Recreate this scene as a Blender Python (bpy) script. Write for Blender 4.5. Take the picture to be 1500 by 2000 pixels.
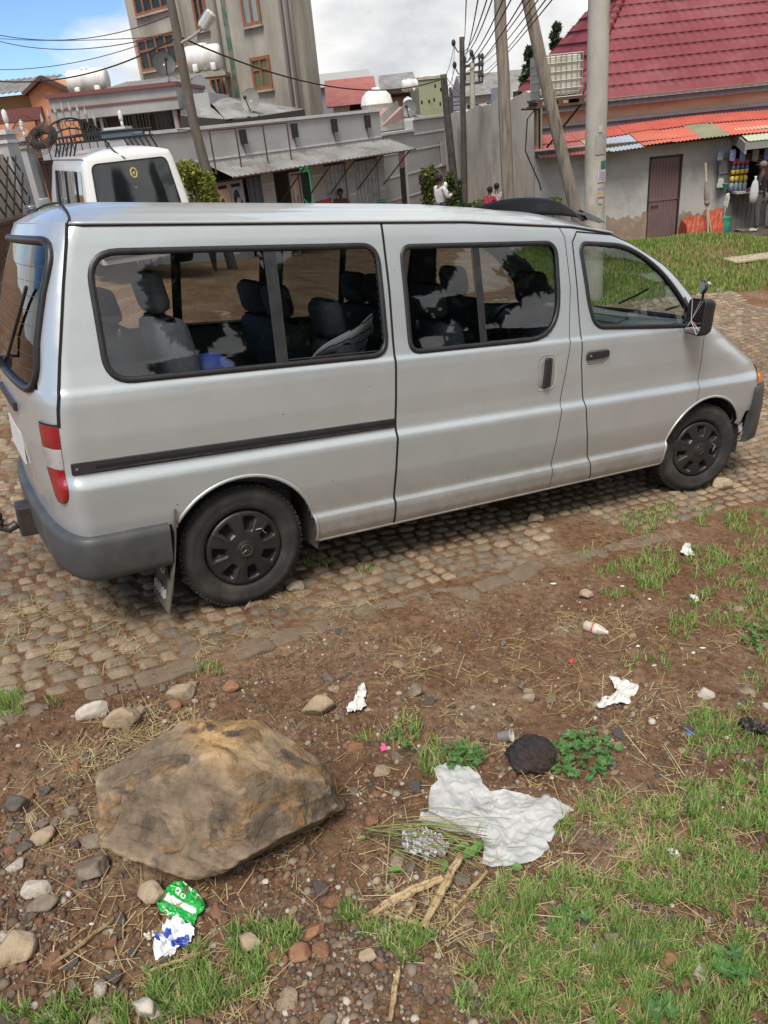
import bpy, bmesh, math, random
import numpy as np
from mathutils import Vector, Matrix
R = math.radians
random.seed(7); rng = np.random.default_rng(11)
scene = bpy.context.scene
for o in list(bpy.data.objects): bpy.data.objects.remove(o)
COL = scene.collection

# ------------------------------------------------------------------ camera
# world from camera (right, down, forward); camera stands at the origin
WC = np.array([[0.99468479, -0.10296684, 0.0],
               [-0.04730533, -0.45698099, 0.88821764],
               [-0.09145697, -0.88349658, -0.45942292]])
FPX = 1500.0
cam_d = bpy.data.cameras.new('camera'); cam = bpy.data.objects.new('camera', cam_d); COL.objects.link(cam)
cam_d.sensor_fit = 'VERTICAL'; cam_d.sensor_height = 36.0; cam_d.lens = 36.0*FPX/2000.0
cam_d.clip_start = 0.05; cam_d.clip_end = 3000
m = Matrix.Identity(4)
for r in range(3):
    m[r][0] = WC[r, 0]; m[r][1] = -WC[r, 1]; m[r][2] = -WC[r, 2]
cam.matrix_world = m
scene.camera = cam
scene.render.resolution_x = 768; scene.render.resolution_y = 1024

# ------------------------------------------------------------------ light
SUN_EL, SUN_AZ = R(60), R(-162)          # azimuth measured from +Y towards +X
sun_d = bpy.data.lights.new('sun', 'SUN'); sun_d.energy = 2.3; sun_d.angle = R(24); sun_d.color = (1.0, 0.94, 0.85)
sun = bpy.data.objects.new('sun', sun_d); COL.objects.link(sun)
sdir = Vector((math.sin(SUN_AZ)*math.cos(SUN_EL), math.cos(SUN_AZ)*math.cos(SUN_EL), math.sin(SUN_EL)))
sun.rotation_euler = sdir.to_track_quat('Z', 'Y').to_euler()
sun.location = sdir*50

world = bpy.data.worlds.new('World'); scene.world = world; world.use_nodes = True
nt = world.node_tree; nt.nodes.clear()
def N(nt, t, **kw):
    n = nt.nodes.new(t)
    for k, v in kw.items():
        if k in n.inputs: n.inputs[k].default_value = v
        else: setattr(n, k, v)
    return n
L = lambda nt, a, b: nt.links.new(a, b)
wo = N(nt, 'ShaderNodeOutputWorld'); bg = N(nt, 'ShaderNodeBackground'); bg.inputs['Strength'].default_value = 0.12
sky = N(nt, 'ShaderNodeTexSky', sky_type='NISHITA', sun_disc=False, sun_elevation=SUN_EL, sun_rotation=SUN_AZ)
sky.altitude = 2300; sky.air_density = 1.0; sky.dust_density = 0.6; sky.ozone_density = 1.2
tc = N(nt, 'ShaderNodeTexCoord')
mp = N(nt, 'ShaderNodeMapping'); mp.inputs['Scale'].default_value = (1.0, 1.0, 2.2); mp.inputs['Location'].default_value = (3.1, 1.9, 0.4)
L(nt, tc.outputs['Generated'], mp.inputs['Vector'])
n1 = N(nt, 'ShaderNodeTexNoise', Scale=2.6, Detail=9.0, Roughness=0.56, Distortion=0.35); L(nt, mp.outputs[0], n1.inputs['Vector'])
n2 = N(nt, 'ShaderNodeTexNoise', Scale=6.5, Detail=6.0, Roughness=0.55); L(nt, mp.outputs[0], n2.inputs['Vector'])
sx_ = N(nt, 'ShaderNodeSeparateXYZ'); L(nt, tc.outputs['Generated'], sx_.inputs[0])
def mth(op, a, b, clampd=False):
    n = N(nt, 'ShaderNodeMath', operation=op); n.use_clamp = clampd
    for i, v in enumerate((a, b)):
        if hasattr(v, 'links'): L(nt, v, n.inputs[i])
        else: n.inputs[i].default_value = v
    return n.outputs[0]
# heaps of cumulus low down and to the right, clearer sky higher on the left
low = mth('MINIMUM', mth('MAXIMUM', mth('MULTIPLY', mth('SUBTRACT', .150, sx_.outputs[2]), 3.2), -.05), .17)
rgt = mth('MINIMUM', mth('MAXIMUM', mth('MULTIPLY', mth('ADD', sx_.outputs[0], .14), .55), -.10), .09)
cov = mth('ADD', mth('ADD', n1.outputs['Fac'], mth('ADD', low, rgt)), mth('MINIMUM', mth('MAXIMUM', mth('MULTIPLY', sx_.outputs[1], -.35), 0.), .14))
cr = N(nt, 'ShaderNodeValToRGB'); L(nt, cov, cr.inputs['Fac'])
skt = N(nt, 'ShaderNodeMixRGB', blend_type='MULTIPLY', Fac=1.0); skt.inputs['Color2'].default_value = (.50, .60, .74, 1); L(nt, sky.outputs[0], skt.inputs['Color1'])
cr.color_ramp.elements[0].position = 0.44; cr.color_ramp.elements[1].position = 0.54
sh = N(nt, 'ShaderNodeValToRGB'); L(nt, n2.outputs['Fac'], sh.inputs['Fac'])
sh.color_ramp.elements[0].position = 0.3; sh.color_ramp.elements[0].color = (2.75, 2.85, 3.05, 1)
sh.color_ramp.elements[1].position = 0.66; sh.color_ramp.elements[1].color = (5.4, 5.35, 5.15, 1)
mx = N(nt, 'ShaderNodeMixRGB'); L(nt, cr.outputs['Color'], mx.inputs['Fac'])
L(nt, skt.outputs[0], mx.inputs['Color1']); L(nt, sh.outputs['Color'], mx.inputs['Color2'])
L(nt, mx.outputs[0], bg.inputs['Color']); L(nt, bg.outputs[0], wo.inputs['Surface'])

scene.view_settings.view_transform = 'Standard'; scene.view_settings.look = 'None'
scene.view_settings.exposure = 0.85; scene.view_settings.gamma = 1.0
scene.view_settings.use_curve_mapping = False
scene.render.engine = 'CYCLES'
scene.cycles.max_bounces = 8; scene.cycles.transparent_max_bounces = 16
scene.cycles.caustics_reflective = False; scene.cycles.caustics_refractive = False

# ------------------------------------------------------------------ helpers
def ray(px, py):
    return WC @ np.array([(px-750)/FPX, (py-1000)/FPX, 1.0])
def atY(px, py, Y):
    v = ray(px, py); return v*(Y/v[1])
def mesh_obj(name, V, F, mats=None, parent=None, smooth=False, midx=None, coll=COL):
    me = bpy.data.meshes.new(name)
    V = np.asarray(V, float)
    if isinstance(F, np.ndarray):
        k = F.shape[1]; nf = len(F)
        me.vertices.add(len(V)); me.vertices.foreach_set('co', V.ravel())
        me.loops.add(nf*k); me.loops.foreach_set('vertex_index', F.astype(np.int32).ravel())
        me.polygons.add(nf); me.polygons.foreach_set('loop_start', np.arange(0, nf*k, k, dtype=np.int32))
        try: me.polygons.foreach_set('loop_total', np.full(nf, k, dtype=np.int32))
        except Exception: pass
        me.update(calc_edges=True); me.validate()
    else:
        me.from_pydata([tuple(v) for v in V], [], [tuple(f) for f in F]); me.update()
    if mats is not None:
        if not isinstance(mats, (list, tuple)): mats = [mats]
        for mm in mats: me.materials.append(mm)
    if midx is not None: me.polygons.foreach_set('material_index', np.asarray(midx, dtype=np.int32))
    if smooth: me.polygons.foreach_set('use_smooth', np.ones(len(me.polygons), dtype=bool))
    me.update()
    o = bpy.data.objects.new(name, me); coll.objects.link(o)
    if parent is not None: o.parent = parent
    return o
def tag(o, label=None, cat=None, group=None, kind=None):
    if label: o['label'] = label
    if cat: o['category'] = cat
    if group: o['group'] = group
    if kind: o['kind'] = kind
    return o
WORLD_ROOTS = []      # things whose parts are modelled in world coordinates
def empty(name, loc=(0, 0, 0), rz=0.0, label=None, cat=None, group=None, mat=None, world=True):
    o = bpy.data.objects.new(name, None); COL.objects.link(o)
    if mat is not None: o.matrix_world = mat
    else: o.location = tuple(float(a) for a in loc); o.rotation_euler = (0, 0, rz)
    o.empty_display_size = 0.1
    if world and mat is None: WORLD_ROOTS.append(o)
    return tag(o, label, cat, group)
def copy_tree(o, parent=None):
    c = o.copy(); COL.objects.link(c)
    if parent is not None: c.parent = parent
    for ch in [x for x in bpy.data.objects if x.parent == o]: copy_tree(ch, c)
    return c
class MB:
    """collects boxes, tubes, lathes ... into one mesh"""
    def __init__(s): s.V = []; s.F = []; s.M = []; s.n = 0; s.mi = 0
    def add(s, V, F):
        b = s.n
        s.V.extend([tuple(map(float, v)) for v in V]); s.n += len(V)
        for f in F: s.F.append(tuple(b+i for i in f)); s.M.append(s.mi)
        return s
    def box(s, c, sz, rz=0.0, M=None, bev=0.0):
        x, y, z = sz[0]/2, sz[1]/2, sz[2]/2
        if bev <= 0:
            V = [(-x,-y,-z),(x,-y,-z),(x,y,-z),(-x,y,-z),(-x,-y,z),(x,-y,z),(x,y,z),(-x,y,z)]
            F = [(0,3,2,1),(4,5,6,7),(0,1,5,4),(1,2,6,5),(2,3,7,6),(3,0,4,7)]
        else:
            V = []; F = []; b = min(bev, x*.9, y*.9, z*.9)
            ring = lambda e, zz: [(-x+e,-y+b*0+e*0+(b-e)*0-0+0*zz,zz) for _ in ()]
            def rr(ins, zz):
                a, c2 = x-ins, y-ins; q = b*0.7
                return [(-a+q,-c2,zz),(a-q,-c2,zz),(a,-c2+q,zz),(a,c2-q,zz),(a-q,c2,zz),(-a+q,c2,zz),(-a,c2-q,zz),(-a,-c2+q,zz)]
            lv = [rr(b*.8,-z), rr(b*.22,-z+b*.3), rr(0,-z+b), rr(0,z-b), rr(b*.22,z-b*.3), rr(b*.8,z)]
            for l in lv: V += l
            for i in range(5):
                for j in range(8):
                    k = (j+1) % 8; F.append((i*8+j, i*8+k, (i+1)*8+k, (i+1)*8+j))
            F.append(tuple(reversed(range(8)))); F.append(tuple(40+j for j in range(8)))
        if M is None:
            ca, sa = math.cos(rz), math.sin(rz)
            V = [(c[0]+ca*a-sa*b_, c[1]+sa*a+ca*b_, c[2]+d) for a, b_, d in V]
        else:
            V = [tuple(M @ Vector(v) + Vector(c)) for v in V]
        return s.add(V, F)
    def beam(s, p0, p1, w, h, up=(0, 0, 1)):
        p0 = Vector(p0); p1 = Vector(p1); d = (p1-p0); L_ = d.length; d.normalize()
        u = Vector(up)
        if abs(d.dot(u)) > .98: u = Vector((1, 0, 0))
        a = d.cross(u).normalized(); b = a.cross(d).normalized()
        M = Matrix((d, a, b)).transposed()
        return s.box(tuple((p0+p1)/2), (L_, w, h), M=M)
    def tube(s, pts, r, n=8, cap=True, flat=1.0, closed=False, up=None):
        P = [Vector(p) for p in pts]; k = len(P)
        rr = r if hasattr(r, '__len__') else [r]*k
        V = []; F = []; pa = None
        for i, p in enumerate(P):
            if closed: d = P[(i+1) % k]-P[i-1]
            else: d = P[min(i+1, k-1)]-P[max(i-1, 0)]
            if d.length < 1e-9: d = Vector((0, 0, 1))
            d.normalize()
            if up is not None:
                u = Vector(up[i]) if hasattr(up[0], '__len__') else Vector(up); a = u-d*u.dot(d); a.normalize()
            elif pa is None:
                u = Vector((0, 0, 1)) if abs(d.z) < .9 else Vector((1, 0, 0)); a = (u-d*u.dot(d)).normalized()
            else:
                a = pa-d*pa.dot(d)
                a = a.normalized() if a.length > 1e-6 else pa
            pa = a; b = d.cross(a)
            for j in range(n):
                t = 2*math.pi*j/n
                V.append(tuple(p + a*(math.cos(t)*rr[i]*flat) + b*(math.sin(t)*rr[i])))
        m_ = k if closed else k-1
        for i in range(m_):
            i2 = (i+1) % k
            for j in range(n):
                j2 = (j+1) % n
                F.append((i*n+j, i*n+j2, i2*n+j2, i2*n+j))
        if cap and not closed:
            F.append(tuple(reversed(range(n)))); F.append(tuple((k-1)*n+j for j in range(n)))
        return s.add(V, F)
    def lathe(s, prof, c=(0, 0, 0), n=24, axis='z', M=None, a0=0.0, a1=2*math.pi):
        V = []; F = []; k = len(prof); full = abs(a1-a0-2*math.pi) < 1e-6
        nn = n if full else n+1
        for i in range(nn):
            t = a0+(a1-a0)*i/n; ct, st = math.cos(t), math.sin(t)
            for r_, h_ in prof:
                if axis == 'z': v = (r_*ct, r_*st, h_)
                elif axis == 'y': v = (r_*ct, h_, r_*st)
                else: v = (h_, r_*ct, r_*st)
                if M is not None: v = tuple(M @ Vector(v))
                V.append((v[0]+c[0], v[1]+c[1], v[2]+c[2]))
        for i in range(n):
            i2 = (i+1) % nn
            for j in range(k-1):
                F.append((i*k+j, i2*k+j, i2*k+j+1, i*k+j+1))
        return s.add(V, F)
    def ball(s, c, r, n=12, m_=8, M=None):
        rx, ry, rz = r if hasattr(r, '__len__') else (r, r, r)
        V = []; F = []
        for i in range(m_+1):
            ph = math.pi*i/m_-math.pi/2
            for j in range(n):
                t = 2*math.pi*j/n
                v = Vector((rx*math.cos(ph)*math.cos(t), ry*math.cos(ph)*math.sin(t), rz*math.sin(ph)))
                if M is not None: v = M @ v
                V.append((v[0]+c[0], v[1]+c[1], v[2]+c[2]))
        for i in range(m_):
            for j in range(n):
                j2 = (j+1) % n
                F.append((i*n+j, i*n+j2, (i+1)*n+j2, (i+1)*n+j))
        return s.add(V, F)
    def quad(s, a, b, c, d): return s.add([a, b, c, d], [(0, 1, 2, 3)])
    def prism(s, poly, z0, z1, fn):
        """poly: 2D outline; fn(u, v, h) -> point"""
        n = len(poly)
        V = [fn(u, v, z0) for u, v in poly]+[fn(u, v, z1) for u, v in poly]
        F = [tuple(reversed(range(n))), tuple(range(n, 2*n))]
        for i in range(n):
            j = (i+1) % n; F.append((i, j, n+j, n+i))
        return s.add(V, F)
    def grid(s, P, close_u=False):
        """P[i][j] points"""
        a = len(P); b = len(P[0]); V = [p for r_ in P for p in r_]; F = []
        for i in range(a-1 if not close_u else a):
            i2 = (i+1) % a
            for j in range(b-1): F.append((i*b+j, i2*b+j, i2*b+j+1, i*b+j+1))
        return s.add(V, F)
    def xf(s, fn):
        s.V = [tuple(map(float, fn(v))) for v in s.V]; return s
    def build(s, name, mats, parent=None, smooth=False, **kw):
        return mesh_obj(name, s.V, s.F, mats, parent, smooth, midx=s.M if isinstance(mats, (list, tuple)) else None, **kw)

# ------------------------------------------------------------------ materials
MATS = {}
def mat(name, col, rough=0.6, metal=0.0, col2=None, nscale=6.0, nmix=0.5, bump=0.0, bscale=40.0, coat=0.0, spec=0.5,
        detail=5.0, ramp=(0.35, 0.65), stretch=(1, 1, 1), dirt=None, dscale=2.0, dramp=(0.5, 0.7), rvar=0.0, sss=0, emis=None, estr=0, trans=0.0, bdist=0.01, bstretch=None):
    if name in MATS: return MATS[name]
    M_ = bpy.data.materials.new(name); M_.use_nodes = True; nt = M_.node_tree
    b = nt.nodes['Principled BSDF']
    b.inputs['Roughness'].default_value = rough; b.inputs['Metallic'].default_value = metal
    b.inputs['Specular IOR Level'].default_value = spec
    b.inputs['Base Color'].default_value = (*col, 1)
    if coat: b.inputs['Coat Weight'].default_value = coat; b.inputs['Coat Roughness'].default_value = 0.06
    if trans: b.inputs['Transmission Weight'].default_value = trans
    if emis: b.inputs['Emission Color'].default_value = (*emis, 1); b.inputs['Emission Strength'].default_value = estr
    tc = N(nt, 'ShaderNodeTexCoord'); mp = N(nt, 'ShaderNodeMapping'); mp.inputs['Scale'].default_value = stretch
    L(nt, tc.outputs['Object'], mp.inputs['Vector'])
    last = None
    if col2 is not None:
        n = N(nt, 'ShaderNodeTexNoise', Scale=nscale, Detail=detail, Roughness=0.6); L(nt, mp.outputs[0], n.inputs['Vector'])
        r_ = N(nt, 'ShaderNodeValToRGB'); r_.color_ramp.elements[0].position = ramp[0]; r_.color_ramp.elements[1].position = ramp[1]
        r_.color_ramp.elements[0].color = (*col, 1); r_.color_ramp.elements[1].color = (*col2, 1)
        L(nt, n.outputs['Fac'], r_.inputs['Fac']); last = r_.outputs['Color']
    if dirt is not None:
        n = N(nt, 'ShaderNodeTexNoise', Scale=dscale, Detail=8.0, Roughness=0.65); L(nt, mp.outputs[0], n.inputs['Vector'])
        r_ = N(nt, 'ShaderNodeValToRGB'); r_.color_ramp.elements[0].position = dramp[0]; r_.color_ramp.elements[1].position = dramp[1]
        L(nt, n.outputs['Fac'], r_.inputs['Fac'])
        mm = N(nt, 'ShaderNodeMixRGB'); L(nt, r_.outputs['Color'], mm.inputs['Fac'])
        if last is None: mm.inputs['Color1'].default_value = (*col, 1)
        else: L(nt, last, mm.inputs['Color1'])
        mm.inputs['Color2'].default_value = (*dirt, 1); last = mm.outputs[0]
    if last is not None: L(nt, last, b.inputs['Base Color'])
    if rvar:
        n = N(nt, 'ShaderNodeTexNoise', Scale=nscale*1.7, Detail=6.0); L(nt, mp.outputs[0], n.inputs['Vector'])
        r2 = N(nt, 'ShaderNodeMapRange'); r2.inputs['To Min'].default_value = max(0, rough-rvar); r2.inputs['To Max'].default_value = min(1, rough+rvar)
        L(nt, n.outputs['Fac'], r2.inputs['Value']); L(nt, r2.outputs[0], b.inputs['Roughness'])
    if bump:
        n = N(nt, 'ShaderNodeTexNoise', Scale=bscale, Detail=6.0, Roughness=0.6)
        if bstretch is not None:
            mp2 = N(nt, 'ShaderNodeMapping'); mp2.inputs['Scale'].default_value = bstretch; L(nt, tc.outputs['Object'], mp2.inputs['Vector']); L(nt, mp2.outputs[0], n.inputs['Vector'])
        else: L(nt, mp.outputs[0], n.inputs['Vector'])
        bp = N(nt, 'ShaderNodeBump', Strength=bump, Distance=bdist); L(nt, n.outputs['Fac'], bp.inputs['Height']); L(nt, bp.outputs[0], b.inputs['Normal'])
    MATS[name] = M_; return M_
def glass(name, tint=(0.75, 0.82, 0.8), rough=0.02, refl=1.0):
    if name in MATS: return MATS[name]
    M_ = bpy.data.materials.new(name); M_.use_nodes = True; nt = M_.node_tree; nt.nodes.clear()
    o = N(nt, 'ShaderNodeOutputMaterial'); t = N(nt, 'ShaderNodeBsdfTransparent', Color=(*tint, 1)); g = N(nt, 'ShaderNodeBsdfGlossy', Roughness=rough)
    g.inputs['Color'].default_value = (refl, refl, refl, 1)
    lw = N(nt, 'ShaderNodeLayerWeight', Blend=.5); pw = N(nt, 'ShaderNodeMath', operation='POWER'); pw.inputs[1].default_value = 5.; L(nt, lw.outputs['Facing'], pw.inputs[0])
    fr = N(nt, 'ShaderNodeMath', operation='MULTIPLY_ADD'); fr.inputs[1].default_value = .95; fr.inputs[2].default_value = .048; L(nt, pw.outputs[0], fr.inputs[0]); mx = N(nt, 'ShaderNodeMixShader')
    # both faces of the pane reflect
    ma = N(nt, 'ShaderNodeMath', operation='MULTIPLY'); ma.inputs[1].default_value = 1.7; ma.use_clamp = True
    L(nt, fr.outputs[0], ma.inputs[0]); L(nt, ma.outputs[0], mx.inputs['Fac']); L(nt, t.outputs[0], mx.inputs[1]); L(nt, g.outputs[0], mx.inputs[2]); L(nt, mx.outputs[0], o.inputs['Surface'])
    MATS[name] = M_; return M_
def vcol_mat(name, rough=0.8, attr='col', bump=0.0, bscale=60, spec=0.3, trans=0.0, nm=0.0, ns=30, bdist=0.01):
    """material whose colour is a per-face attribute, with procedural mottling on top"""
    if name in MATS: return MATS[name]
    M_ = bpy.data.materials.new(name); M_.use_nodes = True; nt = M_.node_tree; b = nt.nodes['Principled BSDF']
    b.inputs['Roughness'].default_value = rough; b.inputs['Specular IOR Level'].default_value = spec
    a = N(nt, 'ShaderNodeAttribute', attribute_name=attr); last = a.outputs['Color']
    tc = N(nt, 'ShaderNodeTexCoord')
    if nm:
        n = N(nt, 'ShaderNodeTexNoise', Scale=ns, Detail=6.0, Roughness=.65); L(nt, tc.outputs['Object'], n.inputs['Vector'])
        r2 = N(nt, 'ShaderNodeMapRange'); r2.inputs['From Min'].default_value = .25; r2.inputs['From Max'].default_value = .75; r2.inputs['To Min'].default_value = 1-nm; r2.inputs['To Max'].default_value = 1+nm
        L(nt, n.outputs['Fac'], r2.inputs['Value'])
        mm = N(nt, 'ShaderNodeMixRGB', blend_type='MULTIPLY', Fac=1.0); L(nt, last, mm.inputs['Color1']); L(nt, r2.outputs[0], mm.inputs['Color2']); last = mm.outputs[0]
    L(nt, last, b.inputs['Base Color'])
    if bump:
        n = N(nt, 'ShaderNodeTexNoise', Scale=bscale, Detail=7.0, Roughness=.65); L(nt, tc.outputs['Object'], n.inputs['Vector'])
        bp = N(nt, 'ShaderNodeBump', Strength=bump, Distance=bdist); L(nt, n.outputs['Fac'], bp.inputs['Height']); L(nt, bp.outputs[0], b.inputs['Normal'])
    if trans:
        o = nt.nodes['Material Output']; t = N(nt, 'ShaderNodeBsdfTranslucent'); L(nt, last, t.inputs['Color'])
        mx = N(nt, 'ShaderNodeMixShader', Fac=trans); L(nt, b.outputs[0], mx.inputs[1]); L(nt, t.outputs[0], mx.inputs[2]); L(nt, mx.outputs[0], o.inputs['Surface'])
    MATS[name] = M_; return M_
def set_col(o, C):
    """per-face colour attribute"""
    me = o.data; at = me.attributes.new('col', 'FLOAT_COLOR', 'FACE')
    C = np.asarray(C, float); at.data.foreach_set('color', np.concatenate([C, np.ones((len(C), 1))], 1).ravel())

# ------------------------------------------------------------------ noise for shapes (numpy)
def vnoise(x, y, seed=0):
    xi = np.floor(x).astype(np.int64); yi = np.floor(y).astype(np.int64); xf = x-xi; yf = y-yi
    u = xf*xf*(3-2*xf); v = yf*yf*(3-2*yf)
    def hsh(a, b):
        n = (a*374761393+b*668265263+seed*974634777) & 0x7fffffff
        n = ((n ^ (n >> 13))*1274126177) & 0x7fffffff
        return ((n ^ (n >> 16)) & 0xffff)/65535.0
    return (hsh(xi, yi)*(1-u)+hsh(xi+1, yi)*u)*(1-v)+(hsh(xi, yi+1)*(1-u)+hsh(xi+1, yi+1)*u)*v
def fbm(x, y, oct=4, seed=0, gain=.5):
    s = 0; a = 1; t = 0
    for i in range(oct):
        s = s+a*vnoise(x*2**i+i*17.3, y*2**i-i*9.1, seed+i); t += a; a *= gain
    return s/t
# ------------------------------------------------------------------ terrain
VO = np.array([-0.722, 3.316, -2.204])                       # the van's rear wheel contact, in world
VM = np.array([[0.8755, -0.4751, 0.0886], [0.4647, 0.8779, 0.1154], [-0.1326, -0.0598, 0.9894]])   # world from van
VMi = VM.T
nv = VM[:, 2]
def plane_z(x, y): return VO[2]-(nv[0]*(x-VO[0])+nv[1]*(y-VO[1]))/nv[2]
RX = VM[:2, 0]/np.linalg.norm(VM[:2, 0]); RY = np.array([-RX[1], RX[0]])     # road directions on the map
def road_xy(a, b): return VO[0]+RX[0]*a+RY[0]*b, VO[1]+RX[1]*a+RY[1]*b
def to_road(x, y):
    dx = x-VO[0]; dy = y-VO[1]; return dx*RX[0]+dy*RX[1], dx*RY[0]+dy*RY[1]
ctrl = []
for a in (-4, -2, 0, 2, 4, 6):
    for b in (-3.8, -1.5, 0.5, 2.2):
        X, Y = road_xy(a, b)
        if Y < 8.2: ctrl.append((X, Y, plane_z(X, Y)))
ctrl += [(4.6, 9.0, -3.12), (6.2, 13.2, -3.25), (2.5, 12.0, -3.1), (9.2, 16.0, -3.45), (12, 12, -3.9), (7.6, 5.5, -3.3), (9, 2, -3.2), (9, -4, -2.9),
         (9.0, 22.6, -3.85), (11.2, 22.0, -3.9), (5.0, 22.6, -3.75), (3.0, 25.0, -3.55), (0.6, 24.0, -3.35), (1.0, 18.0, -3.15),
         (-3.8, 19.0, -2.75), (-3.4, 14.2, -2.22), (-3.6, 10.5, -2.35), (-5.2, 12.5, -2.15), (-8.2, 18.5, -2.25), (-9.6, 22.5, -2.3), (-12, 27, -2.4), (-7, 9, -2.0),
         (15, 21, -4.0), (0, 45, -4.0), (30, 60, -5), (-30, 60, -3), (-25, 10, -1.8), (30, 10, -4.6), (0, -25, 0.5), (-12, -5, -1.3), (80, 200, -5), (-80, 200, -4)]
ctrl = np.array(ctrl)
def _U(r2): return np.where(r2 > 0, r2*np.log(r2+1e-12), 0)
_n = len(ctrl); _K = _U(((ctrl[:, None, :2]-ctrl[None, :, :2])**2).sum(-1)); _P = np.c_[np.ones(_n), ctrl[:, :2]]
_A = np.zeros((_n+3, _n+3)); _A[:_n, :_n] = _K+np.eye(_n)*0.02; _A[:_n, _n:] = _P; _A[_n:, :_n] = _P.T
_w = np.linalg.solve(_A, np.r_[ctrl[:, 2], 0, 0, 0])
def h0(x, y):
    x = np.asarray(x, float); y = np.asarray(y, float); s = np.shape(x)
    q = np.stack([x.ravel(), y.ravel()], 1); out = np.zeros(len(q))
    for i in range(0, len(q), 40000):
        c = q[i:i+40000]; d2 = ((c[:, None, :]-ctrl[None, :, :2])**2).sum(-1)
        out[i:i+40000] = _U(d2) @ _w[:_n]+_w[_n]+c @ _w[_n+1:]
    z = out.reshape(s)
    # keep the plane exact round the van
    a, b = to_road(x, y); f = np.clip((4.2-np.maximum(np.abs(a-1.5)-4.0, np.maximum(b-2.4, -b-3.5)))/3.0-0.4, 0, 1); f = f*f*(3-2*f)
    z = z*(1-f)+plane_z(x, y)*f
    r = np.hypot(x, y); g = np.clip((r-45)/40, 0, 1); z = z*(1-g)+(-4.2)*g
    # grass mound by the red roofed house
    z = z+0.40*np.exp(-(((x-7.6)/1.9)**2+((y-17.6)/1.6)**2))+0.18*np.exp(-(((x-9.9)/1.4)**2+((y-15.6)/1.0)**2))
    return z
def kerb_b(a): return -0.30+0.04*np.sin(a*1.3)-0.035*a*(a < 1.5)*0.8-0.05*(a > 1)
def h(x, y):
    x = np.asarray(x, float); y = np.asarray(y, float)
    a, b = to_road(x, y)
    z = h0(x, y)
    near = np.clip((7-np.hypot(x, y))/3, 0, 1)
    dirt = np.clip((kerb_b(a)-b)/0.15, 0, 1)
    z = z+near*dirt*((fbm(x*1.6, y*1.6, 3, 5)-.5)*0.10+(fbm(x*9, y*9, 4, 9)-.5)*0.035-0.015)
    return z
def hs(x, y): return float(h(np.array([x]), np.array([y]))[0])
def gp(px, py, off=0.0):
    """where the sight line through a pixel meets the ground"""
    v = ray(px, py); lo = 0.8; t = np.concatenate([np.arange(.8, 8, .02), np.arange(8, 80, .1)])/v[1]
    P = v[None, :]*t[:, None]; d = P[:, 2]-h(P[:, 0], P[:, 1])-off
    i = np.argmax(d < 0)
    if d[i] >= 0: return v*t[-1]
    t0, t1 = t[max(i-1, 0)], t[i]
    for _ in range(14):
        tm = (t0+t1)/2; p = v*tm
        if p[2]-hs(p[0], p[1])-off < 0: t1 = tm
        else: t0 = tm
    return v*t1

def axis(parts):
    out = [parts[0][0]]
    for a, b, s in parts:
        n = max(1, int(round((b-a)/s))); out += list(np.linspace(a, b, n+1)[1:])
    return np.array(out)
gx = axis([(-900, -120, 130), (-120, -30, 10), (-30, -8, 1.5), (-8, -2.4, .2), (-2.4, 2.6, .014), (2.6, 5, .08), (5, 13, .25), (13, 30, 1.5), (30, 120, 10), (120, 900, 130)])
gy = axis([(-300, -30, 60), (-30, -2, 4), (-2, .7, .3), (.7, 3.6, .014), (3.6, 6.5, .04), (6.5, 12, .15), (12, 26, .3), (26, 60, 3), (60, 200, 20), (200, 1500, 200)])
GX, GY = np.meshgrid(gx, gy)
GZ = h(GX, GY)
ga, gb = to_road(GX, GY)
on_road = (gb > kerb_b(ga)) & (gb < 7.6) & (np.abs(ga) < 16)
GZ = GZ-on_road*0.0055+on_road*(fbm(GX*6, GY*6, 4, 15)-.5)*.026
nx, ny = len(gx), len(gy)
idx = np.arange(nx*ny).reshape(ny, nx)
Fg = np.stack([idx[:-1, :-1], idx[:-1, 1:], idx[1:, 1:], idx[1:, :-1]], -1).reshape(-1, 4)

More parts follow.
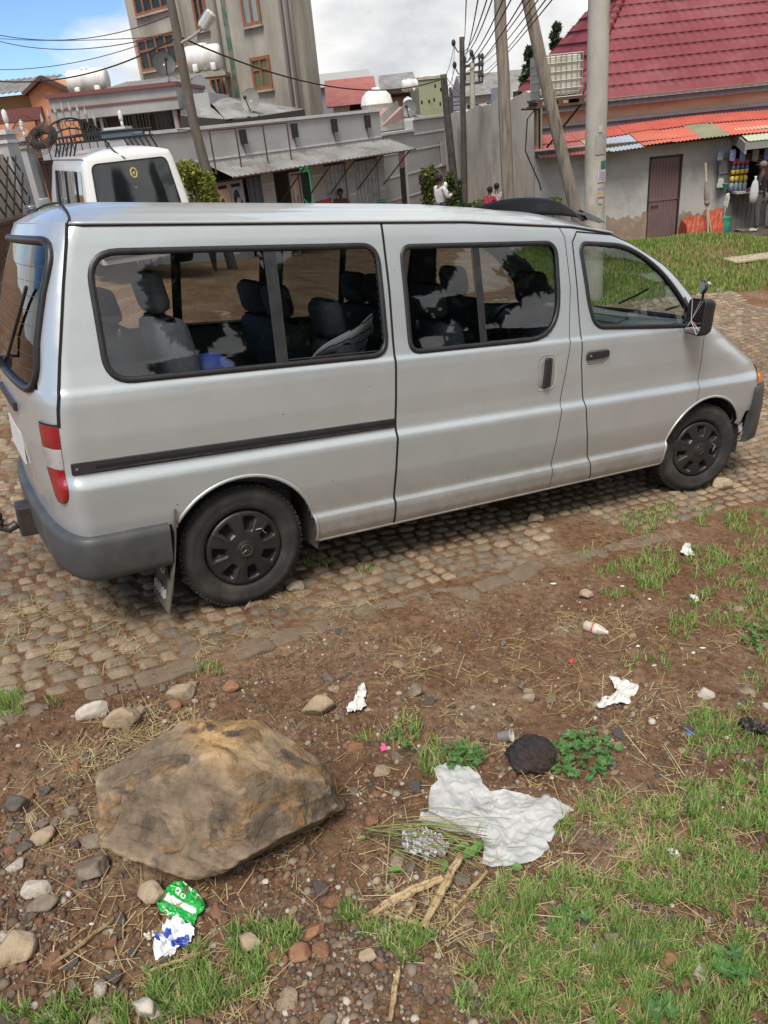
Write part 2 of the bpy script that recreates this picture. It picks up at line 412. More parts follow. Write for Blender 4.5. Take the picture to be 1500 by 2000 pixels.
def ground_mat():
    M_ = bpy.data.materials.new('earth'); M_.use_nodes = True; nt = M_.node_tree; b = nt.nodes['Principled BSDF']
    b.inputs['Roughness'].default_value = .95; b.inputs['Specular IOR Level'].default_value = .15
    tc = N(nt, 'ShaderNodeTexCoord')
    def noise(sc, d=8.0, r=.62):
        n = N(nt, 'ShaderNodeTexNoise', Scale=sc, Detail=d, Roughness=r); L(nt, tc.outputs['Object'], n.inputs['Vector']); return n
    def ramp(src, stops):
        r_ = N(nt, 'ShaderNodeValToRGB'); e = r_.color_ramp.elements
        while len(e) < len(stops): e.new(.5)
        for i, (p, c) in enumerate(stops): e[i].position = p; e[i].color = (*c, 1)
        L(nt, src, r_.inputs['Fac']); return r_.outputs['Color']
    c1 = ramp(noise(2.2).outputs['Fac'], [(.3, (.150, .075, .040)), (.5, (.205, .124, .073)), (.68, (.275, .20, .132))])
    c2 = ramp(noise(28, 10, .7).outputs['Fac'], [(.32, (.45, .4, .36)), (.5, (.95, .92, .9)), (.7, (1.55, 1.5, 1.45))])
    mm = N(nt, 'ShaderNodeMixRGB', blend_type='MULTIPLY', Fac=1.0); L(nt, c1, mm.inputs['Color1']); L(nt, c2, mm.inputs['Color2'])
    # small grit: voronoi specks
    vo = N(nt, 'ShaderNodeTexVoronoi', Scale=95.0, Randomness=1.0); L(nt, tc.outputs['Object'], vo.inputs['Vector'])
    sp = ramp(vo.outputs['Distance'], [(.22, (1, 1, 1)), (.3, (0, 0, 0))])
    vr = N(nt, 'ShaderNodeSeparateColor'); L(nt, vo.outputs['Color'], vr.inputs['Color'])
    g = N(nt, 'ShaderNodeMath', operation='GREATER_THAN'); g.inputs[1].default_value = .82; L(nt, vr.outputs[0], g.inputs[0])
    gm = N(nt, 'ShaderNodeMath', operation='MULTIPLY'); L(nt, g.outputs[0], gm.inputs[0]); L(nt, sp, gm.inputs[1])
    m2 = N(nt, 'ShaderNodeMixRGB'); L(nt, gm.outputs[0], m2.inputs['Fac']); L(nt, mm.outputs[0], m2.inputs['Color1']); m2.inputs['Color2'].default_value = (.3, .24, .18, 1)
    # far away: trampled green-brown verge
    L(nt, m2.outputs[0], b.inputs['Base Color'])
    nb = noise(45, 12, .72); bp = N(nt, 'ShaderNodeBump', Strength=1.0, Distance=.02); L(nt, nb.outputs['Fac'], bp.inputs['Height'])
    bp2 = N(nt, 'ShaderNodeBump', Strength=.8, Distance=.012); L(nt, gm.outputs[0], bp2.inputs['Height']); L(nt, bp.outputs[0], bp2.inputs['Normal'])
    L(nt, bp2.outputs[0], b.inputs['Normal']); return M_
ground = mesh_obj('ground', np.stack([GX.ravel(), GY.ravel(), GZ.ravel()], 1), Fg, ground_mat(), smooth=True)
tag(ground, kind='structure')

# cobbled road: every sett is its own little dome in one paving mesh
def build_cobbles():
    V = []; F = []; C = []; base = 0
    K = 6
    u = np.linspace(-1, 1, K); uu, vv = np.meshgrid(u, u)
    fidx = np.arange(K*K).reshape(K, K); f0 = np.stack([fidx[:-1, :-1], fidx[:-1, 1:], fidx[1:, 1:], fidx[1:, :-1]], -1).reshape(-1, 4)
    a = -7.5; cells = []
    row = 0; b = -0.36
    while b < 7.6:
        hgt = .094+rng.uniform(-.010, .012)
        if b > 3.2: hgt *= 1.25
        a = -7.5+rng.uniform(0, .1)
        while a < 11.0:
            w = .112+rng.uniform(-.028, .032)
            if b > 3.2: w *= 1.3
            wav = .10*math.sin(a*1.1+.4)+.05*math.sin(a*2.3)
            cells.append((a+w/2, b+hgt/2+wav, w, hgt)); a += w
        b += hgt; row += 1
    for (ca, cb, w, hg) in cells:
        if cb < kerb_b(ca)+.06: continue
        X, Y = road_xy(ca, cb)
        if Y < .8 or abs(X)/max(Y, .1) > (1.3 if X < 0 else .8) or Y > 15: continue
        if fbm(np.array([ca*.9]), np.array([cb*.9]), 3, 77)[0] > (.66 if cb < 3 else .60): continue
        cells_keep.append((ca, cb, w, hg))
    n = len(cells_keep); cc = np.array(cells_keep)
    hw = (cc[:, 2]/2-.0035)[:, None, None]; hh = (cc[:, 3]/2-.0035)[:, None, None]
    n4 = 6.0
    # rounded-square domed grid
    sx = np.sign(uu)*np.abs(uu); sy = vv
    rad = (np.abs(sx)**n4+np.abs(sy)**n4)**(1/n4)
    shrink = np.where((np.abs(sx) > .01) & (np.abs(sy) > .01), 1-.10*(np.abs(sx*sy))**2, 1.0)
    ang = rng.uniform(-.12, .12, n)[:, None, None]
    px = sx*shrink*hw*(1+rng.uniform(-.07, .04, (n, K, K))); py = sy*shrink*hh*(1+rng.uniform(-.07, .04, (n, K, K)))
    edge = np.maximum(np.abs(sx), np.abs(sy))
    top = .0045*(1-edge**5)-.022*(edge > .99)
    zz = top+rng.uniform(-.0022, .0022, (n, K, K))+rng.uniform(-.004, .004, n)[:, None, None]
    tl = rng.normal(0, .035, (n, 2)); zz = zz+px*tl[:, 0, None, None]+py*tl[:, 1, None, None]
    A = cc[:, 0, None, None]+px*np.cos(ang)-py*np.sin(ang); B_ = cc[:, 1, None, None]+px*np.sin(ang)+py*np.cos(ang)
    X, Y = road_xy(A, B_); Z = h0(X, Y)+zz+.004
    V = np.stack([X, Y, Z], -1).reshape(-1, 3)
    F = (f0[None]+(np.arange(n)*K*K)[:, None, None]).reshape(-1, 4)
    t = rng.uniform(0, 1, n); pal = np.array([(.20, .155, .108), (.25, .195, .13), (.165, .135, .10), (.225, .165, .112)])
    c = pal[rng.integers(0, 4, n)]*(.8+.4*t)[:, None]
    big = fbm(cc[:, 0]*.8, cc[:, 1]*.8, 3, 31); c = c*(.72+.56*big)[:, None]
    o = mesh_obj('road', V, F, vcol_mat('cobble', rough=.82, bump=.6, bscale=55, nm=.35, ns=28, spec=.25), smooth=True)
    set_col(o, np.repeat(c, len(f0), 0)); tag(o, kind='structure')
cells_keep = []
build_cobbles()
# ------------------------------------------------------------------ the silver van (van frame: x forward, y away from the photographer, z up)
def van_matrix():
    m = Matrix.Identity(4)
    for r in range(3):
        for c in range(3): m[r][c] = VM[r, c]
        m[r][3] = VO[r]
    return m
van = empty('minibus_van', mat=van_matrix(), label='large silver grey passenger van parked side-on across the cobbles in the foreground', cat='van')

paint = mat('silver_paint', (.495, .535, .55), rough=.33, metal=.5, col2=(.535, .575, .59), nscale=3, coat=.6, bump=.30, bscale=2.6, bdist=.012, dirt=(.40, .375, .34), dscale=1.6, dramp=(.62, .85))
def dusty(m_):
    nt = m_.node_tree; b = nt.nodes['Principled BSDF']; src = b.inputs['Base Color'].links[0].from_socket; tc = N(nt, 'ShaderNodeTexCoord'); sp = N(nt, 'ShaderNodeSeparateXYZ'); L(nt, tc.outputs['Object'], sp.inputs[0])
    mr = N(nt, 'ShaderNodeMapRange'); mr.inputs['From Min'].default_value = .62; mr.inputs['From Max'].default_value = .28; mr.inputs['To Min'].default_value = 0; mr.inputs['To Max'].default_value = 1.15; L(nt, sp.outputs[2], mr.inputs['Value'])
    n = N(nt, 'ShaderNodeTexNoise', Scale=9., Detail=9., Roughness=.7); L(nt, tc.outputs['Object'], n.inputs['Vector']); mu = N(nt, 'ShaderNodeMath', operation='MULTIPLY'); L(nt, mr.outputs[0], mu.inputs[0]); L(nt, n.outputs['Fac'], mu.inputs[1])
    mx = N(nt, 'ShaderNodeMixRGB'); mx.inputs['Color2'].default_value = (.22, .16, .11, 1); L(nt, mu.outputs[0], mx.inputs['Fac']); L(nt, src, mx.inputs['Color1']); L(nt, mx.outputs[0], b.inputs['Base Color'])
    # stone chips
    v = N(nt, 'ShaderNodeTexVoronoi', Scale=7.5); L(nt, tc.outputs['Object'], v.inputs['Vector']); lt = N(nt, 'ShaderNodeMath', operation='LESS_THAN'); lt.inputs[1].default_value = .028; L(nt, v.outputs['Distance'], lt.inputs[0])
    m2 = N(nt, 'ShaderNodeMixRGB'); m2.inputs['Color2'].default_value = (.10, .09, .08, 1); L(nt, lt.outputs[0], m2.inputs['Fac']); L(nt, mx.outputs[0], m2.inputs['Color1']); L(nt, m2.outputs[0], b.inputs['Base Color'])
dusty(paint)
black_rub = mat('black_rubber', (.012, .012, .013), rough=.42, col2=(.02, .02, .021), nscale=20)
black_pl = mat('black_plastic', (.018, .018, .02), rough=.38, col2=(.03, .03, .032), nscale=12, bump=.05, bscale=300)
grey_pl = mat('grey_bumper', (.042, .045, .047), rough=.5, col2=(.062, .064, .064), nscale=5, bump=.08, bscale=350, dirt=(.11, .10, .085), dscale=3, dramp=(.5, .75))
seam_m = mat('panel_gap', (.006, .006, .007), rough=.9)
trim_in = mat('interior_trim', (.075, .08, .09), rough=.85, col2=(.10, .105, .115), nscale=8)
seat_m = mat('seat_cloth', (.055, .058, .066), rough=.92, col2=(.09, .094, .104), nscale=35, bump=.3, bscale=250)
dash_m = mat('dash_plastic', (.09, .105, .11), rough=.55, col2=(.12, .14, .145), nscale=6)
glass_m = glass('tinted_glass', (.62, .68, .68)); glass_c = glass('clear_glass', (.86, .91, .88)); glass_d = glass('dark_glass', (.46, .50, .52))
steel = mat('dull_steel', (.35, .35, .35), rough=.4, metal=.9, col2=(.2, .2, .2), nscale=20)

ZK = [.285, .33, .395, .425, .437, .455, .60, .74, .785, .80, .825, .842, .90, 1.0, 1.15, 1.198, 1.212, 1.30, 1.50, 1.70, 1.80, 1.85, 1.872]
YK = [.040, .022, .014, .018, .034, .036, .014, .003, .000, .004, .020, .025, .026, .021, .022, .026, .037, .056, .090, .130, .150, .163, .172]
def inset(z): return np.interp(z, ZK, YK)
W2 = .9
def bend(x, z):
    """the roof line sinks towards the windscreen"""
    g = np.interp(x, [1.4, 1.71, 2.16, 2.41, 2.66, 2.93, 3.2], [0, .014, .032, .062, .10, .15, .2])
    f = np.clip((z-1.5)/.37, 0, 1.2); return -g*f*f
XF = ([.28, .33, .45, .56, .72, .80, .90, 1.0, 1.08, 1.19, 1.42, 1.62, 1.80, 1.875], [4.20, 4.26, 4.34, 4.38, 4.39, 4.34, 4.24, 4.06, 3.92, 3.72, 3.42, 3.17, 2.88, 2.70])
XR = ([.28, .5, .75, .95, 1.16, 1.4, 1.6, 1.7, 1.8, 1.875], [-.81, -.845, -.872, -.885, -.882, -.850, -.800, -.768, -.730, -.695])
AF = ([.28, .9, 1.1, 1.3, 1.875], [.56, .60, .58, .40, .30]); NF = ([.28, .9, 1.2, 1.875], [2.7, 2.5, 2.4, 2.3])
AR = ([.28, 1.0, 1.875], [.16, .17, .14])
def ring_params(t):
    """t<=1.872: level z=t on the sides; above: roof shell"""
    if t <= 1.872:
        return t, W2-float(inset(t)), np.interp(t, *XR), np.interp(t, *XF), np.interp(t, *AR), np.interp(t, *AF), 2.7, np.interp(t, *NF)
    q = t-1.872; hw = (W2-.172-.012)*(1-q); z = 1.876+.088*(1-(1-q)**2.4)
    return z, max(hw, .0), -.70+.12*q*.9+q*.2, 2.70-.2*q-q*.25, .14*(1-q*.5), .30, 2.7, 2.3
tl = list(np.arange(.285, 1.872, .0118))+[1.872]+list(1.872+np.array([0.004, .012, .03, .055, .09, .13, .18, .24, .3, .37, .44, .52, .6, .68, .76, .84, .92, 1.0]))
nR, nS, nFc = 22, 330, 26
def ring_pts(t):
    z, hw, xr, xf, ar, af, nr, nf = ring_params(t)
    th = np.linspace(0, math.pi/2, nR+1)
    xs = xr+ar-ar*np.cos(th)**(2/nr); ys = hw*np.sin(th)**(2/nr)
    sx = np.linspace(xr+ar, xf-af, nS)[1:-1]; sy = np.full(len(sx), hw)
    th = np.linspace(math.pi/2, 0, nFc+1)
    fx = xf-af+af*np.abs(np.cos(th))**(2/nf); fy = hw*np.sin(th)**(2/nf)
    x = np.r_[xs, sx, fx]; y = np.r_[ys, sy, fy]
    X = np.r_[x, x[-2:0:-1]]; Y = np.r_[W2-y, (W2+y)[-2:0:-1]]
    Z = np.full(len(X), z)+bend(X, np.full(len(X), min(z, 1.876)))
    if z > 1.86:      # pressed ribs along the roof
        d = Y-W2; rib = .5+.5*np.cos(d/.148*2*math.pi)
        Z = Z+.0075*np.clip(rib*2-.9, 0, 1)*np.clip((hw < .68)*1.0, 0, 1)*np.clip((2.0-X)/.2, 0, 1)*np.clip((X+.5)/.15, 0, 1)
    return np.stack([X, Y, Z], 1)
G = np.stack([ring_pts(t) for t in tl])           # [level, column, 3]
nl, ncol = G.shape[:2]
def ysurf(x, z):
    """right-hand body surface: y at (x, z)"""
    t = z
    for _ in range(4): t = z-float(bend(x, t))
    t = min(t, 1.872)
    _, hw, xr, xf, ar, af, nr, nf = ring_params(t)
    if x < xr+ar: q = min(1, (xr+ar-x)/ar); w = hw*max(0, 1-q**nr)**(1/nr)
    elif x > xf-af: q = min(1, (x-xf+af)/af); w = hw*max(0, 1-q**nf)**(1/nf)
    else: w = hw
    return W2-w
def on_side(x, z, off=0.0, side=1):
    e = .006; y = ysurf(x, z)
    nx_ = -(ysurf(x+e, z)-ysurf(x-e, z))/(2*e); nz_ = -(ysurf(x, min(z+e, 1.87))-ysurf(x, z-e))/(2*e)
    n = np.array([-nx_*-1*-1, -1.0, -nz_*-1*-1]); n = np.array([ (ysurf(x+e, z)-ysurf(x-e, z))/(2*e), -1.0, (ysurf(x, min(z+e, 1.87))-ysurf(x, z-e))/(2*e)]); n /= np.linalg.norm(n)
    p = np.array([x, y, z])+n*off
    if side < 0: p[1] = 2*W2-p[1]; n = n*np.array([1, -1, 1])
    return p, n
def round_poly(P, r, seg=7):
    out = []; n = len(P)
    for i in range(n):
        a, b, c = np.array(P[i-1], float), np.array(P[i], float), np.array(P[(i+1) % n], float)
        ri = r[i] if hasattr(r, '__len__') else r
        u = a-b; v = c-b; lu, lv = np.linalg.norm(u), np.linalg.norm(v); d = min(ri, lu*.48, lv*.48)
        p0 = b+u/lu*d; p1 = b+v/lv*d
        for k in range(seg+1):
            s = k/seg; out.append(tuple((1-s)**2*p0+2*s*(1-s)*b+s*s*p1))
    return out
def resample(P, step, closed=False):
    P = [np.array(p, float) for p in P]
    if closed: P = P+[P[0]]
    out = [P[0]]
    for a, b in zip(P[:-1], P[1:]):
        L_ = np.linalg.norm(b-a); k = max(1, int(math.ceil(L_/step)))
        for i in range(1, k+1): out.append(a+(b-a)*i/k)
    if closed: out = out[:-1]
    res = [out[0]]
    for p in out[1:]:
        if np.linalg.norm(p-res[-1]) > 1e-5: res.append(p)
    return res
def inpoly(px, pz, P):
    inside = np.zeros(px.shape, bool); n = len(P)
    for i in range(n):
        x0, z0 = P[i-1]; x1, z1 = P[i]
        c = ((z0 > pz) != (z1 > pz)) & (px < (x1-x0)*(pz-z0)/((z1-z0) if z1 != z0 else 1e-9)+x0)
        inside ^= c
    return inside
WQ = round_poly([(-.555, 1.232), (.838, 1.228), (.838, 1.758), (-.555, 1.758)], [.11, .09, .09, .13])
WS = round_poly([(.982, 1.228), (2.02, 1.228), (2.028, 1.748), (.982, 1.748)], [.06, .24, .08, .06])
WD = round_poly([(2.215, 1.742), (2.60, 1.722), (2.83, 1.612), (3.02, 1.455), (3.165, 1.290), (3.165, 1.212), (2.31, 1.262), (2.262, 1.40)], [.06, .2, .3, .3, .05, .03, .09, .3])
DSL = [(.88, 1.862), (.885, 1.56), (.878, 1.2), (.876, .9), (.872, .6), (.868, .286), (2.006, .286), (2.02, .54), (2.043, .86), (2.086, 1.16), (2.119, 1.504), (2.10, 1.78), (2.06, 1.85)]
DFR = [(2.158, 1.75), (2.20, 1.806), (2.49, 1.785), (2.748, 1.712), (2.976, 1.585), (3.165, 1.45), (3.275, 1.30), (3.29, 1.177), (3.296, .924), (3.282, .70), (3.11, .56), (3.045, .43), (3.035, .286), (2.355, .286), (2.351, .33), (2.241, .773), (2.19, 1.05), (2.171, 1.5)]
def arch(cx, r, a0=-8, a1=188, n=40, e=1.0): return [(cx+r*math.cos(R(a))*e, .325+r*math.sin(R(a))) for a in np.linspace(a0, a1, n)]
gap_rear = lambda z: np.interp(z, [.28, .75, 1.02, 1.14, 1.35, 1.63, 1.875], [-.80, -.80, -.783, -.772, -.73, -.667, -.605])

FC = (G[:-1]+np.roll(G, -1, 1)[:-1]+np.roll(G, -1, 1)[1:]+G[1:])/4
cx, cy, cz = FC[..., 0], FC[..., 1], FC[..., 2]
iscol = np.arange(ncol)[None, :].repeat(nl-1, 0)
level = np.arange(nl-1)[:, None].repeat(ncol, 1)
nside = nR+1+nS-2+nFc+1
right = iscol < nside-1; lowz = level < (nl-19)
sidez = lowz & (cx > -.86)
win = {}
for nm, poly in (('q', WQ), ('s', WS), ('d', WD)):
    hit = inpoly(cx, cz, poly) & lowz
    win[nm+'R'] = hit & right; win[nm+'L'] = hit & ~right
ydist = np.abs(cy-W2)
rear_face = (cx < -.60) & lowz
win['rear'] = rear_face & (cz > 1.20) & (cz < 1.80) & (ydist < .712+(1.5-cz)*.07) & (cx < gap_rear(cz)-.045)
win['front'] = lowz & (cz > 1.20) & (cz < 1.80) & (cx > np.interp(cz, *XF)-.22) & (ydist < .70)
hole = np.zeros(cx.shape, bool)
for k in win: hole |= win[k]
archm = ((np.hypot(cx-0.0, cz-.325) < .393) | (np.hypot((cx-3.44)*.96, cz-.325) < .385)) & lowz & (ydist > .5)
rb = (cx < -.36) & (cz < np.interp(cx, [-1, -.86, -.36], [.60, .555, .54])) & lowz
fb = ((cx > 3.945) | ((cx > 3.865) & (cz < .56))) & (cz < .745) & lowz
cut = hole | archm | rb | fb
pan = np.zeros(cx.shape, int)
pan[inpoly(cx, cz, DSL) & right & lowz] = 1
pan[inpoly(cx, cz, DFR) & lowz & right] = 2
pan[inpoly(cx, cz, DFR) & lowz & ~right] = 3
pan[(cx < gap_rear(cz)) & lowz & (cz > .6)] = 4
I = np.arange(nl*ncol).reshape(nl, ncol)
FI = np.stack([I[:-1], np.roll(I, -1, 1)[:-1], np.roll(I, -1, 1)[1:], I[1:]], -1)
GV = G.reshape(-1, 3)
def sub(name, mask, mats, parent, off=0.0, smooth=True, stride=1):
    f = FI[mask]
    if len(f) == 0: return None
    u, inv = np.unique(f.ravel(), return_inverse=True)
    V = GV[u]
    if off:
        V = V+GN[u]*off
    return mesh_obj(name, V, inv.reshape(-1, 4), mats, parent, smooth)
# vertex normals
du = np.roll(G, -1, 1)-np.roll(G, 1, 1); dv = np.gradient(G, axis=0)
GN = np.cross(du, dv); GN /= np.linalg.norm(GN, axis=-1, keepdims=True)+1e-9
GN = GN.reshape(-1, 3); cen = GV-np.array([1.4, .9, 1.0]); flip = np.sum(GN*cen, 1).mean() < 0
if flip: GN = -GN
shell = sub('body_shell', ~cut & (pan == 0), paint, van)
slide = sub('sliding_door', ~cut & (pan == 1), paint, van)
fdoor = sub('front_door', ~cut & (pan == 2), paint, van)
fdoor2 = sub('front_door', ~cut & (pan == 3), paint, van)
tailg = sub('tailgate', ~cut & (pan == 4), paint, van)
shell.name = 'body_shell'
sub('interior_lining', ~(hole | archm | (cz < .33)) & (level < nl-3), trim_in, van, off=-.035)

def side_tube(poly, r, closed=True, off=0.0, side=1, flat=.6, n=8, step=.02, mb=None):
    mb = mb or MB(); pts = []; nrm = []
    for p in resample(poly, step, closed):
        q, n_ = on_side(p[0], p[1], off, side); pts.append(q); nrm.append(n_)
    mb.tube(pts, r, n=n, flat=flat, closed=closed, up=nrm); return mb
def side_ribbon(path, w, off=.0012, side=1, step=.02, mb=None):
    mb = mb or MB(); P = resample(path, step); k = len(P); row = []
    for i, p in enumerate(P):
        d = P[min(i+1, k-1)]-P[max(i-1, 0)]; d = d/np.linalg.norm(d); nn = np.array([-d[1], d[0]])
        a = on_side(*(p+nn*w/2), off, side)[0]; b = on_side(*(p-nn*w/2), off, side)[0]; row.append((tuple(a), tuple(b)))
    mb.grid(row); return mb
def side_patch(poly, off, name, m_, parent, side=1, step=.012, thick=.0):
    """closed patch lying on the body side"""
    P = resample(poly, step, True); c = np.mean(P, 0); rings = []
    for s, o in ((1.0, off-thick), (1.0, off), (.97, off+.0015), (.8, off+.002), (.55, off+.002), (.28, off+.002), (.02, off+.002)):
        rings.append([tuple(on_side(*(c+(p-c)*s), o, side)[0]) for p in P]+[tuple(on_side(*(c+(P[0]-c)*s), o, side)[0])])
    mb = MB(); mb.grid(rings); return mb.build(name, m_, parent, smooth=True)
for sd in (1, -1):
    wr, ws, wd = ('qR', 'sR', 'dR') if sd == 1 else ('qL', 'sL', 'dL')
    f = side_tube(WQ, .0145, side=sd, off=.002).build('rear_side_window', black_rub, van, smooth=True)
    gq = sub('pane', win[wr] & (cx < .26), glass('quarter_glass', (.80, .83, .85)), f, off=-.006); gq2 = sub('pane', win[wr] & (cx >= .26), glass_d, f, off=-.006)
    mb = MB()
    for xx in (.255,): side_ribbon([(xx, 1.235), (xx+.003, 1.752)], .062, off=.001, side=sd, mb=mb)
    mb.build('window_bar', black_pl, f)
    mb = MB(); mb.tube([on_side(x, 1.25, -.004, sd)[0] for x in np.linspace(.29, .82, 12)], .004, n=5); mb.build('channel', black_pl, f)
    f = side_tube(WS, .014, side=sd, off=.002).build('sliding_window', black_rub, slide if sd == 1 else van, smooth=True)
    sub('pane', win[ws], glass_d, f, off=-.006)
    side_ribbon([(1.46, 1.235), (1.452, 1.745)], .048, off=.001, side=sd).build('window_bar', black_pl, f)
    side_ribbon([(1.49, 1.240), (1.93, 1.240)], .006, off=.002, side=sd).build('bright_strip', steel, f)
    f = side_tube(WD, .0145, side=sd, off=.002).build('door_window', black_rub, fdoor if sd == 1 else fdoor2, smooth=True)
    sub('pane', win[wd], glass('door_glass', (.80, .88, .84)), f, off=-.006)
# quarter-light corner of the front door window
side_patch([(3.10, 1.235), (3.185, 1.225), (3.185, 1.30), (3.115, 1.40), (3.095, 1.38)], .002, 'corner_trim', black_pl, fdoor)
# window latches
for par, (x, z) in ((van, (-.47, 1.42)), (van, (.775, 1.36)), (slide, (1.05, 1.36)), (slide, (1.945, 1.385))):
    mb = MB(); p, n = on_side(x, z, -.02); mb.ball(p, (.012, .010, .030), 10, 8); mb.build('window_latch', black_pl, par, smooth=True)
# seams
zs_ = np.linspace(1.06, 1.872, 40)
mb = side_ribbon([(gap_rear(z), z) for z in zs_], .012, off=.0015)
tg_top = []
for i in range(40):      # continues over the roof
    q = i/39; y = W2-(W2-.172-.012)*(1-q*1.0); tt = 1.872+q
    tg_top.append((tt, q))
mb.build('tailgate_seam', seam_m, tailg)
# seam over the roof: follow the shell at x slightly behind
mb = MB(); pts = []
kk = [np.argmin(np.abs(np.array(tl)-t)) for t in tl[-19:]]
for li in range(nl-19, nl):
    row = G[li, :nside]; xs_ = row[:, 0]; tgt = gap_rear(1.875)+.004*(li-(nl-19))
    j = nR+np.argmin(np.abs(xs_[nR:nR+nS]-tgt)); a = row[j]; b = row[j+1]; s = (tgt-a[0])/(b[0]-a[0]+1e-9); pts.append(a+(b-a)*s+np.array([0, 0, .001]))
pts = pts[:-2]; full = pts+[np.array([p[0], 2*W2-p[1], p[2]]) for p in pts[::-1]]
mb.tube(full, .0055, n=6); mb.build('roof_seam', seam_m, tailg)
side_ribbon([(.88, 1.862), (.885, 1.56), (.878, 1.2), (.876, .9), (.872, .6), (.868, .286)], .013).build('door_seam', seam_m, slide)
side_ribbon([(2.006, .286), (2.02, .54), (2.043, .86), (2.086, 1.16), (2.119, 1.504), (2.10, 1.78), (2.06, 1.842), (2.0, 1.853), (.89, 1.866)], .0042).build('door_seam', seam_m, slide)
side_ribbon(list(reversed(DFR[13:]))+[], .008).build('door_seam', seam_m, fdoor)
side_ribbon([DFR[-1]]+DFR[:5]+[(3.165, 1.45), (3.25, 1.37)], .0085).build('door_seam', seam_m, fdoor)
side_ribbon([(3.285, 1.19), (3.29, 1.177), (3.296, .924), (3.285, .70)], .0035).build('door_seam', seam_m, fdoor)
side_ribbon([(3.075, .50), (3.05, .43), (3.04, .29)], .004).build('door_seam', seam_m, fdoor)
# rain gutter
for sd in (1, -1):
    mb = MB(); pts = [on_side(x, 1.870+float(bend(x, 1.876)), .006, sd)[0] for x in np.linspace(-.60, 2.75, 70)]
    mb.tube(pts, .0075, n=6); mb.build('roof_gutter', paint, van, smooth=True)
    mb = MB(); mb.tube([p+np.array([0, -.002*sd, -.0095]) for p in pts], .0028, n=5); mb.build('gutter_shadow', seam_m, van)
# sill lip and arch lips
for sd in (1, -1):
    mb = MB()
    side_tube([(.40, .287), (3.03, .287)], .008, closed=False, side=sd, mb=mb, n=6)
    for cxx, rr, e, a0, a1 in ((0, .397, 1, -6, 147), (3.44, .39, 1/.96, 20, 186)):
        side_tube([(cxx+rr*math.cos(R(a))*e, .325+rr*math.sin(R(a))) for a in np.linspace(a0, a1, 40)], .0095, closed=False, side=sd, mb=mb, n=7)
    mb.build('arch_lip', paint, van, smooth=True)
# wheel housings (dark, open below)
for cxx in (0.0, 3.44):
    for sd in (1, -1):
        y0 = .03 if sd == 1 else 1.77; y1 = .42 if sd == 1 else 1.38; mb = MB(); rows = []
        for a in np.linspace(-12, 192, 30): rows.append([(cxx+.402*math.cos(R(a)), y, .325+.40*math.sin(R(a))) for y in (y0, y1)]+[(cxx, y1, .325)])
        mb.grid(rows); mb.build('wheel_housing', mat('dark_housing', (.02, .018, .016), rough=.95, col2=(.04, .033, .027), nscale=10), van)
# floor pan and underbody
mb = MB(); mb.box((1.35, .9, .36), (4.0, 1.02, .08)); mb.box((1.7, .9, .33), (2.3, 1.6, .06)); mb.box((1.5, .9, .27), (2.2, .5, .12)); mb.box((-.55, .9, .34), (.5, 1.3, .1))
mb.tube([(0, .2, .32), (0, 1.6, .32)], .04, n=8); mb.ball((0, .9, .32), (.12, .14, .12)); mb.tube([(-.7, .5, .30), (-.3, .5, .28), (1.2, .45, .25)], .028, n=8)
mb.build('underbody', mat('underbody_black', (.015, .014, .013), rough=.9), van)

# bumpers: same plan outline, offset outwards
def bumper(name, levels, x0, x1, m_, front):
    rows = []
    for (z, off) in levels:
        r_ = ring_pts(min(max(z, .29), 1.5)); r_[:, 2] = z
        nrm = np.roll(r_, -1, 0)-np.roll(r_, 1, 0); nrm = np.stack([nrm[:, 1], -nrm[:, 0]], 1); nrm /= np.linalg.norm(nrm, axis=1, keepdims=True)
        base = ring_pts(.62)
        base[:, 2] = z
        p = base.copy(); p[:, 0] += nrm[:, 0]*off; p[:, 1] += nrm[:, 1]*off
        rows.append(p)
    A = np.stack(rows); k = A.shape[1]
    keep = (A[0, :, 0] < x1) if not front else (A[0, :, 0] > x0)
    js = np.where(keep)[0]
    if not front:    # wrap through the seam at column 0
        js = np.r_[js[js > k//2], js[js <= k//2]]
    A = A[:, js]; mb = MB(); mb.grid([[tuple(p) for p in row] for row in A])
    # closed end caps
    for e in (0, -1):
        col = [tuple(A[i, e]) for i in range(len(A))]; inn = [tuple(np.array(c)+np.array([0, .05 if c[1] < W2 else -.05, 0])) for c in col]
        mb.grid([col, inn])
    return mb.build(name, m_, van, smooth=True)
rbump = bumper('rear_bumper', [(.335, -.05), (.337, -.01), (.35, .012), (.38, .022), (.45, .028), (.52, .030), (.545, .026), (.556, .012), (.558, -.01), (.556, -.04)], None, -.372, grey_pl, False)
fbump = bumper('front_bumper', [(.31, -.05), (.315, -.01), (.33, .010), (.42, .018), (.56, .024), (.68, .020), (.728, .010), (.742, -.004), (.74, -.04)], 3.90, None, grey_pl, True)
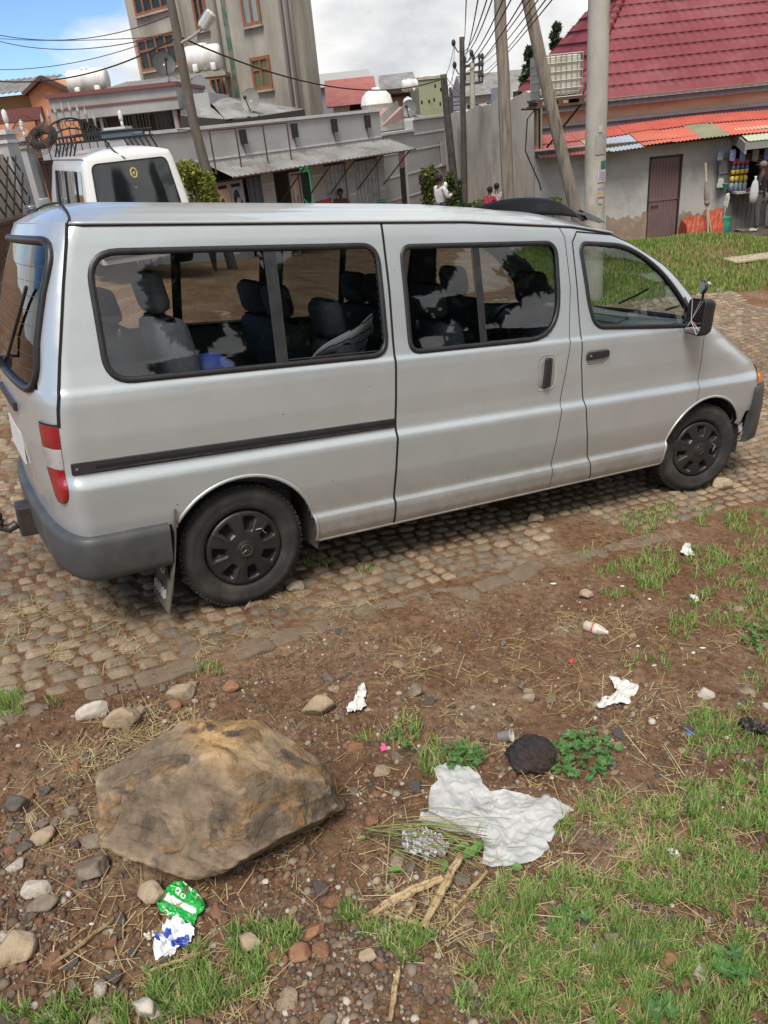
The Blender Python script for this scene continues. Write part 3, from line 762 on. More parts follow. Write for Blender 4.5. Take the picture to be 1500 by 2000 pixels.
# tail lamps, wrapped round the corner
def corner_patch(z0, z1, lo, hi, off, name, m_, parent, side=1, rnd=0.0, rndt=0.0):
    """lo/hi: column fractions round the rear corner (0=centre of the back, nR=start of the side) as functions of z"""
    mb = MB(); rows = []
    for z in np.linspace(z0, z1, 22):
        r_ = ring_pts(z)[:nR+60]; f = (z-z0)/(z1-z0)
        a, b = lo(z), hi(z)
        if rnd: k = math.sqrt(max(0, 1-max(0, (rnd-(z-z0))/rnd)**2)); mid = (a+b)/2; a, b = mid+(a-mid)*k, mid+(b-mid)*k
        row = []
        # arc-length position measured along x/y from column nR (side start)
        s = np.r_[0, np.cumsum(np.hypot(np.diff(r_[:, 0]), np.diff(r_[:, 1])))]; s = s-s[nR]
        for u in np.linspace(a, b, 14):
            x = np.interp(u, s, r_[:, 0]); y = np.interp(u, s, r_[:, 1])
            x2 = np.interp(u+.01, s, r_[:, 0]); y2 = np.interp(u+.01, s, r_[:, 1]); x1 = np.interp(u-.01, s, r_[:, 0]); y1 = np.interp(u-.01, s, r_[:, 1])
            d = np.array([x2-x1, y2-y1]); d /= np.linalg.norm(d)+1e-9; n = np.array([d[1], -d[0]])
            e = off*min(1.0, 6*min((u-a), (b-u))/(b-a+1e-9)+.25)*1.0
            px_, py_ = x+n[0]*e, y+n[1]*e
            if side < 0: py_ = 2*W2-py_
            row.append((px_, py_, z))
        rows.append(row)
    mb.grid(rows); return mb.build(name, m_, parent, smooth=True)
lamp_red = mat('lamp_red', (.30, .006, .008), rough=.14, coat=.8, col2=(.13, .003, .005), nscale=5, bump=.5, bscale=22, bstretch=(1, 1, 9), bdist=.004)
lamp_clear = mat('lamp_clear', (.40, .39, .39), rough=.15, coat=.8, col2=(.24, .24, .25), nscale=9, bump=.5, bscale=22, bstretch=(1, 1, 9), bdist=.004)
lamp_amber = mat('lamp_amber', (.75, .16, .015), rough=.12, coat=.9, col2=(.85, .25, .03), nscale=20)
def _gs(z):      # distance along the plan of the tailgate gap from the corner start
    z_, hw, xr, xf, ar, af, nr, nf = ring_params(z); return (gap_rear(z)-(xr+ar))
lampf = lambda z: _gs(z)-.004
def _hi(z): _, _, xr, _, ar, _, _, _ = ring_params(z); return float(np.interp(z, [.71, .79, .93, 1.07], [-.800, -.796, -.792, -.788]))-(xr+ar)
def _lo(z): return _hi(z)-np.interp(z, [.71, .80, .90, 1.07], [.108, .125, .140, .150])
for sd in (1, -1):
    L0 = corner_patch(.705, .872, _lo, _hi, .014, 'tail_lamp', lamp_red, van, sd, rnd=.07)
    corner_patch(.872, .966, _lo, _hi, .013, 'clear_lens', lamp_clear, L0, sd)
    corner_patch(.966, 1.066, _lo, _hi, .014, 'upper_lens', lamp_red, L0, sd)
    corner_patch(1.066, 1.074, lambda z: _lo(z)-.004, lambda z: _hi(z)+.003, .010, 'lamp_surround', seam_m, L0, sd)
# rear window gasket
def rear_pt(y, z, off=.004):
    z_, hw, xr, xf, ar, af, nr, nf = ring_params(z)
    w = min(abs(y-W2)/hw, .9999); x = xr+ar-ar*(1-w**nr)**(1/nr)
    return (x-off, y, z)
def rear_half(z): return .722+(1.5-z)*.07
RW = []
for y, z in round_poly([(W2-rear_half(1.2), 1.195), (W2+rear_half(1.2), 1.195), (W2+rear_half(1.8)+.01, 1.805), (W2-rear_half(1.8)-.01, 1.805)], [.14, .14, .12, .12], 8): RW.append((y, z))
mb = MB(); mb.tube([rear_pt(p[0], p[1]) for p in resample(RW, .03, True)], .018, n=7, closed=True); rwf = mb.build('rear_window', black_rub, tailg, smooth=True)
sub('pane', win['rear'], glass('rear_glass', (.42, .50, .48), refl=.55), rwf, off=-.004)
mb = MB(); mb.tube([rear_pt(W2+.1, 1.25, .02), rear_pt(W2-.30, 1.30, .022), rear_pt(W2-.58, 1.62, .02)], .008, n=6); mb.box(rear_pt(W2+.1, 1.22, .02), (.04, .07, .05)); mb.build('rear_wiper', black_pl, tailg)
mb = MB()
for z in (1.28, 1.34, 1.40, 1.46, 1.52, 1.58, 1.64, 1.70): mb.tube([rear_pt(W2+t*.68, z, -.001) for t in np.linspace(-1, 1, 14)], .0011, n=4)
mb.build('heater_lines', mat('heater_line', (.12, .08, .05), rough=.6), rwf)
sub('windscreen', win['front'], glass_c, van, off=-.003)
mb = MB(); mb.tube([(3.60, .62, 1.24), (3.50, .40, 1.30), (3.42, .24, 1.36)], .008, n=5); mb.tube([(3.62, 1.1, 1.25), (3.52, .85, 1.33), (3.44, .66, 1.40)], .008, n=5); mb.build('wiper', black_pl, van)
# number plate and tailgate handle strip at the back
mb = MB(); p = rear_pt(W2, .84, .003); mb.box(p, (.008, .5, .16)); mb.build('number_plate', mat('plate_white', (.6, .6, .58), rough=.5), tailg)  # white plate set low, also standing in for a bright reflection
mb = MB(); mb.box(rear_pt(W2, 1.06, .004), (.02, .62, .04)); mb.build('plate_garnish', black_pl, tailg)
mb = MB(); mb.ball((-.60, 1.25, 1.952), (.03, .045, .016), 8, 6); mb.build('washer_jet', steel, tailg, smooth=True)

# slide rail
TR = [(-.758, .872), (-.758, .908), (.868, .903), (.868, .862)]
rail = side_patch(round_poly([(-.757, .848), (-.757, .903), (.868, .892), (.868, .845)], .008), .006, 'slide_rail', black_pl, van, thick=.012)
mb = side_ribbon([(-.66, .874), (.866, .868)], .014, off=.0085); mb.build('rail_channel', seam_m, rail)
side_ribbon([(-.66, .861), (.866, .855)], .004, off=.011).build('rail_edge', mat('worn_edge', (.12, .12, .125), rough=.35, metal=.4, col2=(.03, .03, .03), nscale=25), rail)
mb = MB(); mb.ball(on_side(-.735, .874, .009)[0], (.008, .004, .008), 8, 6); mb.build('rail_screw', steel, rail)

# door handles
def cup(cx_, cz_, w, hgt, parent, vert):
    poly = round_poly([(cx_-w/2, cz_-hgt/2), (cx_+w/2, cz_-hgt/2), (cx_+w/2, cz_+hgt/2), (cx_-w/2, cz_+hgt/2)], min(w, hgt)*.38)
    P = resample(poly, .01, True); c = np.array([cx_, cz_]); rows = []
    for s, o in ((1.06, .001), (1.0, .003), (.94, -.002)): rows.append([tuple(on_side(*(c+(p-c)*s), o)[0]) for p in P+[P[0]]])
    mb = MB(); mb.grid(rows); mb.build('handle_cup', paint, parent, smooth=True)
def handle_fd():
    cup(2.315, 1.085, .185, .095, fdoor, False)
    side_patch(round_poly([(2.235, 1.045), (2.39, 1.045), (2.385, 1.085), (2.24, 1.085)], .015), .0012, 'handle_recess', mat('recess_paint', (.42, .425, .43), rough=.4, metal=.5), fdoor)
    hd = side_patch(round_poly([(2.222, 1.075), (2.405, 1.082), (2.405, 1.125), (2.222, 1.122)], .016), .016, 'door_handle', black_pl, fdoor, thick=.016)
    mb = MB(); mb.ball(on_side(2.25, 1.098, .018)[0], (.008, .004, .008), 8, 6); mb.build('key_barrel', steel, hd, smooth=True)
handle_fd()
cup(1.915, 1.03, .155, .205, slide, True)
side_patch(round_poly([(1.855, .945), (1.975, .945), (1.975, 1.115), (1.855, 1.115)], .03), .0012, 'handle_recess', mat('recess_paint', (.42, .425, .43), rough=.4, metal=.5), slide)
hd = side_patch(round_poly([(1.885, .94), (1.935, .95), (1.94, 1.118), (1.895, 1.118)], .012), .020, 'door_handle', black_pl, slide, thick=.02)

# turn signal at the nose, headlamp
ts = []
for z in np.linspace(.757, .850, 10):
    row = []
    w0 = .0 if z < .83 else (z-.83)*2.0
    for x in np.linspace(np.interp(z, [.757, .80, .85], [3.93, 3.95, 4.04]), np.interp(z, [.757, .85], [4.27, 4.24]), 12): row.append(tuple(on_side(x, z, .008)[0]))
    ts.append(row)
mb = MB(); mb.grid(ts); mb.build('turn_signal', lamp_amber, van, smooth=True)
for sd in (1, -1):
    rows = []
    for z in np.linspace(.76, .9, 8):
        r_ = []
        for u in np.linspace(.0, 1, 10):
            z_, hw, xr, xf, ar, af, nr, nf = ring_params(z); w = .78-.45*u; x = xf-af+af*(1-w**nf)**(1/nf)+.008; y = W2-sd*w*hw
            r_.append((x, y, z))
        rows.append(r_)
    mb = MB(); mb.grid(rows); mb.build('headlamp', lamp_clear, van, smooth=True)

# door mirror: housing faces forward, broken glass towards the back
mir = MB()
prof = round_poly([(-.085, -.115), (.075, -.125), (.09, .11), (-.07, .105)], .035, 5)
rows = []
for s, d in ((.02, .062), (.55, .060), (.86, .045), (.98, .015), (1.0, -.03), (.97, -.045)): rows.append([(s*u, s*v, d) for u, v in prof]+[(s*prof[0][0], s*prof[0][1], d)])
mc = Vector((3.085, -.085, 1.295)); ang = R(14)
def mir_fn(v):      # u: outwards, v: up, d: forwards
    u, w, d = v; x = d*math.cos(ang)+u*math.sin(ang)*.0; x = mc.x+d*math.cos(ang)-u*math.sin(ang); y = mc.y-u*math.cos(ang)-d*math.sin(ang); return (x, y, mc.z+w)
mir.grid(rows); mir.xf(mir_fn); mirror = mir.build('door_mirror', black_pl, fdoor, smooth=True)
mg = MB(); inner = [(u*.93, w*.93) for u, w in prof]; mg.mi = 0
rng_m = random.Random(3); hub = (-.02, -.03)
nI = len(inner); cuts = sorted(rng_m.sample(range(nI), 7)); 
for i in range(7):
    a = cuts[i]; b = cuts[(i+1) % 7]; pts = []; j = a
    while True:
        pts.append(inner[j]);
        if j == b: break
        j = (j+1) % nI
    tlt = rng_m.uniform(-.006, .006); poly = [hub]+pts
    mg.mi = i % 2
    mg.add([mir_fn((hub[0]+(u-hub[0])*.985, hub[1]+(w-hub[1])*.985, -.046+tlt*u*20)) for u, w in poly], [tuple(range(len(poly)))])
mgl = mg.build('mirror_glass', [mat('mirror_shard', (.25, .28, .28), rough=.04, metal=1.0), mat('mirror_shard_red', (.30, .20, .20), rough=.06, metal=1.0)], mirror)
mb = MB()
for i in range(7): mb.tube([mir_fn((hub[0], hub[1], -.049)), mir_fn((inner[cuts[i]][0], inner[cuts[i]][1], -.049))], .0016, n=4)
mb.build('glass_cracks', mat('crack_white', (.6, .62, .62), rough=.4), mirror)
for pa, pb in ((mir_fn((-.06, -.09, 0)), (3.14, .03, 1.215)), (mir_fn((-.05, .06, .01)), (3.12, .05, 1.32))):
    mb = MB(); mb.tube([pa, pb], .018, n=8); mb.build('mirror_arm', black_pl, mirror, smooth=True)
mb = MB(); c = Vector(mir_fn((.0, .175, .0))); M_ = Matrix.Rotation(R(90), 3, 'Y') @ Matrix.Identity(3)
mb.lathe([(.0, .016), (.03, .013), (.041, .004), (.043, -.008), (.038, -.012)], c=tuple(c), n=20, axis='x', M=Matrix.Rotation(-ang-.2, 3, 'Z')); mb.tube([mir_fn((0, .10, 0)), tuple(c)], .008, n=6); mb.build('spot_mirror', black_pl, mirror, smooth=True)
mb = MB(); mb.lathe([(.0, -.0135), (.036, -.0125)], c=tuple(c), n=20, axis='x', M=Matrix.Rotation(-ang-.2, 3, 'Z')); mb.build('spot_glass', mat('mirror_shard', (.25, .28, .28)), mirror)

# roof deflector bowed across the front of the roof
rows = []
for s in np.linspace(0, 1, 30):
    y = .24+1.30*s; up = .088*(1-abs(2*s-1)**3.2); x0 = 2.47-.10*math.sin(math.pi*s)*0+.08*math.sin(math.pi*s)
    zb = 1.89+.055*(1-(2*s-1)**2)-.02
    rows.append([(x0, y, zb-.02), (x0-.012, y, zb), (x0-.13, y, zb+up*.85), (x0-.155, y, zb+up), (x0-.158, y, zb+up-.008), (x0-.11, y, zb+up*.6), (x0+.02, y, zb-.02)])
mb = MB(); mb.grid(rows); mb.build('roof_deflector', black_pl, van, smooth=True)
mb = MB(); rows = []
for s in np.linspace(0, 1, 8): rows.append([(2.34+.15*s, .215-.01*s, 1.868-.02*s), (2.33+.15*s, .26, 1.925-.045*s), (2.34+.15*s, .32, 1.925-.04*s)])
mb.grid(rows); mb.build('deflector_bracket', grey_pl, van, smooth=True)

# mud flap behind the rear wheel
flapm = mat('flap_rubber', (.07, .065, .058), rough=.8, col2=(.12, .105, .088), nscale=12)
fx = lambda s: -.345-.085*s+.012*math.sin(3.1*s)
mb = MB(); SS = np.linspace(0, 1, 10); mb.grid([[(fx(s), y, .62-.52*s) for s in SS] for y in (.0, .12, .27)]); mb.grid([[(fx(s)+.008, y, .62-.52*s) for s in SS] for y in (.27, .0)]); mb.grid([[(fx(s), .0, .62-.52*s) for s in SS], [(fx(s)+.008, .0, .62-.52*s) for s in SS]])
flap = mb.build('mud_flap', flapm, van)
mb = MB(); k = 16
mb.tube([(-.402, .15+.055*math.cos(2*math.pi*i/k), .30+.042*math.sin(2*math.pi*i/k)) for i in range(k)], .007, n=5, closed=True, flat=.3)
mb.tube([(-.402, .15, .342), (-.402, .15, .258)], .006, n=5)
for i, y in enumerate((.06, .10, .14, .18, .22)): mb.beam((-.425, y, .155), (-.420, y, .20), .006, .014)
mb.beam((-.425, .06, .155), (-.425, .10, .155), .006, .010); mb.beam((-.420, .14, .20), (-.420, .18, .20), .006, .010)
mb.build('flap_print', mat('faded_white', (.4, .37, .33), rough=.8), flap)
for sd in (1,):
    mb = MB(); mb.box((-.31+3.44+.0, 1.7, .3), (.01, .2, .3)); mb.build('mud_flap', flapm, van)

# tow hitch
hm = mat('hitch_black', (.018, .017, .017), rough=.5, col2=(.05, .04, .035), nscale=14)
mb = MB(); mb.box((-.905, .90, .40), (.09, .14, .16), bev=.008); mb.tube([(-.96, .90, .375), (-1.0, .90, .355), (-1.035, .90, .37), (-1.045, .90, .41)], [.026, .024, .02, .016], n=10)
mb.build('tow_hitch', hm, van, smooth=False)
mb = MB(); mb.ball((-1.045, .90, .435), .027, 14, 10); mb.lathe([(.03, 0), (.03, .012), (.02, .016)], c=(-1.045, .90, .40), n=12); mb.build('tow_ball', hm, van, smooth=True)

# wheels
tyre_m = mat('tyre', (.014, .0135, .013), rough=.85, col2=(.028, .026, .024), nscale=9, bump=.25, bscale=90, dirt=(.075, .063, .05), dscale=4, dramp=(.52, .78))
cap_m = mat('wheel_cover', (.012, .012, .0125), rough=.42, col2=(.020, .0195, .019), nscale=9, dirt=(.045, .04, .034), dscale=5, dramp=(.55, .8))
def make_wheel():
    root = MB(); RT = .326
    prof = [(.200, .035), (.212, .014), (.222, .008), (.245, .002), (.262, .004), (.268, .0015), (.285, .004), (.300, .014), (.312, .028), (.3215, .042), (.326, .060)]
    full = prof+[(r_, .205-h_+.0) for r_, h_ in prof[::-1]]
    root.lathe(full, n=72, axis='y'); tyre = root.build('wheel', tyre_m, None, smooth=True)
    tr = MB()
    for i in range(60):
        t = 2*math.pi*i/60
        for y, w, o in ((.048, .030, 0), (.088, .034, .5), (.126, .034, 0), (.163, .030, .5)):
            tt = t+o*2*math.pi/60; M_ = Matrix.Rotation(-tt, 3, 'Y'); tr.box(tuple(M_ @ Vector((.3235, y, 0))), (.008, w, .022), M=M_)
    for i in range(90):      # shoulder lugs
        tt = 2*math.pi*i/90; M_ = Matrix.Rotation(-tt, 3, 'Y'); tr.box(tuple(M_ @ Vector((.3140, .034, 0))), (.010, .014, .010), M=M_)
    tr.build('tread', tyre_m, tyre)
    # cover: polar grid with seven pockets
    nr_, na = 34, 168; V = []; F = []; Mi = []
    rs = np.linspace(.0, .198, nr_)
    for i, r_ in enumerate(rs):
        for j in range(na):
            a = 2*math.pi*j/na; ph = ((a/(2*math.pi)*7) % 1)-.5
            y = .012-.020*math.cos(r_/.198*math.pi*.5)**1+ (.010 if r_ > .192 else 0)
            wpk = .036+.030*(r_-.09)/.08; d_ang = abs(ph)*2*math.pi/7*r_
            inside = min(1, max(0, (wpk*.5-d_ang)/.006))*min(1, max(0, (r_-.098)/.006))*min(1, max(0, (.170-r_)/.006))
            y += .045*inside
            swo = max(0, 1-abs(ph-.33)/.04)*(.004)*(1 if .10 < r_ < .19 else 0); y -= swo
            y += .005*(1 if .048 < r_ < .054 else 0)-.006*(1 if r_ < .046 else 0)
            V.append((r_*math.cos(a), y, r_*math.sin(a)))
    for i in range(nr_-1):
        for j in range(na):
            j2 = (j+1) % na; f = (i*na+j, i*na+j2, (i+1)*na+j2, (i+1)*na+j); F.append(f)
            ym = np.mean([V[k][1] for k in f]); Mi.append(1 if ym > .030 else 0)
    cov = mesh_obj('wheel_cover', V, F, [cap_m, seam_m], tyre, smooth=True, midx=Mi)
    mb = MB()
    mb.tube([(.030*math.cos(2*math.pi*i/24), -.0155, .030*math.sin(2*math.pi*i/24)) for i in range(24)], .0022, n=5, closed=True)
    for k in range(3):
        a = R(90+120*k); mb.tube([(0, -.0150, 0), (.028*math.cos(a), -.0155, .028*math.sin(a))], [.0034, .001], n=5)
    mb.build('hub_badge', mat('badge_grey', (.09, .085, .08), rough=.45, metal=.5), cov)
    mb = MB(); mb.tube([(.06, -.004, .095), (.085, -.012, .10), (.105, -.004, .07), (.12, .01, .06)], .0045, n=6, flat=.4); mb.build('cable_tie', mat('tie_grey', (.42, .42, .42), rough=.4, metal=.3), cov)
    return tyre
w0 = make_wheel(); w0.parent = van; w0.location = (0, .045, .326)
for (x, y, rz, ry) in ((3.43, .045, R(-13), 40), (0, 1.755, R(180), 10), (3.43, 1.755, R(167), 80)):
    w = copy_tree(w0, van); w.location = (x, y, .326); w.rotation_euler = Matrix.Rotation(rz, 3, 'Z').to_4x4().to_euler()
    w.rotation_euler = (Matrix.Rotation(rz, 3, 'Z') @ Matrix.Rotation(R(ry), 3, 'Y')).to_euler()

# inside: seats, dash, floor
def seat(x, y, w, hr=True, tilt=14, heights=.62):
    mb = MB(); mb.box((x+.05, y, .68), (.46, w, .14), bev=.05); mb.box((x+.05, y, .5), (.34, w*.7, .22))
    M_ = Matrix.Rotation(-R(tilt), 3, 'Y'); c = Vector((x-.16, y, .74)); mb.box(tuple(c+M_ @ Vector((0, 0, heights/2))), (.13, w, heights), M=M_, bev=.06)
    s = mb.build('seat', seat_m, van, smooth=True)
    if hr:
        hb = MB()
        for k in ((0,) if w < .6 else tuple(np.linspace(-w/2+.22, w/2-.22, max(1, round(w/.45))))):
            hb.box(tuple(c+M_ @ Vector((-.0, k, heights+.115))), (.10, .27, .20), M=M_, bev=.05)
            for q in (-.06, .06): hb.tube([tuple(c+M_ @ Vector((0, k+q, heights-.02))), tuple(c+M_ @ Vector((0, k+q, heights+.05)))], .006, n=6)
        hb.build('headrest', seat_m, s, smooth=True)
    return s
seat(.12, .40, .50, heights=.74); seat(.05, 1.35, .60, heights=.60)
seat(.98, .36, .40, heights=.56); seat(.98, 1.20, .84, heights=.60)
seat(1.75, .52, .46, heights=.60); seat(1.75, 1.28, .76, heights=.62)
seat(2.50, .48, .50, heights=.64); seat(2.50, 1.32, .50, heights=.64)
mb = MB(); mb.box((1.72, .9, .42), (2.4, 1.66, .04)); mb.box((1.5, .9, .43), (4.5, .9, .03)); mb.build('cabin_floor', trim_in, van)
mb = MB()
prof = [(2.90, .55), (2.86, .80), (2.80, 1.00), (2.79, 1.12), (2.84, 1.19), (2.93, 1.225), (3.10, 1.235), (3.42, 1.21), (3.44, .55)]
mb.grid([[(x+.02*math.sin(y*9), y, z+(.03*math.exp(-((y-1.3)/.25)**2) if z > 1 else 0)) for x, z in prof] for y in np.linspace(.09, 1.71, 24)])
mb.add([(x, .09, z) for x, z in prof], [tuple(range(len(prof)))]); dash = mb.build('dashboard', dash_m, van, smooth=True)
mb = MB()
for i in range(5): mb.box((2.795+.006*i, .24, 1.10+.018*i), (.02, .17, .008))
mb.box((2.80, .24, 1.135), (.03, .20, .11), bev=.01); mb.build('air_vent', black_pl, dash)
mb = MB(); mb.tube([(2.86, .40, 1.213), (2.87, .85, 1.218), (3.0, .85, 1.24), (3.0, .42, 1.238)], .003, n=4, closed=True); mb.build('glovebox_lid', seam_m, dash)
mb = MB(); c = Vector((2.66, 1.32, 1.10)); M_ = Matrix.Rotation(R(-65), 3, 'Y'); mb.tube([tuple(c+M_ @ Vector((.19*math.cos(2*math.pi*i/28), .19*math.sin(2*math.pi*i/28), 0))) for i in range(28)], .014, n=8, closed=True)
for a in (0, 120, 240): mb.tube([tuple(c), tuple(c+M_ @ Vector((.19*math.cos(R(a)), .19*math.sin(R(a)), 0)))], .012, n=6)
mb.tube([tuple(c), (2.95, 1.32, .95)], .03, n=8); mb.build('steering_wheel', black_pl, van, smooth=True)
cloth = mat('striped_cloth', (.62, .60, .58), rough=.9)
# striped jacket over the seat behind the quarter window
stripe = MB(); 
for i in range(9):
    for j in range(12):
        pass
def jack(u, v): 
    x = .46+.40*u; z = 1.04+.38*v*(.35+.65*u**.7); y = .26+.05*math.sin(v*5)+.03*math.sin(u*7); return (x, y, z)
rows = [[jack(u, v) for v in np.linspace(0, 1, 41)] for u in np.linspace(0, 1, 16)]
stripe.grid(rows); Mi = []
for i in range(15):
    for j in range(40): Mi.append(1 if (j+int(i*.35)) % 6 == 0 else 0)
o = mesh_obj('draped_shirt', stripe.V, stripe.F, [cloth, mat('stripe_brown', (.05, .025, .025), rough=.9)], None, smooth=True, midx=Mi)
o.matrix_world = van_matrix(); tag(o, 'white shirt with dark stripes lying on a seat behind the window of the silver van', 'shirt')
mb = MB(); mb.ball((-.02, .30, 1.06), (.17, .12, .22), 16, 10); o = mb.build('blue_bag', mat('bag_blue', (.03, .06, .28), rough=.6, col2=(.02, .035, .15), nscale=8, bump=.4, bscale=20), None, smooth=True)
o.matrix_world = van_matrix(); tag(o, 'blue bag lying behind the rear seat of the silver van', 'bag')
# ------------------------------------------------------------------ foreground
def gpv(px, py, n=5):
    px = np.asarray(px, float); py = np.asarray(py, float)
    v = (WC @ np.stack([(px-750)/FPX, (py-1000)/FPX, np.ones_like(px)])).T
    z = plane_z(0, 0)+0*px; den = nv[0]*v[:, 0]+nv[1]*v[:, 1]+nv[2]*v[:, 2]
    t = (nv @ VO)/den
    for _ in range(n):
        P = v*t[:, None]; e = h(P[:, 0], P[:, 1])-P[:, 2]
        t = t+e*nv[2]/den
    return v*t[:, None]
def size_at(P, px): return px/FPX*float(WC[:, 2] @ np.asarray(P))      # metres for a width in pixels
_ico = {}
def ico(sub_):
    if sub_ not in _ico:
        bm = bmesh.new(); bmesh.ops.create_icosphere(bm, subdivisions=sub_, radius=1.0)
        V = np.array([v.co[:] for v in bm.verts]); F = np.array([[v.index for v in f.verts] for f in bm.faces]); bm.free(); _ico[sub_] = (V, F)
    return _ico[sub_]
def rock_shape(seed, sub_=3, npl=15, dims=(1, 1, .7), rough=.06, round_=42, pmin=.52):
    r_ = np.random.default_rng(seed); V, F = ico(sub_); n = r_.normal(size=(npl, 3)); n /= np.linalg.norm(n, axis=1, keepdims=True)
    d = r_.uniform(pmin, .92, npl); q = np.clip(V @ n.T, 1e-3, None); rad = 1/np.power((np.power(q/d, round_)).sum(1)+.9**round_*0+.55, 1/round_)
    P = V*rad[:, None]; nz = fbm(V[:, 0]*3+V[:, 2]*2+seed, V[:, 1]*3-V[:, 2]*2.3, 4, seed)-.5; P = P*(1+rough*2.4*nz)[:, None]
    P = P*np.array(dims); return P, F
rock_mats = [mat('stone_grey_brown', (.16, .125, .095), rough=.9, col2=(.25, .205, .16), nscale=14, bump=.7, bscale=45, spec=.2),
             mat('stone_tan', (.30, .225, .145), rough=.9, col2=(.42, .34, .24), nscale=16, bump=.7, bscale=50, dirt=(.16, .11, .07), dscale=9, dramp=(.5, .7), spec=.2),
             mat('stone_dark', (.075, .065, .058), rough=.88, col2=(.13, .11, .09), nscale=18, bump=.7, bscale=50, spec=.25),
             mat('stone_rust', (.20, .095, .055), rough=.9, col2=(.30, .17, .10), nscale=14, bump=.6, bscale=50, spec=.2),
             mat('stone_pale', (.40, .35, .29), rough=.9, col2=(.55, .50, .43), nscale=18, bump=.6, bscale=50, dirt=(.2, .15, .1), dscale=8, dramp=(.5, .75), spec=.2)]
def stone(px, py, w, hgt, mi, seed, label=None, cat='stone', group=None, name='loose_stone', rz=None, sub_=4, dims=None, sink=.25, rough=.05):
    P = gp(px, py+hgt*.35); sx = size_at(P, w); sh_ = size_at(P, hgt)
    el = math.atan2(-P[2], math.hypot(P[0], P[1]))
    az_ = sx*.36; ay = max(.3*sx, (sh_/2-az_*math.cos(el)*.7)/max(.3, math.sin(el))) if dims is None else 0
    d = dims or (sx/2*1.06, min(ay, sx*.75), az_)
    V, F = rock_shape(seed, sub_, dims=d, rough=rough)
    o = mesh_obj(name, V, F, rock_mats[mi] if isinstance(mi, int) else mi, smooth=False)
    o.location = (P[0], P[1], P[2]+d[2]*(1-sink*2)); o.rotation_euler = (0, 0, rz if rz is not None else 0)
    if label: tag(o, label, cat, group)
    return o
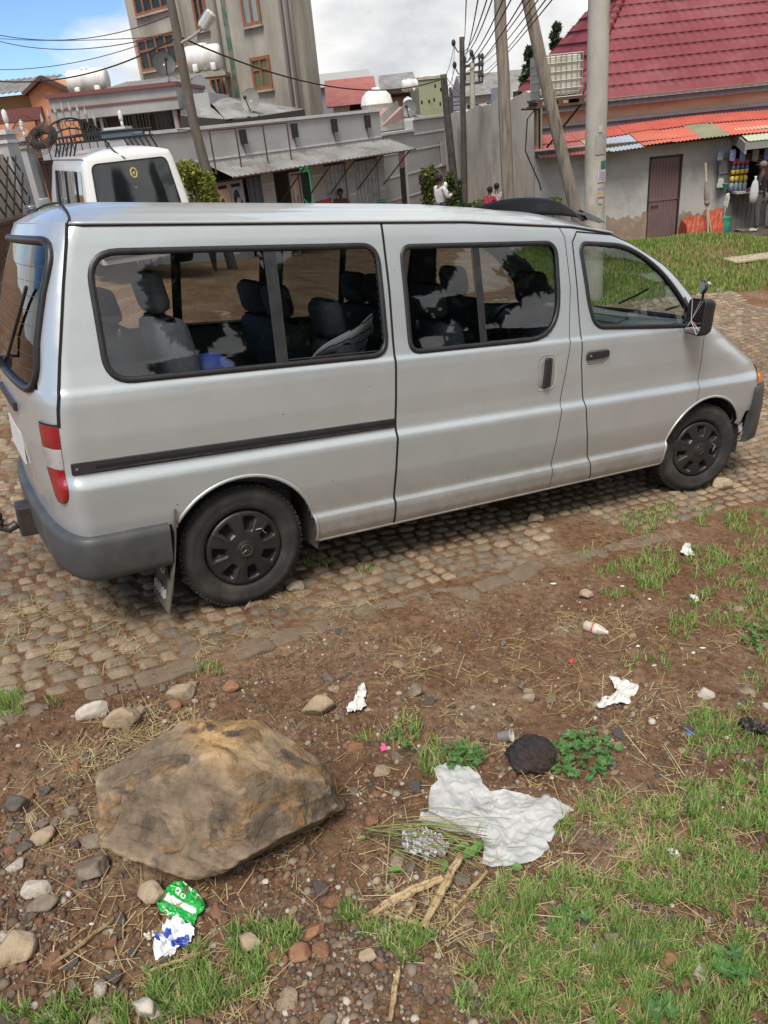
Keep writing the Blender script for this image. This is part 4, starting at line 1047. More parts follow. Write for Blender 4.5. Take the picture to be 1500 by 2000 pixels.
# boulder
def boulder():
    V, F = ico(6); P0 = gp(448, 1636)
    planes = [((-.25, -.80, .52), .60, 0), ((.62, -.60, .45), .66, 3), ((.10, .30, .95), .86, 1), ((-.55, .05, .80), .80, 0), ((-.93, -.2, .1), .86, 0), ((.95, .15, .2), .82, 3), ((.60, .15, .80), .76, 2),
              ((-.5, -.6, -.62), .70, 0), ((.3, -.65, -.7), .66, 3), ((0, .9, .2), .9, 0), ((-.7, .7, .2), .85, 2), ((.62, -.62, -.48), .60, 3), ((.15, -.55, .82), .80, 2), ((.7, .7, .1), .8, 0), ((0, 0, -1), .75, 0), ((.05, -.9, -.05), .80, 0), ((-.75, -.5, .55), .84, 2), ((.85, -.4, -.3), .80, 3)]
    n = np.array([p[0] for p in planes], float); n /= np.linalg.norm(n, axis=1, keepdims=True); d = np.array([p[1] for p in planes])
    q = np.clip(V @ n.T, 1e-3, None)/d; rd = 120; rad = 1/np.power((q**rd).sum(1), 1/rd); rad = np.minimum(rad, 1.18)
    who = q.argmax(1)
    P = V*rad[:, None]
    nz = fbm(V[:, 0]*2.8+V[:, 2]*3+7, V[:, 1]*2.8-V[:, 2]*1.3+3, 5, 3)-.5; ly = fbm(P[:, 0]*1.5, P[:, 2]*14+P[:, 0]*3, 3, 8)-.5; rg = 1-np.abs(fbm(V[:, 0]*2.6+V[:, 1]*1.5, V[:, 2]*2.6-V[:, 1]*1.2, 3, 44)-.5)*5
    P = P*(1+.06*nz+.07*ly+.012*np.clip(rg, 0, 1))[:, None]
    fine = fbm(P[:, 0]*18, P[:, 2]*18+P[:, 1]*14, 5, 12)-.5; ck = np.clip(1-np.abs(fbm(P[:, 0]*3+P[:, 1]*2, P[:, 2]*5-P[:, 1], 4, 19)-.5)*26, 0, 1); P = P*(1+.034*fine-.018*ck)[:, None]
    P = P*np.array([.435, .275, .25]); c, s = math.cos(-.10), math.sin(-.10)
    P = np.stack([P[:, 0]*c-P[:, 2]*s, P[:, 1], P[:, 0]*s+P[:, 2]*c], 1)
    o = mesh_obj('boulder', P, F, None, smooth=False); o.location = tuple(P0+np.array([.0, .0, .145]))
    M_ = bpy.data.materials.new('boulder_stone'); M_.use_nodes = True; nt = M_.node_tree; b = nt.nodes['Principled BSDF']; b.inputs['Roughness'].default_value = .86; b.inputs['Specular IOR Level'].default_value = .2
    a = N(nt, 'ShaderNodeAttribute', attribute_name='col'); tc = N(nt, 'ShaderNodeTexCoord')
    def nz_(sc, d=8., r=.62, dist=0.): 
        n = N(nt, 'ShaderNodeTexNoise', Scale=sc, Detail=d, Roughness=r, Distortion=dist); L(nt, tc.outputs['Object'], n.inputs['Vector']); return n
    r1 = N(nt, 'ShaderNodeValToRGB'); e = r1.color_ramp.elements; e[0].position = .52; e[1].position = .58; L(nt, nz_(6.5, 9, .6, .8).outputs['Fac'], r1.inputs['Fac'])
    m1 = N(nt, 'ShaderNodeMixRGB'); L(nt, a.outputs['Color'], m1.inputs['Color1']); m1.inputs['Color2'].default_value = (.21, .125, .055, 1)
    mf = N(nt, 'ShaderNodeMath', operation='MULTIPLY'); mf.inputs[1].default_value = .7; L(nt, r1.outputs[0], mf.inputs[0]); L(nt, mf.outputs[0], m1.inputs['Fac'])
    r3 = N(nt, 'ShaderNodeValToRGB'); e = r3.color_ramp.elements; e[0].position = .55; e[1].position = .61; L(nt, nz_(8.5, 8, .6, .5).outputs['Fac'], r3.inputs['Fac'])
    m3 = N(nt, 'ShaderNodeMixRGB'); L(nt, m1.outputs[0], m3.inputs['Color1']); m3.inputs['Color2'].default_value = (.10, .078, .058, 1); L(nt, r3.outputs[0], m3.inputs['Fac'])
    r2 = N(nt, 'ShaderNodeMapRange'); r2.inputs['From Min'].default_value = .3; r2.inputs['From Max'].default_value = .7; r2.inputs['To Min'].default_value = .5; r2.inputs['To Max'].default_value = 1.5; L(nt, nz_(14, 12, .72).outputs['Fac'], r2.inputs['Value'])
    gm = N(nt, 'ShaderNodeNewGeometry'); pr2 = N(nt, 'ShaderNodeMapRange'); pr2.inputs['From Min'].default_value = .515; pr2.inputs['From Max'].default_value = .60; L(nt, gm.outputs['Pointiness'], pr2.inputs['Value']); m4 = N(nt, 'ShaderNodeMixRGB'); m4.inputs['Color2'].default_value = (.38, .28, .18, 1); L(nt, pr2.outputs[0], m4.inputs['Fac']); L(nt, m3.outputs[0], m4.inputs['Color1']); m3 = m4  # paler chipped edges, also coloured in to strengthen the edge highlight
    m2 = N(nt, 'ShaderNodeMixRGB', blend_type='MULTIPLY', Fac=1.); L(nt, m3.outputs[0], m2.inputs['Color1']); L(nt, r2.outputs[0], m2.inputs['Color2']); L(nt, m2.outputs[0], b.inputs['Base Color'])
    bp = N(nt, 'ShaderNodeBump', Strength=.9, Distance=.012); L(nt, nz_(30, 10, .65).outputs['Fac'], bp.inputs['Height'])
    bp2 = N(nt, 'ShaderNodeBump', Strength=.6, Distance=.012); L(nt, r1.outputs[0], bp2.inputs['Height']); L(nt, bp.outputs[0], bp2.inputs['Normal']); L(nt, bp2.outputs[0], b.inputs['Normal'])
    o.data.materials.append(M_)
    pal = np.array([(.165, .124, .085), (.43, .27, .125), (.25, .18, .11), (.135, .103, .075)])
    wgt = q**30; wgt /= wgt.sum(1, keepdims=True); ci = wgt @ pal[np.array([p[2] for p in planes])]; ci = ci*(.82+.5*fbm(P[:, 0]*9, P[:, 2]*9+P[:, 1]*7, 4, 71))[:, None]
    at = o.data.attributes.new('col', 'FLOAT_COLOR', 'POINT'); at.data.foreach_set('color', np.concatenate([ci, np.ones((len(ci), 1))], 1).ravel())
    tag(o, 'big brown angular boulder with an ochre top, lying on the bare earth', 'boulder')
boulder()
# black scoria lump
V, F = rock_shape(91, 5, 22, (.53, .47, .47), .08, 14, .72)
P = gp(1038, 1500); w = size_at(P, 84); nn = rng.normal(0, .012, len(V)); V = V*(1+fbm(V[:, 0]*22+V[:, 2]*15, V[:, 1]*22-V[:, 2]*9, 3, 4)[:, None]*.30-.15)
o = mesh_obj('scoria_lump', V*w*1.08, F, mat('scoria', (.012, .011, .012), rough=.75, col2=(.06, .035, .028), nscale=5, bump=1.0, bscale=30, ramp=(.4, .75), bdist=.02), smooth=False)
o.location = (P[0], P[1]+.02, P[2]+w*.36); tag(o, 'round black pitted lump of lava rock beside the clover', 'rock')
named = [
 (30, 1825, 80, 108, 1, 'large tan stone cut off by the left edge of the picture'),
 (75, 1722, 66, 60, 4, 'pale pinkish flat stone left of the boulder with a slab under it'),
 (86, 1758, 62, 40, 0, 'flat brown slab tucked under the pale pinkish stone'),
 (187, 1682, 66, 66, 0, 'blocky grey brown stone touching the left side of the boulder'),
 (190, 1628, 52, 48, 0, 'grey brown stone just above the blocky one left of the boulder'),
 (86, 1620, 42, 50, 1, 'upright tan stone standing alone in the earth left of the boulder'),
 (300, 1733, 64, 60, 1, 'round rough tan stone above the green wrapper'),
 (186, 1386, 66, 42, 4, 'pale flat stone at the foot of the kerb'),
 (247, 1400, 84, 46, 1, 'speckled tan slab right of the pale flat stone by the kerb'),
 (210, 1512, 56, 42, 0, 'square brown stone above the left end of the boulder'),
 (357, 1352, 60, 28, 1, 'thin layered ochre stone by the kerb'),
 (341, 1374, 36, 20, 3, 'small red stone under the layered ochre stone'),
 (452, 1335, 36, 34, 3, 'rust and white stone standing beside the kerb'),
 (286, 1962, 72, 44, 4, 'long pinkish brick fragment at the bottom edge in the grass'),
 (490, 1832, 56, 50, 1, 'ochre stone right of the white and blue bag'),
 (612, 1812, 54, 38, 3, 'rust brown stone left of the dry stalks'),
 (624, 1372, 70, 56, 1, 'pale crumbly stone left of the white paper'),
 (812, 1342, 36, 34, 0, 'grey stone with a white face right of the crumpled white paper'),
 (1030, 1358, 34, 28, 1, 'tan stone between the paper scraps in the bare earth'),
 (1376, 1350, 42, 32, 4, 'white speckled stone on the earth at the right'),
 (1145, 1157, 32, 26, 1, 'tan stone lying above the plastic bottle'),
 (1166, 1850, 40, 42, 0, 'rounded grey stone in the grass'),
 (1196, 1826, 42, 28, 0, 'grey flat stone behind the rounded one in the grass'),
 (1247, 1842, 52, 36, 2, 'dark brown stone in the grass at the right'),
 (1305, 1868, 52, 40, 3, 'reddish brown stone half hidden in grass at the right'),
 (30, 1568, 60, 40, 2, 'dark stone by the left edge level with the boulder top'),
 (92, 1540, 34, 26, 2, 'small dark angular stone upper left of the boulder'),
 (142, 1581, 44, 30, 0, 'brown stone left of the square brown stone'),
 (1408, 940, 50, 36, 1, 'stone wedged in front of the front wheel of the van'),
 (1048, 1010, 36, 24, 1, 'squared loose stone lying on the setts under the van side'),
 (576, 1140, 38, 36, 0, 'round stone touching the rear wheel of the van'),
 (20, 1870, 40, 30, 1, 'stone below the large tan stone at the left edge'),
 (50, 1652, 40, 22, 2, 'flat dark stone at the left edge'),
 (640, 1988, 46, 32, 0, 'flat pale stone at the bottom edge of the picture'),
 (585, 1862, 62, 22, 3, 'thin brick red shard above the pebbles'),
 (722, 1860, 44, 34, 1, 'light brown stone below the dry stalks'),
]
for i, (x, y, w, hg, mi, lb) in enumerate(named):
    stone(x, y, w, hg, mi, 100+i, lb, rz=rng.uniform(-.5, .5))
protos = []
for k in range(14):
    V, F = rock_shape(300+k, 4, 13, (.5, .42*(1-.3*(k % 3 == 0)), .30), .04, 30, .5)
    protos.append(mesh_obj('small_stone', V*np.array([1, 1, .9]), F, rock_mats[[0, 0, 1, 2, 3, 1, 0, 1, 2, 0, 1, 0, 4, 3][k]], smooth=False))
cand = []
r2 = np.random.default_rng(5)
while len(cand) < 250:
    px = r2.uniform(0, 1500); py = r2.uniform(1180, 2000)**1.0
    P = gpv([px], [py])[0]; a, b = to_road(P[0], P[1])
    if b > kerb_b(a)-.04: continue
    dens = 1.0 if px < 780 else (.75 if px < 1150 and py < 1450 else .38)
    if (195 < px < 690 and 1440 < py < 1735) or (815 < px < 1120 and 1495 < py < 1700): continue
    if r2.uniform() > dens: continue
    cand.append((px, py, P))
for i, (px, py, P) in enumerate(cand):
    pr_ = protos[i % 14]; o = pr_ if i < 14 else pr_.copy()
    if i >= 14: COL.objects.link(o)
    s = .024+.056*r2.uniform()**2.1; o.scale = (s, s, s); o.rotation_euler = (r2.uniform(-.2, .2), r2.uniform(-.2, .2), r2.uniform(0, 6.3)); o.location = (P[0], P[1], P[2]+s*.08)
    tag(o, 'small loose stone scattered on the bare earth of the verge', 'stone', 'small stones scattered over the bare earth')
# flat kerb stones
kr = np.random.default_rng(8); a = -3.2; ki = 0
kmat = mat('kerb_stone', (.15, .11, .075), rough=.9, col2=(.21, .16, .115), nscale=9, bump=.7, bscale=40, spec=.2, dirt=(.10, .07, .05), dscale=5, dramp=(.5, .72))
while a < 2.4:
    ln = kr.uniform(.16, .34); c = a+ln/2; b = kerb_b(c)-.045
    V, F = ico(4); V = V/((np.abs(V)**7).sum(1)**(1/7))[:, None]; V = V*(1+.10*(fbm(V[:, 0]*3+ki*5, V[:, 1]*3+V[:, 2]*2, 3, ki)-.5))[:, None]*np.array([ln/2*1.03, .062+kr.uniform(-.01, .012), .032]); V[:, 2] += .004*np.sin(V[:, 0]*31+ki)-.008
    if kr.uniform() < .16 and ki > 3: a += ln*.6; ki += 1; continue
    X, Y = road_xy(c, b+kr.uniform(-.012, .012)); o = mesh_obj('kerb_stone', V, F, kmat, smooth=True)
    dbd = (kerb_b(c+.05)-kerb_b(c-.05))/.1; o.location = (X, Y, float(h0(X, Y))-.020+kr.uniform(-.006, .006)); o.rotation_euler = (0, R(7.5), math.atan2(RX[1], RX[0])+math.atan(dbd)+kr.uniform(-.06, .06))
    tag(o, 'long worn kerb stone edging the cobbles', 'kerb stone', 'kerb stones along the edge of the cobbles'); a += ln+.002; ki += 1

CL = [(847, 1508), (862, 1499), (889, 1496), (915, 1504), (938, 1520), (943, 1540), (958, 1552), (985, 1550), (1020, 1556), (1050, 1563), (1070, 1561), (1090, 1568), (1122, 1588), (1104, 1602), (1092, 1612), (1080, 1622), (1084, 1636), (1076, 1648), (1068, 1650), (1073, 1662), (1060, 1676), (1035, 1690), (1000, 1699), (960, 1700), (942, 1694), (948, 1676), (944, 1660), (948, 1648), (935, 1642), (905, 1640), (880, 1632), (850, 1625), (818, 1612), (822, 1596), (838, 1588), (838, 1560), (842, 1546), (856, 1530)]
def on_cloth(x, y): return inpoly(np.asarray(x, float), np.asarray(y, float), CL)
# pebbles and grit: uncountable
def gravel():
    V0, F0 = ico(1); n = 40000
    px = rng.uniform(-260, 1760, n*2); py = 1120+(920)*rng.uniform(0, 1, n*2)**.85
    P = gpv(px, py); a, b = to_road(P[:, 0], P[:, 1]); cl = fbm(P[:, 0]*3.5, P[:, 1]*3.5, 3, 21)
    dens = np.where(px < 800, .75, .45)*np.clip((cl-.30)*3.2, .12, 1)
    ok = (b < kerb_b(a)-.02) & (rng.uniform(0, 1, n*2) < dens) & ~on_cloth(px, py); P = P[ok]; n = len(P)
    s = .0022+.0075*rng.uniform(0, 1, n)**2.5+.012*(rng.uniform(0, 1, n) > .93)*rng.uniform(0, 1, n)
    sc = s[:, None]*rng.uniform(.6, 1.2, (n, 3))*np.array([1.15, 1.0, .7]); th = rng.uniform(0, 6.28, n)
    Q = V0[None]*sc[:, None, :]*rng.uniform(.78, 1.15, (n, len(V0), 1)); c, s_ = np.cos(th)[:, None], np.sin(th)[:, None]
    Q = np.stack([Q[..., 0]*c-Q[..., 1]*s_, Q[..., 0]*s_+Q[..., 1]*c, Q[..., 2]], -1)+P[:, None, :]+np.array([0, 0, 1])[None, None]*(s*.25)[:, None, None]
    F = (F0[None]+(np.arange(n)*len(V0))[:, None, None]).reshape(-1, 3)
    pal = np.array([(.16, .12, .085), (.22, .165, .11), (.10, .08, .07), (.30, .25, .19), (.17, .08, .055), (.42, .38, .32), (.13, .09, .06)])
    c = pal[rng.choice(7, n, p=[.27, .19, .15, .12, .13, .05, .09])]*rng.uniform(.7, 1.2, (n, 1))
    o = mesh_obj('gravel', Q.reshape(-1, 3), F, vcol_mat('pebble', rough=.9, bump=.4, bscale=120, spec=.2), smooth=False); set_col(o, np.repeat(c, len(F0), 0)); tag(o, 'loose pebbles and grit strewn over the brown earth', kind='stuff')
gravel()
def clods():      # crumbs of earth
    V0, F0 = ico(2); n = 5200
    px = rng.uniform(-260, 1760, n); py = rng.uniform(1130, 2040, n); P = gpv(px, py); a, b = to_road(P[:, 0], P[:, 1]); ok = (b < kerb_b(a)-.02) & ~on_cloth(px, py); P = P[ok]; n = len(P)
    s = .004+.013*rng.uniform(0, 1, n)**2; Q = V0[None]*(s[:, None]*rng.uniform(.6, 1.2, (n, 3)))[:, None, :]*rng.uniform(.7, 1.2, (n, len(V0), 1))+P[:, None, :]
    F = (F0[None]+(np.arange(n)*len(V0))[:, None, None]).reshape(-1, 3)
    c = np.array([(.155, .092, .058)])*rng.uniform(.6, 1.25, (n, 1)); o = mesh_obj('soil_crumbs', Q.reshape(-1, 3), F, vcol_mat('crumb', rough=.98, spec=.1), smooth=False); set_col(o, np.repeat(c, len(F0), 0)); tag(o, 'crumbs of brown soil on the verge', kind='stuff')
clods()

# strips: grass blades and straw, many to one mesh
def blades(name, P, length, width, lean, col, label, segs=3, curl=.5, flat=False, matn=None, az=None):
    n = len(P); th = rng.uniform(0, 6.283, n) if az is None else az; d = np.stack([np.cos(th), np.sin(th), 0*th], 1); sd = np.stack([-np.sin(th), np.cos(th), 0*th], 1)
    V = np.zeros((n, 2*(segs+1), 3)); lean = lean[:, None]; length = length[:, None]
    p = P.copy(); ang = np.full(n, 0.0)
    for k in range(segs+1):
        f = k/segs; w = width*(1-f**1.5*.92) if not flat else width*(1-.35*f)
        V[:, 2*k] = p-sd*w[:, None]; V[:, 2*k+1] = p+sd*w[:, None]
        a = lean[:, 0]*(.35+curl*1.3*f) if not flat else lean[:, 0]
        st = length/segs; p = p+(d*np.sin(a)[:, None]+np.array([0, 0, 1])*np.cos(a)[:, None])*st
    f0 = np.array([[2*k, 2*k+1, 2*k+3, 2*k+2] for k in range(segs)]); F = (f0[None]+(np.arange(n)*2*(segs+1))[:, None, None]).reshape(-1, 4)
    o = mesh_obj(name, V.reshape(-1, 3), F, matn, smooth=False); set_col(o, np.repeat(col, segs, 0)); tag(o, label, kind='stuff'); return o
grass_m = vcol_mat('grass_blade', rough=.6, spec=.3, trans=.35); straw_m = vcol_mat('straw_strip', rough=.7, spec=.3, trans=.15)
def blob_pts(blobs, per):
    X = []; Y = []
    for (cx_, cy_, rx, ry, dn) in blobs:
        n = int(3.14*rx*ry*per*dn*.95); r_ = np.sqrt(rng.uniform(0, 1, n))*1.15; t = rng.uniform(0, 6.283, n)
        x = cx_+rx*r_*np.cos(t); y = cy_+ry*r_*np.sin(t); e = fbm(x/38, y/26, 3, 55); e2 = fbm(x/14, y/9, 3, 56); ok = (e > .38+.28*np.clip(r_-.45, 0, 1)) & (e2 > .40) & ~on_cloth(x, y) ; X.append(x[ok]); Y.append(y[ok])
    return np.concatenate(X), np.concatenate(Y)
GB = [(180, 1990, 100, 40, .7), (400, 1920, 105, 62, .9), (515, 1850, 70, 50, .9), (330, 1975, 90, 40, .7), (60, 1990, 60, 22, .4), (700, 1805, 50, 35, .8), (800, 1845, 48, 32, .9), (985, 1780, 60, 45, 1), (1150, 1750, 180, 55, .9),
      (1390, 1700, 125, 110, .8), (1240, 1850, 200, 80, .7), (1040, 1900, 120, 90, .7), (1370, 1930, 180, 80, .75), (1180, 1970, 170, 60, .6), (1400, 1560, 120, 60, .55), (1310, 1590, 80, 45, .5), (1430, 1470, 80, 45, .7), (1390, 1415, 50, 26, .9),
      (800, 1432, 55, 32, .7), (890, 1490, 80, 34, .6), (720, 1455, 40, 20, .3), (1430, 1020, 95, 28, 1.1), (1320, 1112, 140, 38, .9), (1225, 1150, 55, 22, .8), (1240, 1032, 70, 24, .7), (1480, 1120, 70, 60, .8), (1330, 1225, 34, 24, .7), (1360, 1165, 60, 26, .6), (1440, 1200, 60, 30, .6),
      (30, 1375, 52, 24, .8), (90, 1370, 40, 14, .3), (380, 1310, 70, 14, .4), (1100, 1620, 70, 50, .4), (1180, 1610, 60, 60, .4), (1490, 1600, 60, 120, .6), (1270, 1300, 60, 40, .15), (640, 1100, 40, 14, .7), (690, 1115, 34, 16, .6), (1290, 1000, 60, 20, .6), (1150, 1080, 30, 14, .4), (1490, 1300, 50, 60, .3), (950, 1960, 60, 40, .3), (218, 1640, 10, 18, .8), (1480, 1400, 40, 40, .4), (1640, 1700, 140, 220, .6), (1640, 1180, 130, 110, .6), (-120, 1960, 120, 60, .5)]
x, y = blob_pts(GB, .22)
P = gpv(x, y); n = len(P); dist = np.linalg.norm(P, axis=1)
pal = np.array([(.19, .33, .075), (.27, .41, .11), (.14, .25, .055), (.34, .35, .15), (.50, .43, .22)])
c = pal[rng.choice(5, n, p=[.34, .26, .18, .12, .10])]*rng.uniform(.75, 1.25, (n, 1))
blades('grass', P, rng.uniform(.018, .055, n), .0012+.0010*rng.uniform(0, 1, n)+.0002*dist, rng.uniform(.3, 1.5, n), c, 'short green grass growing in patches on the verge', matn=grass_m)
# taller tufts
TB = [(800, 1440, 30, 18, 1), (420, 1925, 60, 35, .5), (1230, 1850, 60, 40, .5), (25, 1378, 30, 14, 1), (1400, 1425, 40, 20, .6), (1000, 1780, 45, 30, .6), (1370, 1990, 120, 30, .4)]
x, y = blob_pts(TB, .10); P = gpv(x, y); n = len(P); c = pal[rng.choice(5, n, p=[.3, .3, .1, .2, .1])]*rng.uniform(.8, 1.3, (n, 1))
blades('tall_grass', P, rng.uniform(.05, .095, n), np.full(n, .0016), rng.uniform(.2, .9, n), c, 'longer grass tufts on the verge', matn=grass_m, segs=4)
# straw
SB = [(100, 1225, 150, 55, .9), (230, 1290, 140, 30, .9), (290, 1430, 110, 50, 1.3), (130, 1490, 60, 34, 1.4), (610, 1185, 120, 36, .8), (480, 1250, 120, 30, .7), (800, 1290, 90, 40, .7), (1230, 1062, 80, 26, 1.0), (1150, 1215, 110, 30, 1.0), (1300, 1390, 180, 70, .35), (1080, 1300, 200, 80, .35),
      (830, 1410, 60, 30, .8), (970, 1470, 40, 24, 1.4), (1130, 1560, 200, 60, .3), (1200, 1690, 220, 80, .25), (900, 1790, 160, 90, .4), (300, 1850, 260, 120, .18), (1200, 1900, 260, 100, .22), (150, 1600, 150, 80, .25), (750, 1550, 300, 250, .10), (1400, 1250, 120, 120, .3), (1400, 1100, 120, 40, .4)]
SB += [(1150, 1780, 300, 200, .45), (1350, 1600, 150, 120, .5), (420, 1920, 140, 70, .5)]
x, y = blob_pts(SB, .044); P = gpv(x, y); n = len(P); P[:, 2] += rng.uniform(.002, .012, n)
pal2 = np.array([(.46, .36, .17), (.36, .27, .13), (.55, .47, .28), (.26, .18, .10)]); c = pal2[rng.choice(4, n, p=[.4, .3, .15, .15])]*rng.uniform(.75, 1.15, (n, 1))
blades('straw', P, rng.uniform(.02, .09, n)*(1+1.0*(rng.uniform(0, 1, n) > .93)), rng.uniform(.0007, .0016, n), rng.uniform(1.38, 1.62, n), c, 'dry straw scattered over the cobbles and the verge', matn=straw_m, segs=2, flat=True)
# grit of grass in the joints of the setts
m_ = len(cells_keep); cc = np.array(cells_keep); k = rng.integers(0, m_, 5200); A = cc[k, 0]+cc[k, 2]/2*rng.choice([-1, 1], 5200); B_ = cc[k, 1]+rng.uniform(-.5, .5, 5200)*cc[k, 3]
ok = fbm(A*1.4, B_*1.4, 3, 91) > .5; A, B_ = A[ok], B_[ok]; X, Y = road_xy(A, B_); Z = h0(X, Y)-.012; n = len(X)
c = pal[rng.choice(5, n, p=[.3, .25, .15, .15, .15])]*rng.uniform(.7, 1.1, (n, 1)); blades('joint_weeds', np.stack([X, Y, Z], 1), rng.uniform(.012, .034, n), np.full(n, .0014), rng.uniform(.2, 1.2, n), c, 'tiny weeds in the joints of the cobbles', matn=grass_m)

# clover plants
leaf_m = vcol_mat('clover_leaf', rough=.5, spec=.4, trans=.25, nm=.25, ns=60)
def clover(cx_, cy_, rx, ry, n, label, sz=.017):
    mb = MB(); C = []; rr = random.Random(int(cx_))
    for i in range(n):
        r_ = math.sqrt(rr.random()); t = rr.random()*6.283; P = gp(cx_+rx*r_*math.cos(t), cy_+ry*r_*math.sin(t)); hh = rr.uniform(.015, .06)*(1.2-r_*.6)
        s = sz*rr.uniform(.6, 1.25); tip = Vector(P)+Vector((rr.uniform(-.015, .015), rr.uniform(-.015, .015), hh)); nf = len(mb.F)
        mb.tube([tuple(P), tuple(tip)], .0011, n=4, cap=False); C += [(.10, .17, .05)]*(len(mb.F)-nf); nf = len(mb.F)
        M_ = Matrix.Rotation(rr.uniform(-.5, .5), 3, 'X') @ Matrix.Rotation(rr.uniform(-.5, .5), 3, 'Y') @ Matrix.Rotation(rr.random()*6, 3, 'Z'); ring = []; k = 20
        for j in range(k):
            a = 2*math.pi*j/k; rad = s*(.82+.20*math.cos(5*a))*(1-.55*max(0, math.cos(a+math.pi))**8); ring.append(tuple(tip+M_ @ Vector((rad*math.cos(a), rad*math.sin(a), .25*rad*(.5+.5*math.cos(5*a))))))
        mb.add([tuple(tip)]+ring, [(0, 1+j, 1+(j+1) % k) for j in range(k)]); g = rr.uniform(.75, 1.3); C += [(.085*g, .19*g, .05*g)]*(len(mb.F)-nf)
    o = mb.build('clover_plant', leaf_m); set_col(o, C); tag(o, label, 'plant'); return o
clover(1132, 1482, 78, 42, 130, 'green clump of round clover leaves right of the black lava lump')
clover(905, 1487, 38, 22, 34, 'small green leafy plant at the top corner of the white cloth')
clover(1480, 1250, 30, 26, 26, 'green leafy weed at the right edge of the picture'); clover(1430, 1900, 40, 30, 16, 'broad leafed weed in the grass near the bottom right corner', .022); clover(1290, 1985, 40, 20, 12, 'broad leafed weed at the bottom edge in the grass', .022); clover(1100, 1800, 40, 22, 12, 'broad leafed weed in the grass right of the dry stalks', .018)
clover(800, 1470, 22, 12, 10, 'tiny leafy weed in the grass tuft left of the white cloth', .011)

# sheets and scraps
def crumple(name, poly, hfun, m_, label, cat, lift=.004, rings=26, step=6, thick=True, colf=None, cen=None, group=None):
    """thin sheet: outline in ground positions, folded by hfun(u, v)"""
    P2 = resample(poly, step, True); c = np.array(cen) if cen is not None else np.mean(P2, 0); rows = []; ss = np.linspace(0, 1, rings)**.8
    pts = np.array([c+(p-c)*s for s in ss for p in P2]); G_ = gpv(pts[:, 0], pts[:, 1]); hh = hfun(pts[:, 0], pts[:, 1])
    G_[:, 2] += hh+lift; k = len(P2); F = []
    for i in range(rings-1):
        for j in range(k): F.append((i*k+j, i*k+(j+1) % k, (i+1)*k+(j+1) % k, (i+1)*k+j))
    o = mesh_obj(name, G_, F, m_, smooth=True, midx=[colf(*pts[list(f)].mean(0)) for f in F] if colf else None); tag(o, label, cat, group)
    return o
def folds(sx, sy, amp, seed, sharp=1.0):
    def f(x, y):
        a = fbm(x/sx, y/sy, 4, seed); r_ = 1-np.abs(fbm(x/sx*1.1+y/sy*.7, y/sy*1.1-x/sx*.6, 3, seed+9)-.5)*4.5
        return amp*(a*.7+.9*np.clip(r_, 0, 1)**1.5*sharp)
    return f
clothm = mat('white_cloth', (.62, .65, .64), rough=.75, col2=(.80, .82, .81), nscale=16, ramp=(.3, .6), bump=.35, bscale=60, dirt=(.50, .50, .46), dscale=9, dramp=(.52, .7))
tr_m = bpy.data.materials['white_cloth']; nt = tr_m.node_tree; o_ = nt.nodes['Material Output']; b_ = nt.nodes['Principled BSDF']; t_ = N(nt, 'ShaderNodeBsdfTransparent'); mx_ = N(nt, 'ShaderNodeMixShader', Fac=.24); tl_ = N(nt, 'ShaderNodeBsdfTranslucent', Color=(.8, .82, .8, 1)); mx2 = N(nt, 'ShaderNodeMixShader', Fac=.25)
L(nt, b_.outputs[0], mx2.inputs[1]); L(nt, tl_.outputs[0], mx2.inputs[2]); L(nt, mx2.outputs[0], mx_.inputs[1]); L(nt, t_.outputs[0], mx_.inputs[2]); L(nt, mx_.outputs[0], o_.inputs['Surface'])
crumple('white_cloth', CL, lambda x, y, a_=folds(70, 44, .010, 4, 1.0), b_=folds(26, 18, .0065, 7, 1.6): a_(x, y)+b_(x, y), clothm, 'torn sheet of thin white cloth spread on the ground', 'cloth', rings=34, step=5, cen=(955, 1600))
paper = mat('paper_white', (.55, .54, .50), rough=.8, col2=(.66, .66, .63), nscale=30, bump=.3, bscale=80)
crumple('crumpled_paper', [(700, 1345), (712, 1342), (718, 1358), (712, 1372), (718, 1385), (705, 1395), (680, 1398), (676, 1386), (692, 1375), (698, 1360)], folds(14, 12, .020, 14, 1.0), paper, 'crumpled white paper lying on the earth right of the pale crumbly stone', 'paper', rings=12, step=3)
crumple('crumpled_paper', [(1188, 1325), (1205, 1330), (1216, 1334), (1234, 1337), (1249, 1346), (1242, 1360), (1230, 1366), (1232, 1378), (1214, 1381), (1200, 1378), (1185, 1384), (1166, 1387), (1165, 1378), (1180, 1366), (1196, 1362), (1210, 1352), (1196, 1340)], folds(18, 13, .018, 24, 1.0), paper, 'long torn white paper crumpled on the earth below the plastic bottle', 'paper', rings=14, step=3)
crumple('paper_scrap', [(1338, 1066), (1347, 1065), (1350, 1078), (1356, 1089), (1340, 1090), (1327, 1084)], folds(9, 7, .02, 34), paper, 'small white paper scrap in the grass near the front of the van', 'paper', rings=8, step=3)
crumple('paper_scrap', [(1343, 1164), (1360, 1166), (1366, 1176), (1358, 1179)], folds(9, 7, .01, 35), paper, 'narrow white scrap in the straw between the grass patches', 'paper', rings=6, step=3)
crumple('paper_scrap', [(1298, 1660), (1310, 1659), (1329, 1672), (1320, 1682)], folds(12, 9, .01, 36), paper, 'white corner of paper on the grass at the right', 'paper', rings=6, step=3)
crumple('plaster_chip', [(282, 1830), (302, 1822), (303, 1832), (292, 1845)], folds(12, 9, .012, 37), paper, 'white triangular chip left of the white and blue bag', 'chip', rings=6, step=3)
crumple('red_scrap', [(1110, 1290), (1118, 1288), (1122, 1296), (1114, 1300)], folds(8, 8, .008, 38), mat('scrap_red', (.5, .05, .05), rough=.6), 'small red scrap on the earth below the bottle', 'scrap', rings=5, step=3)
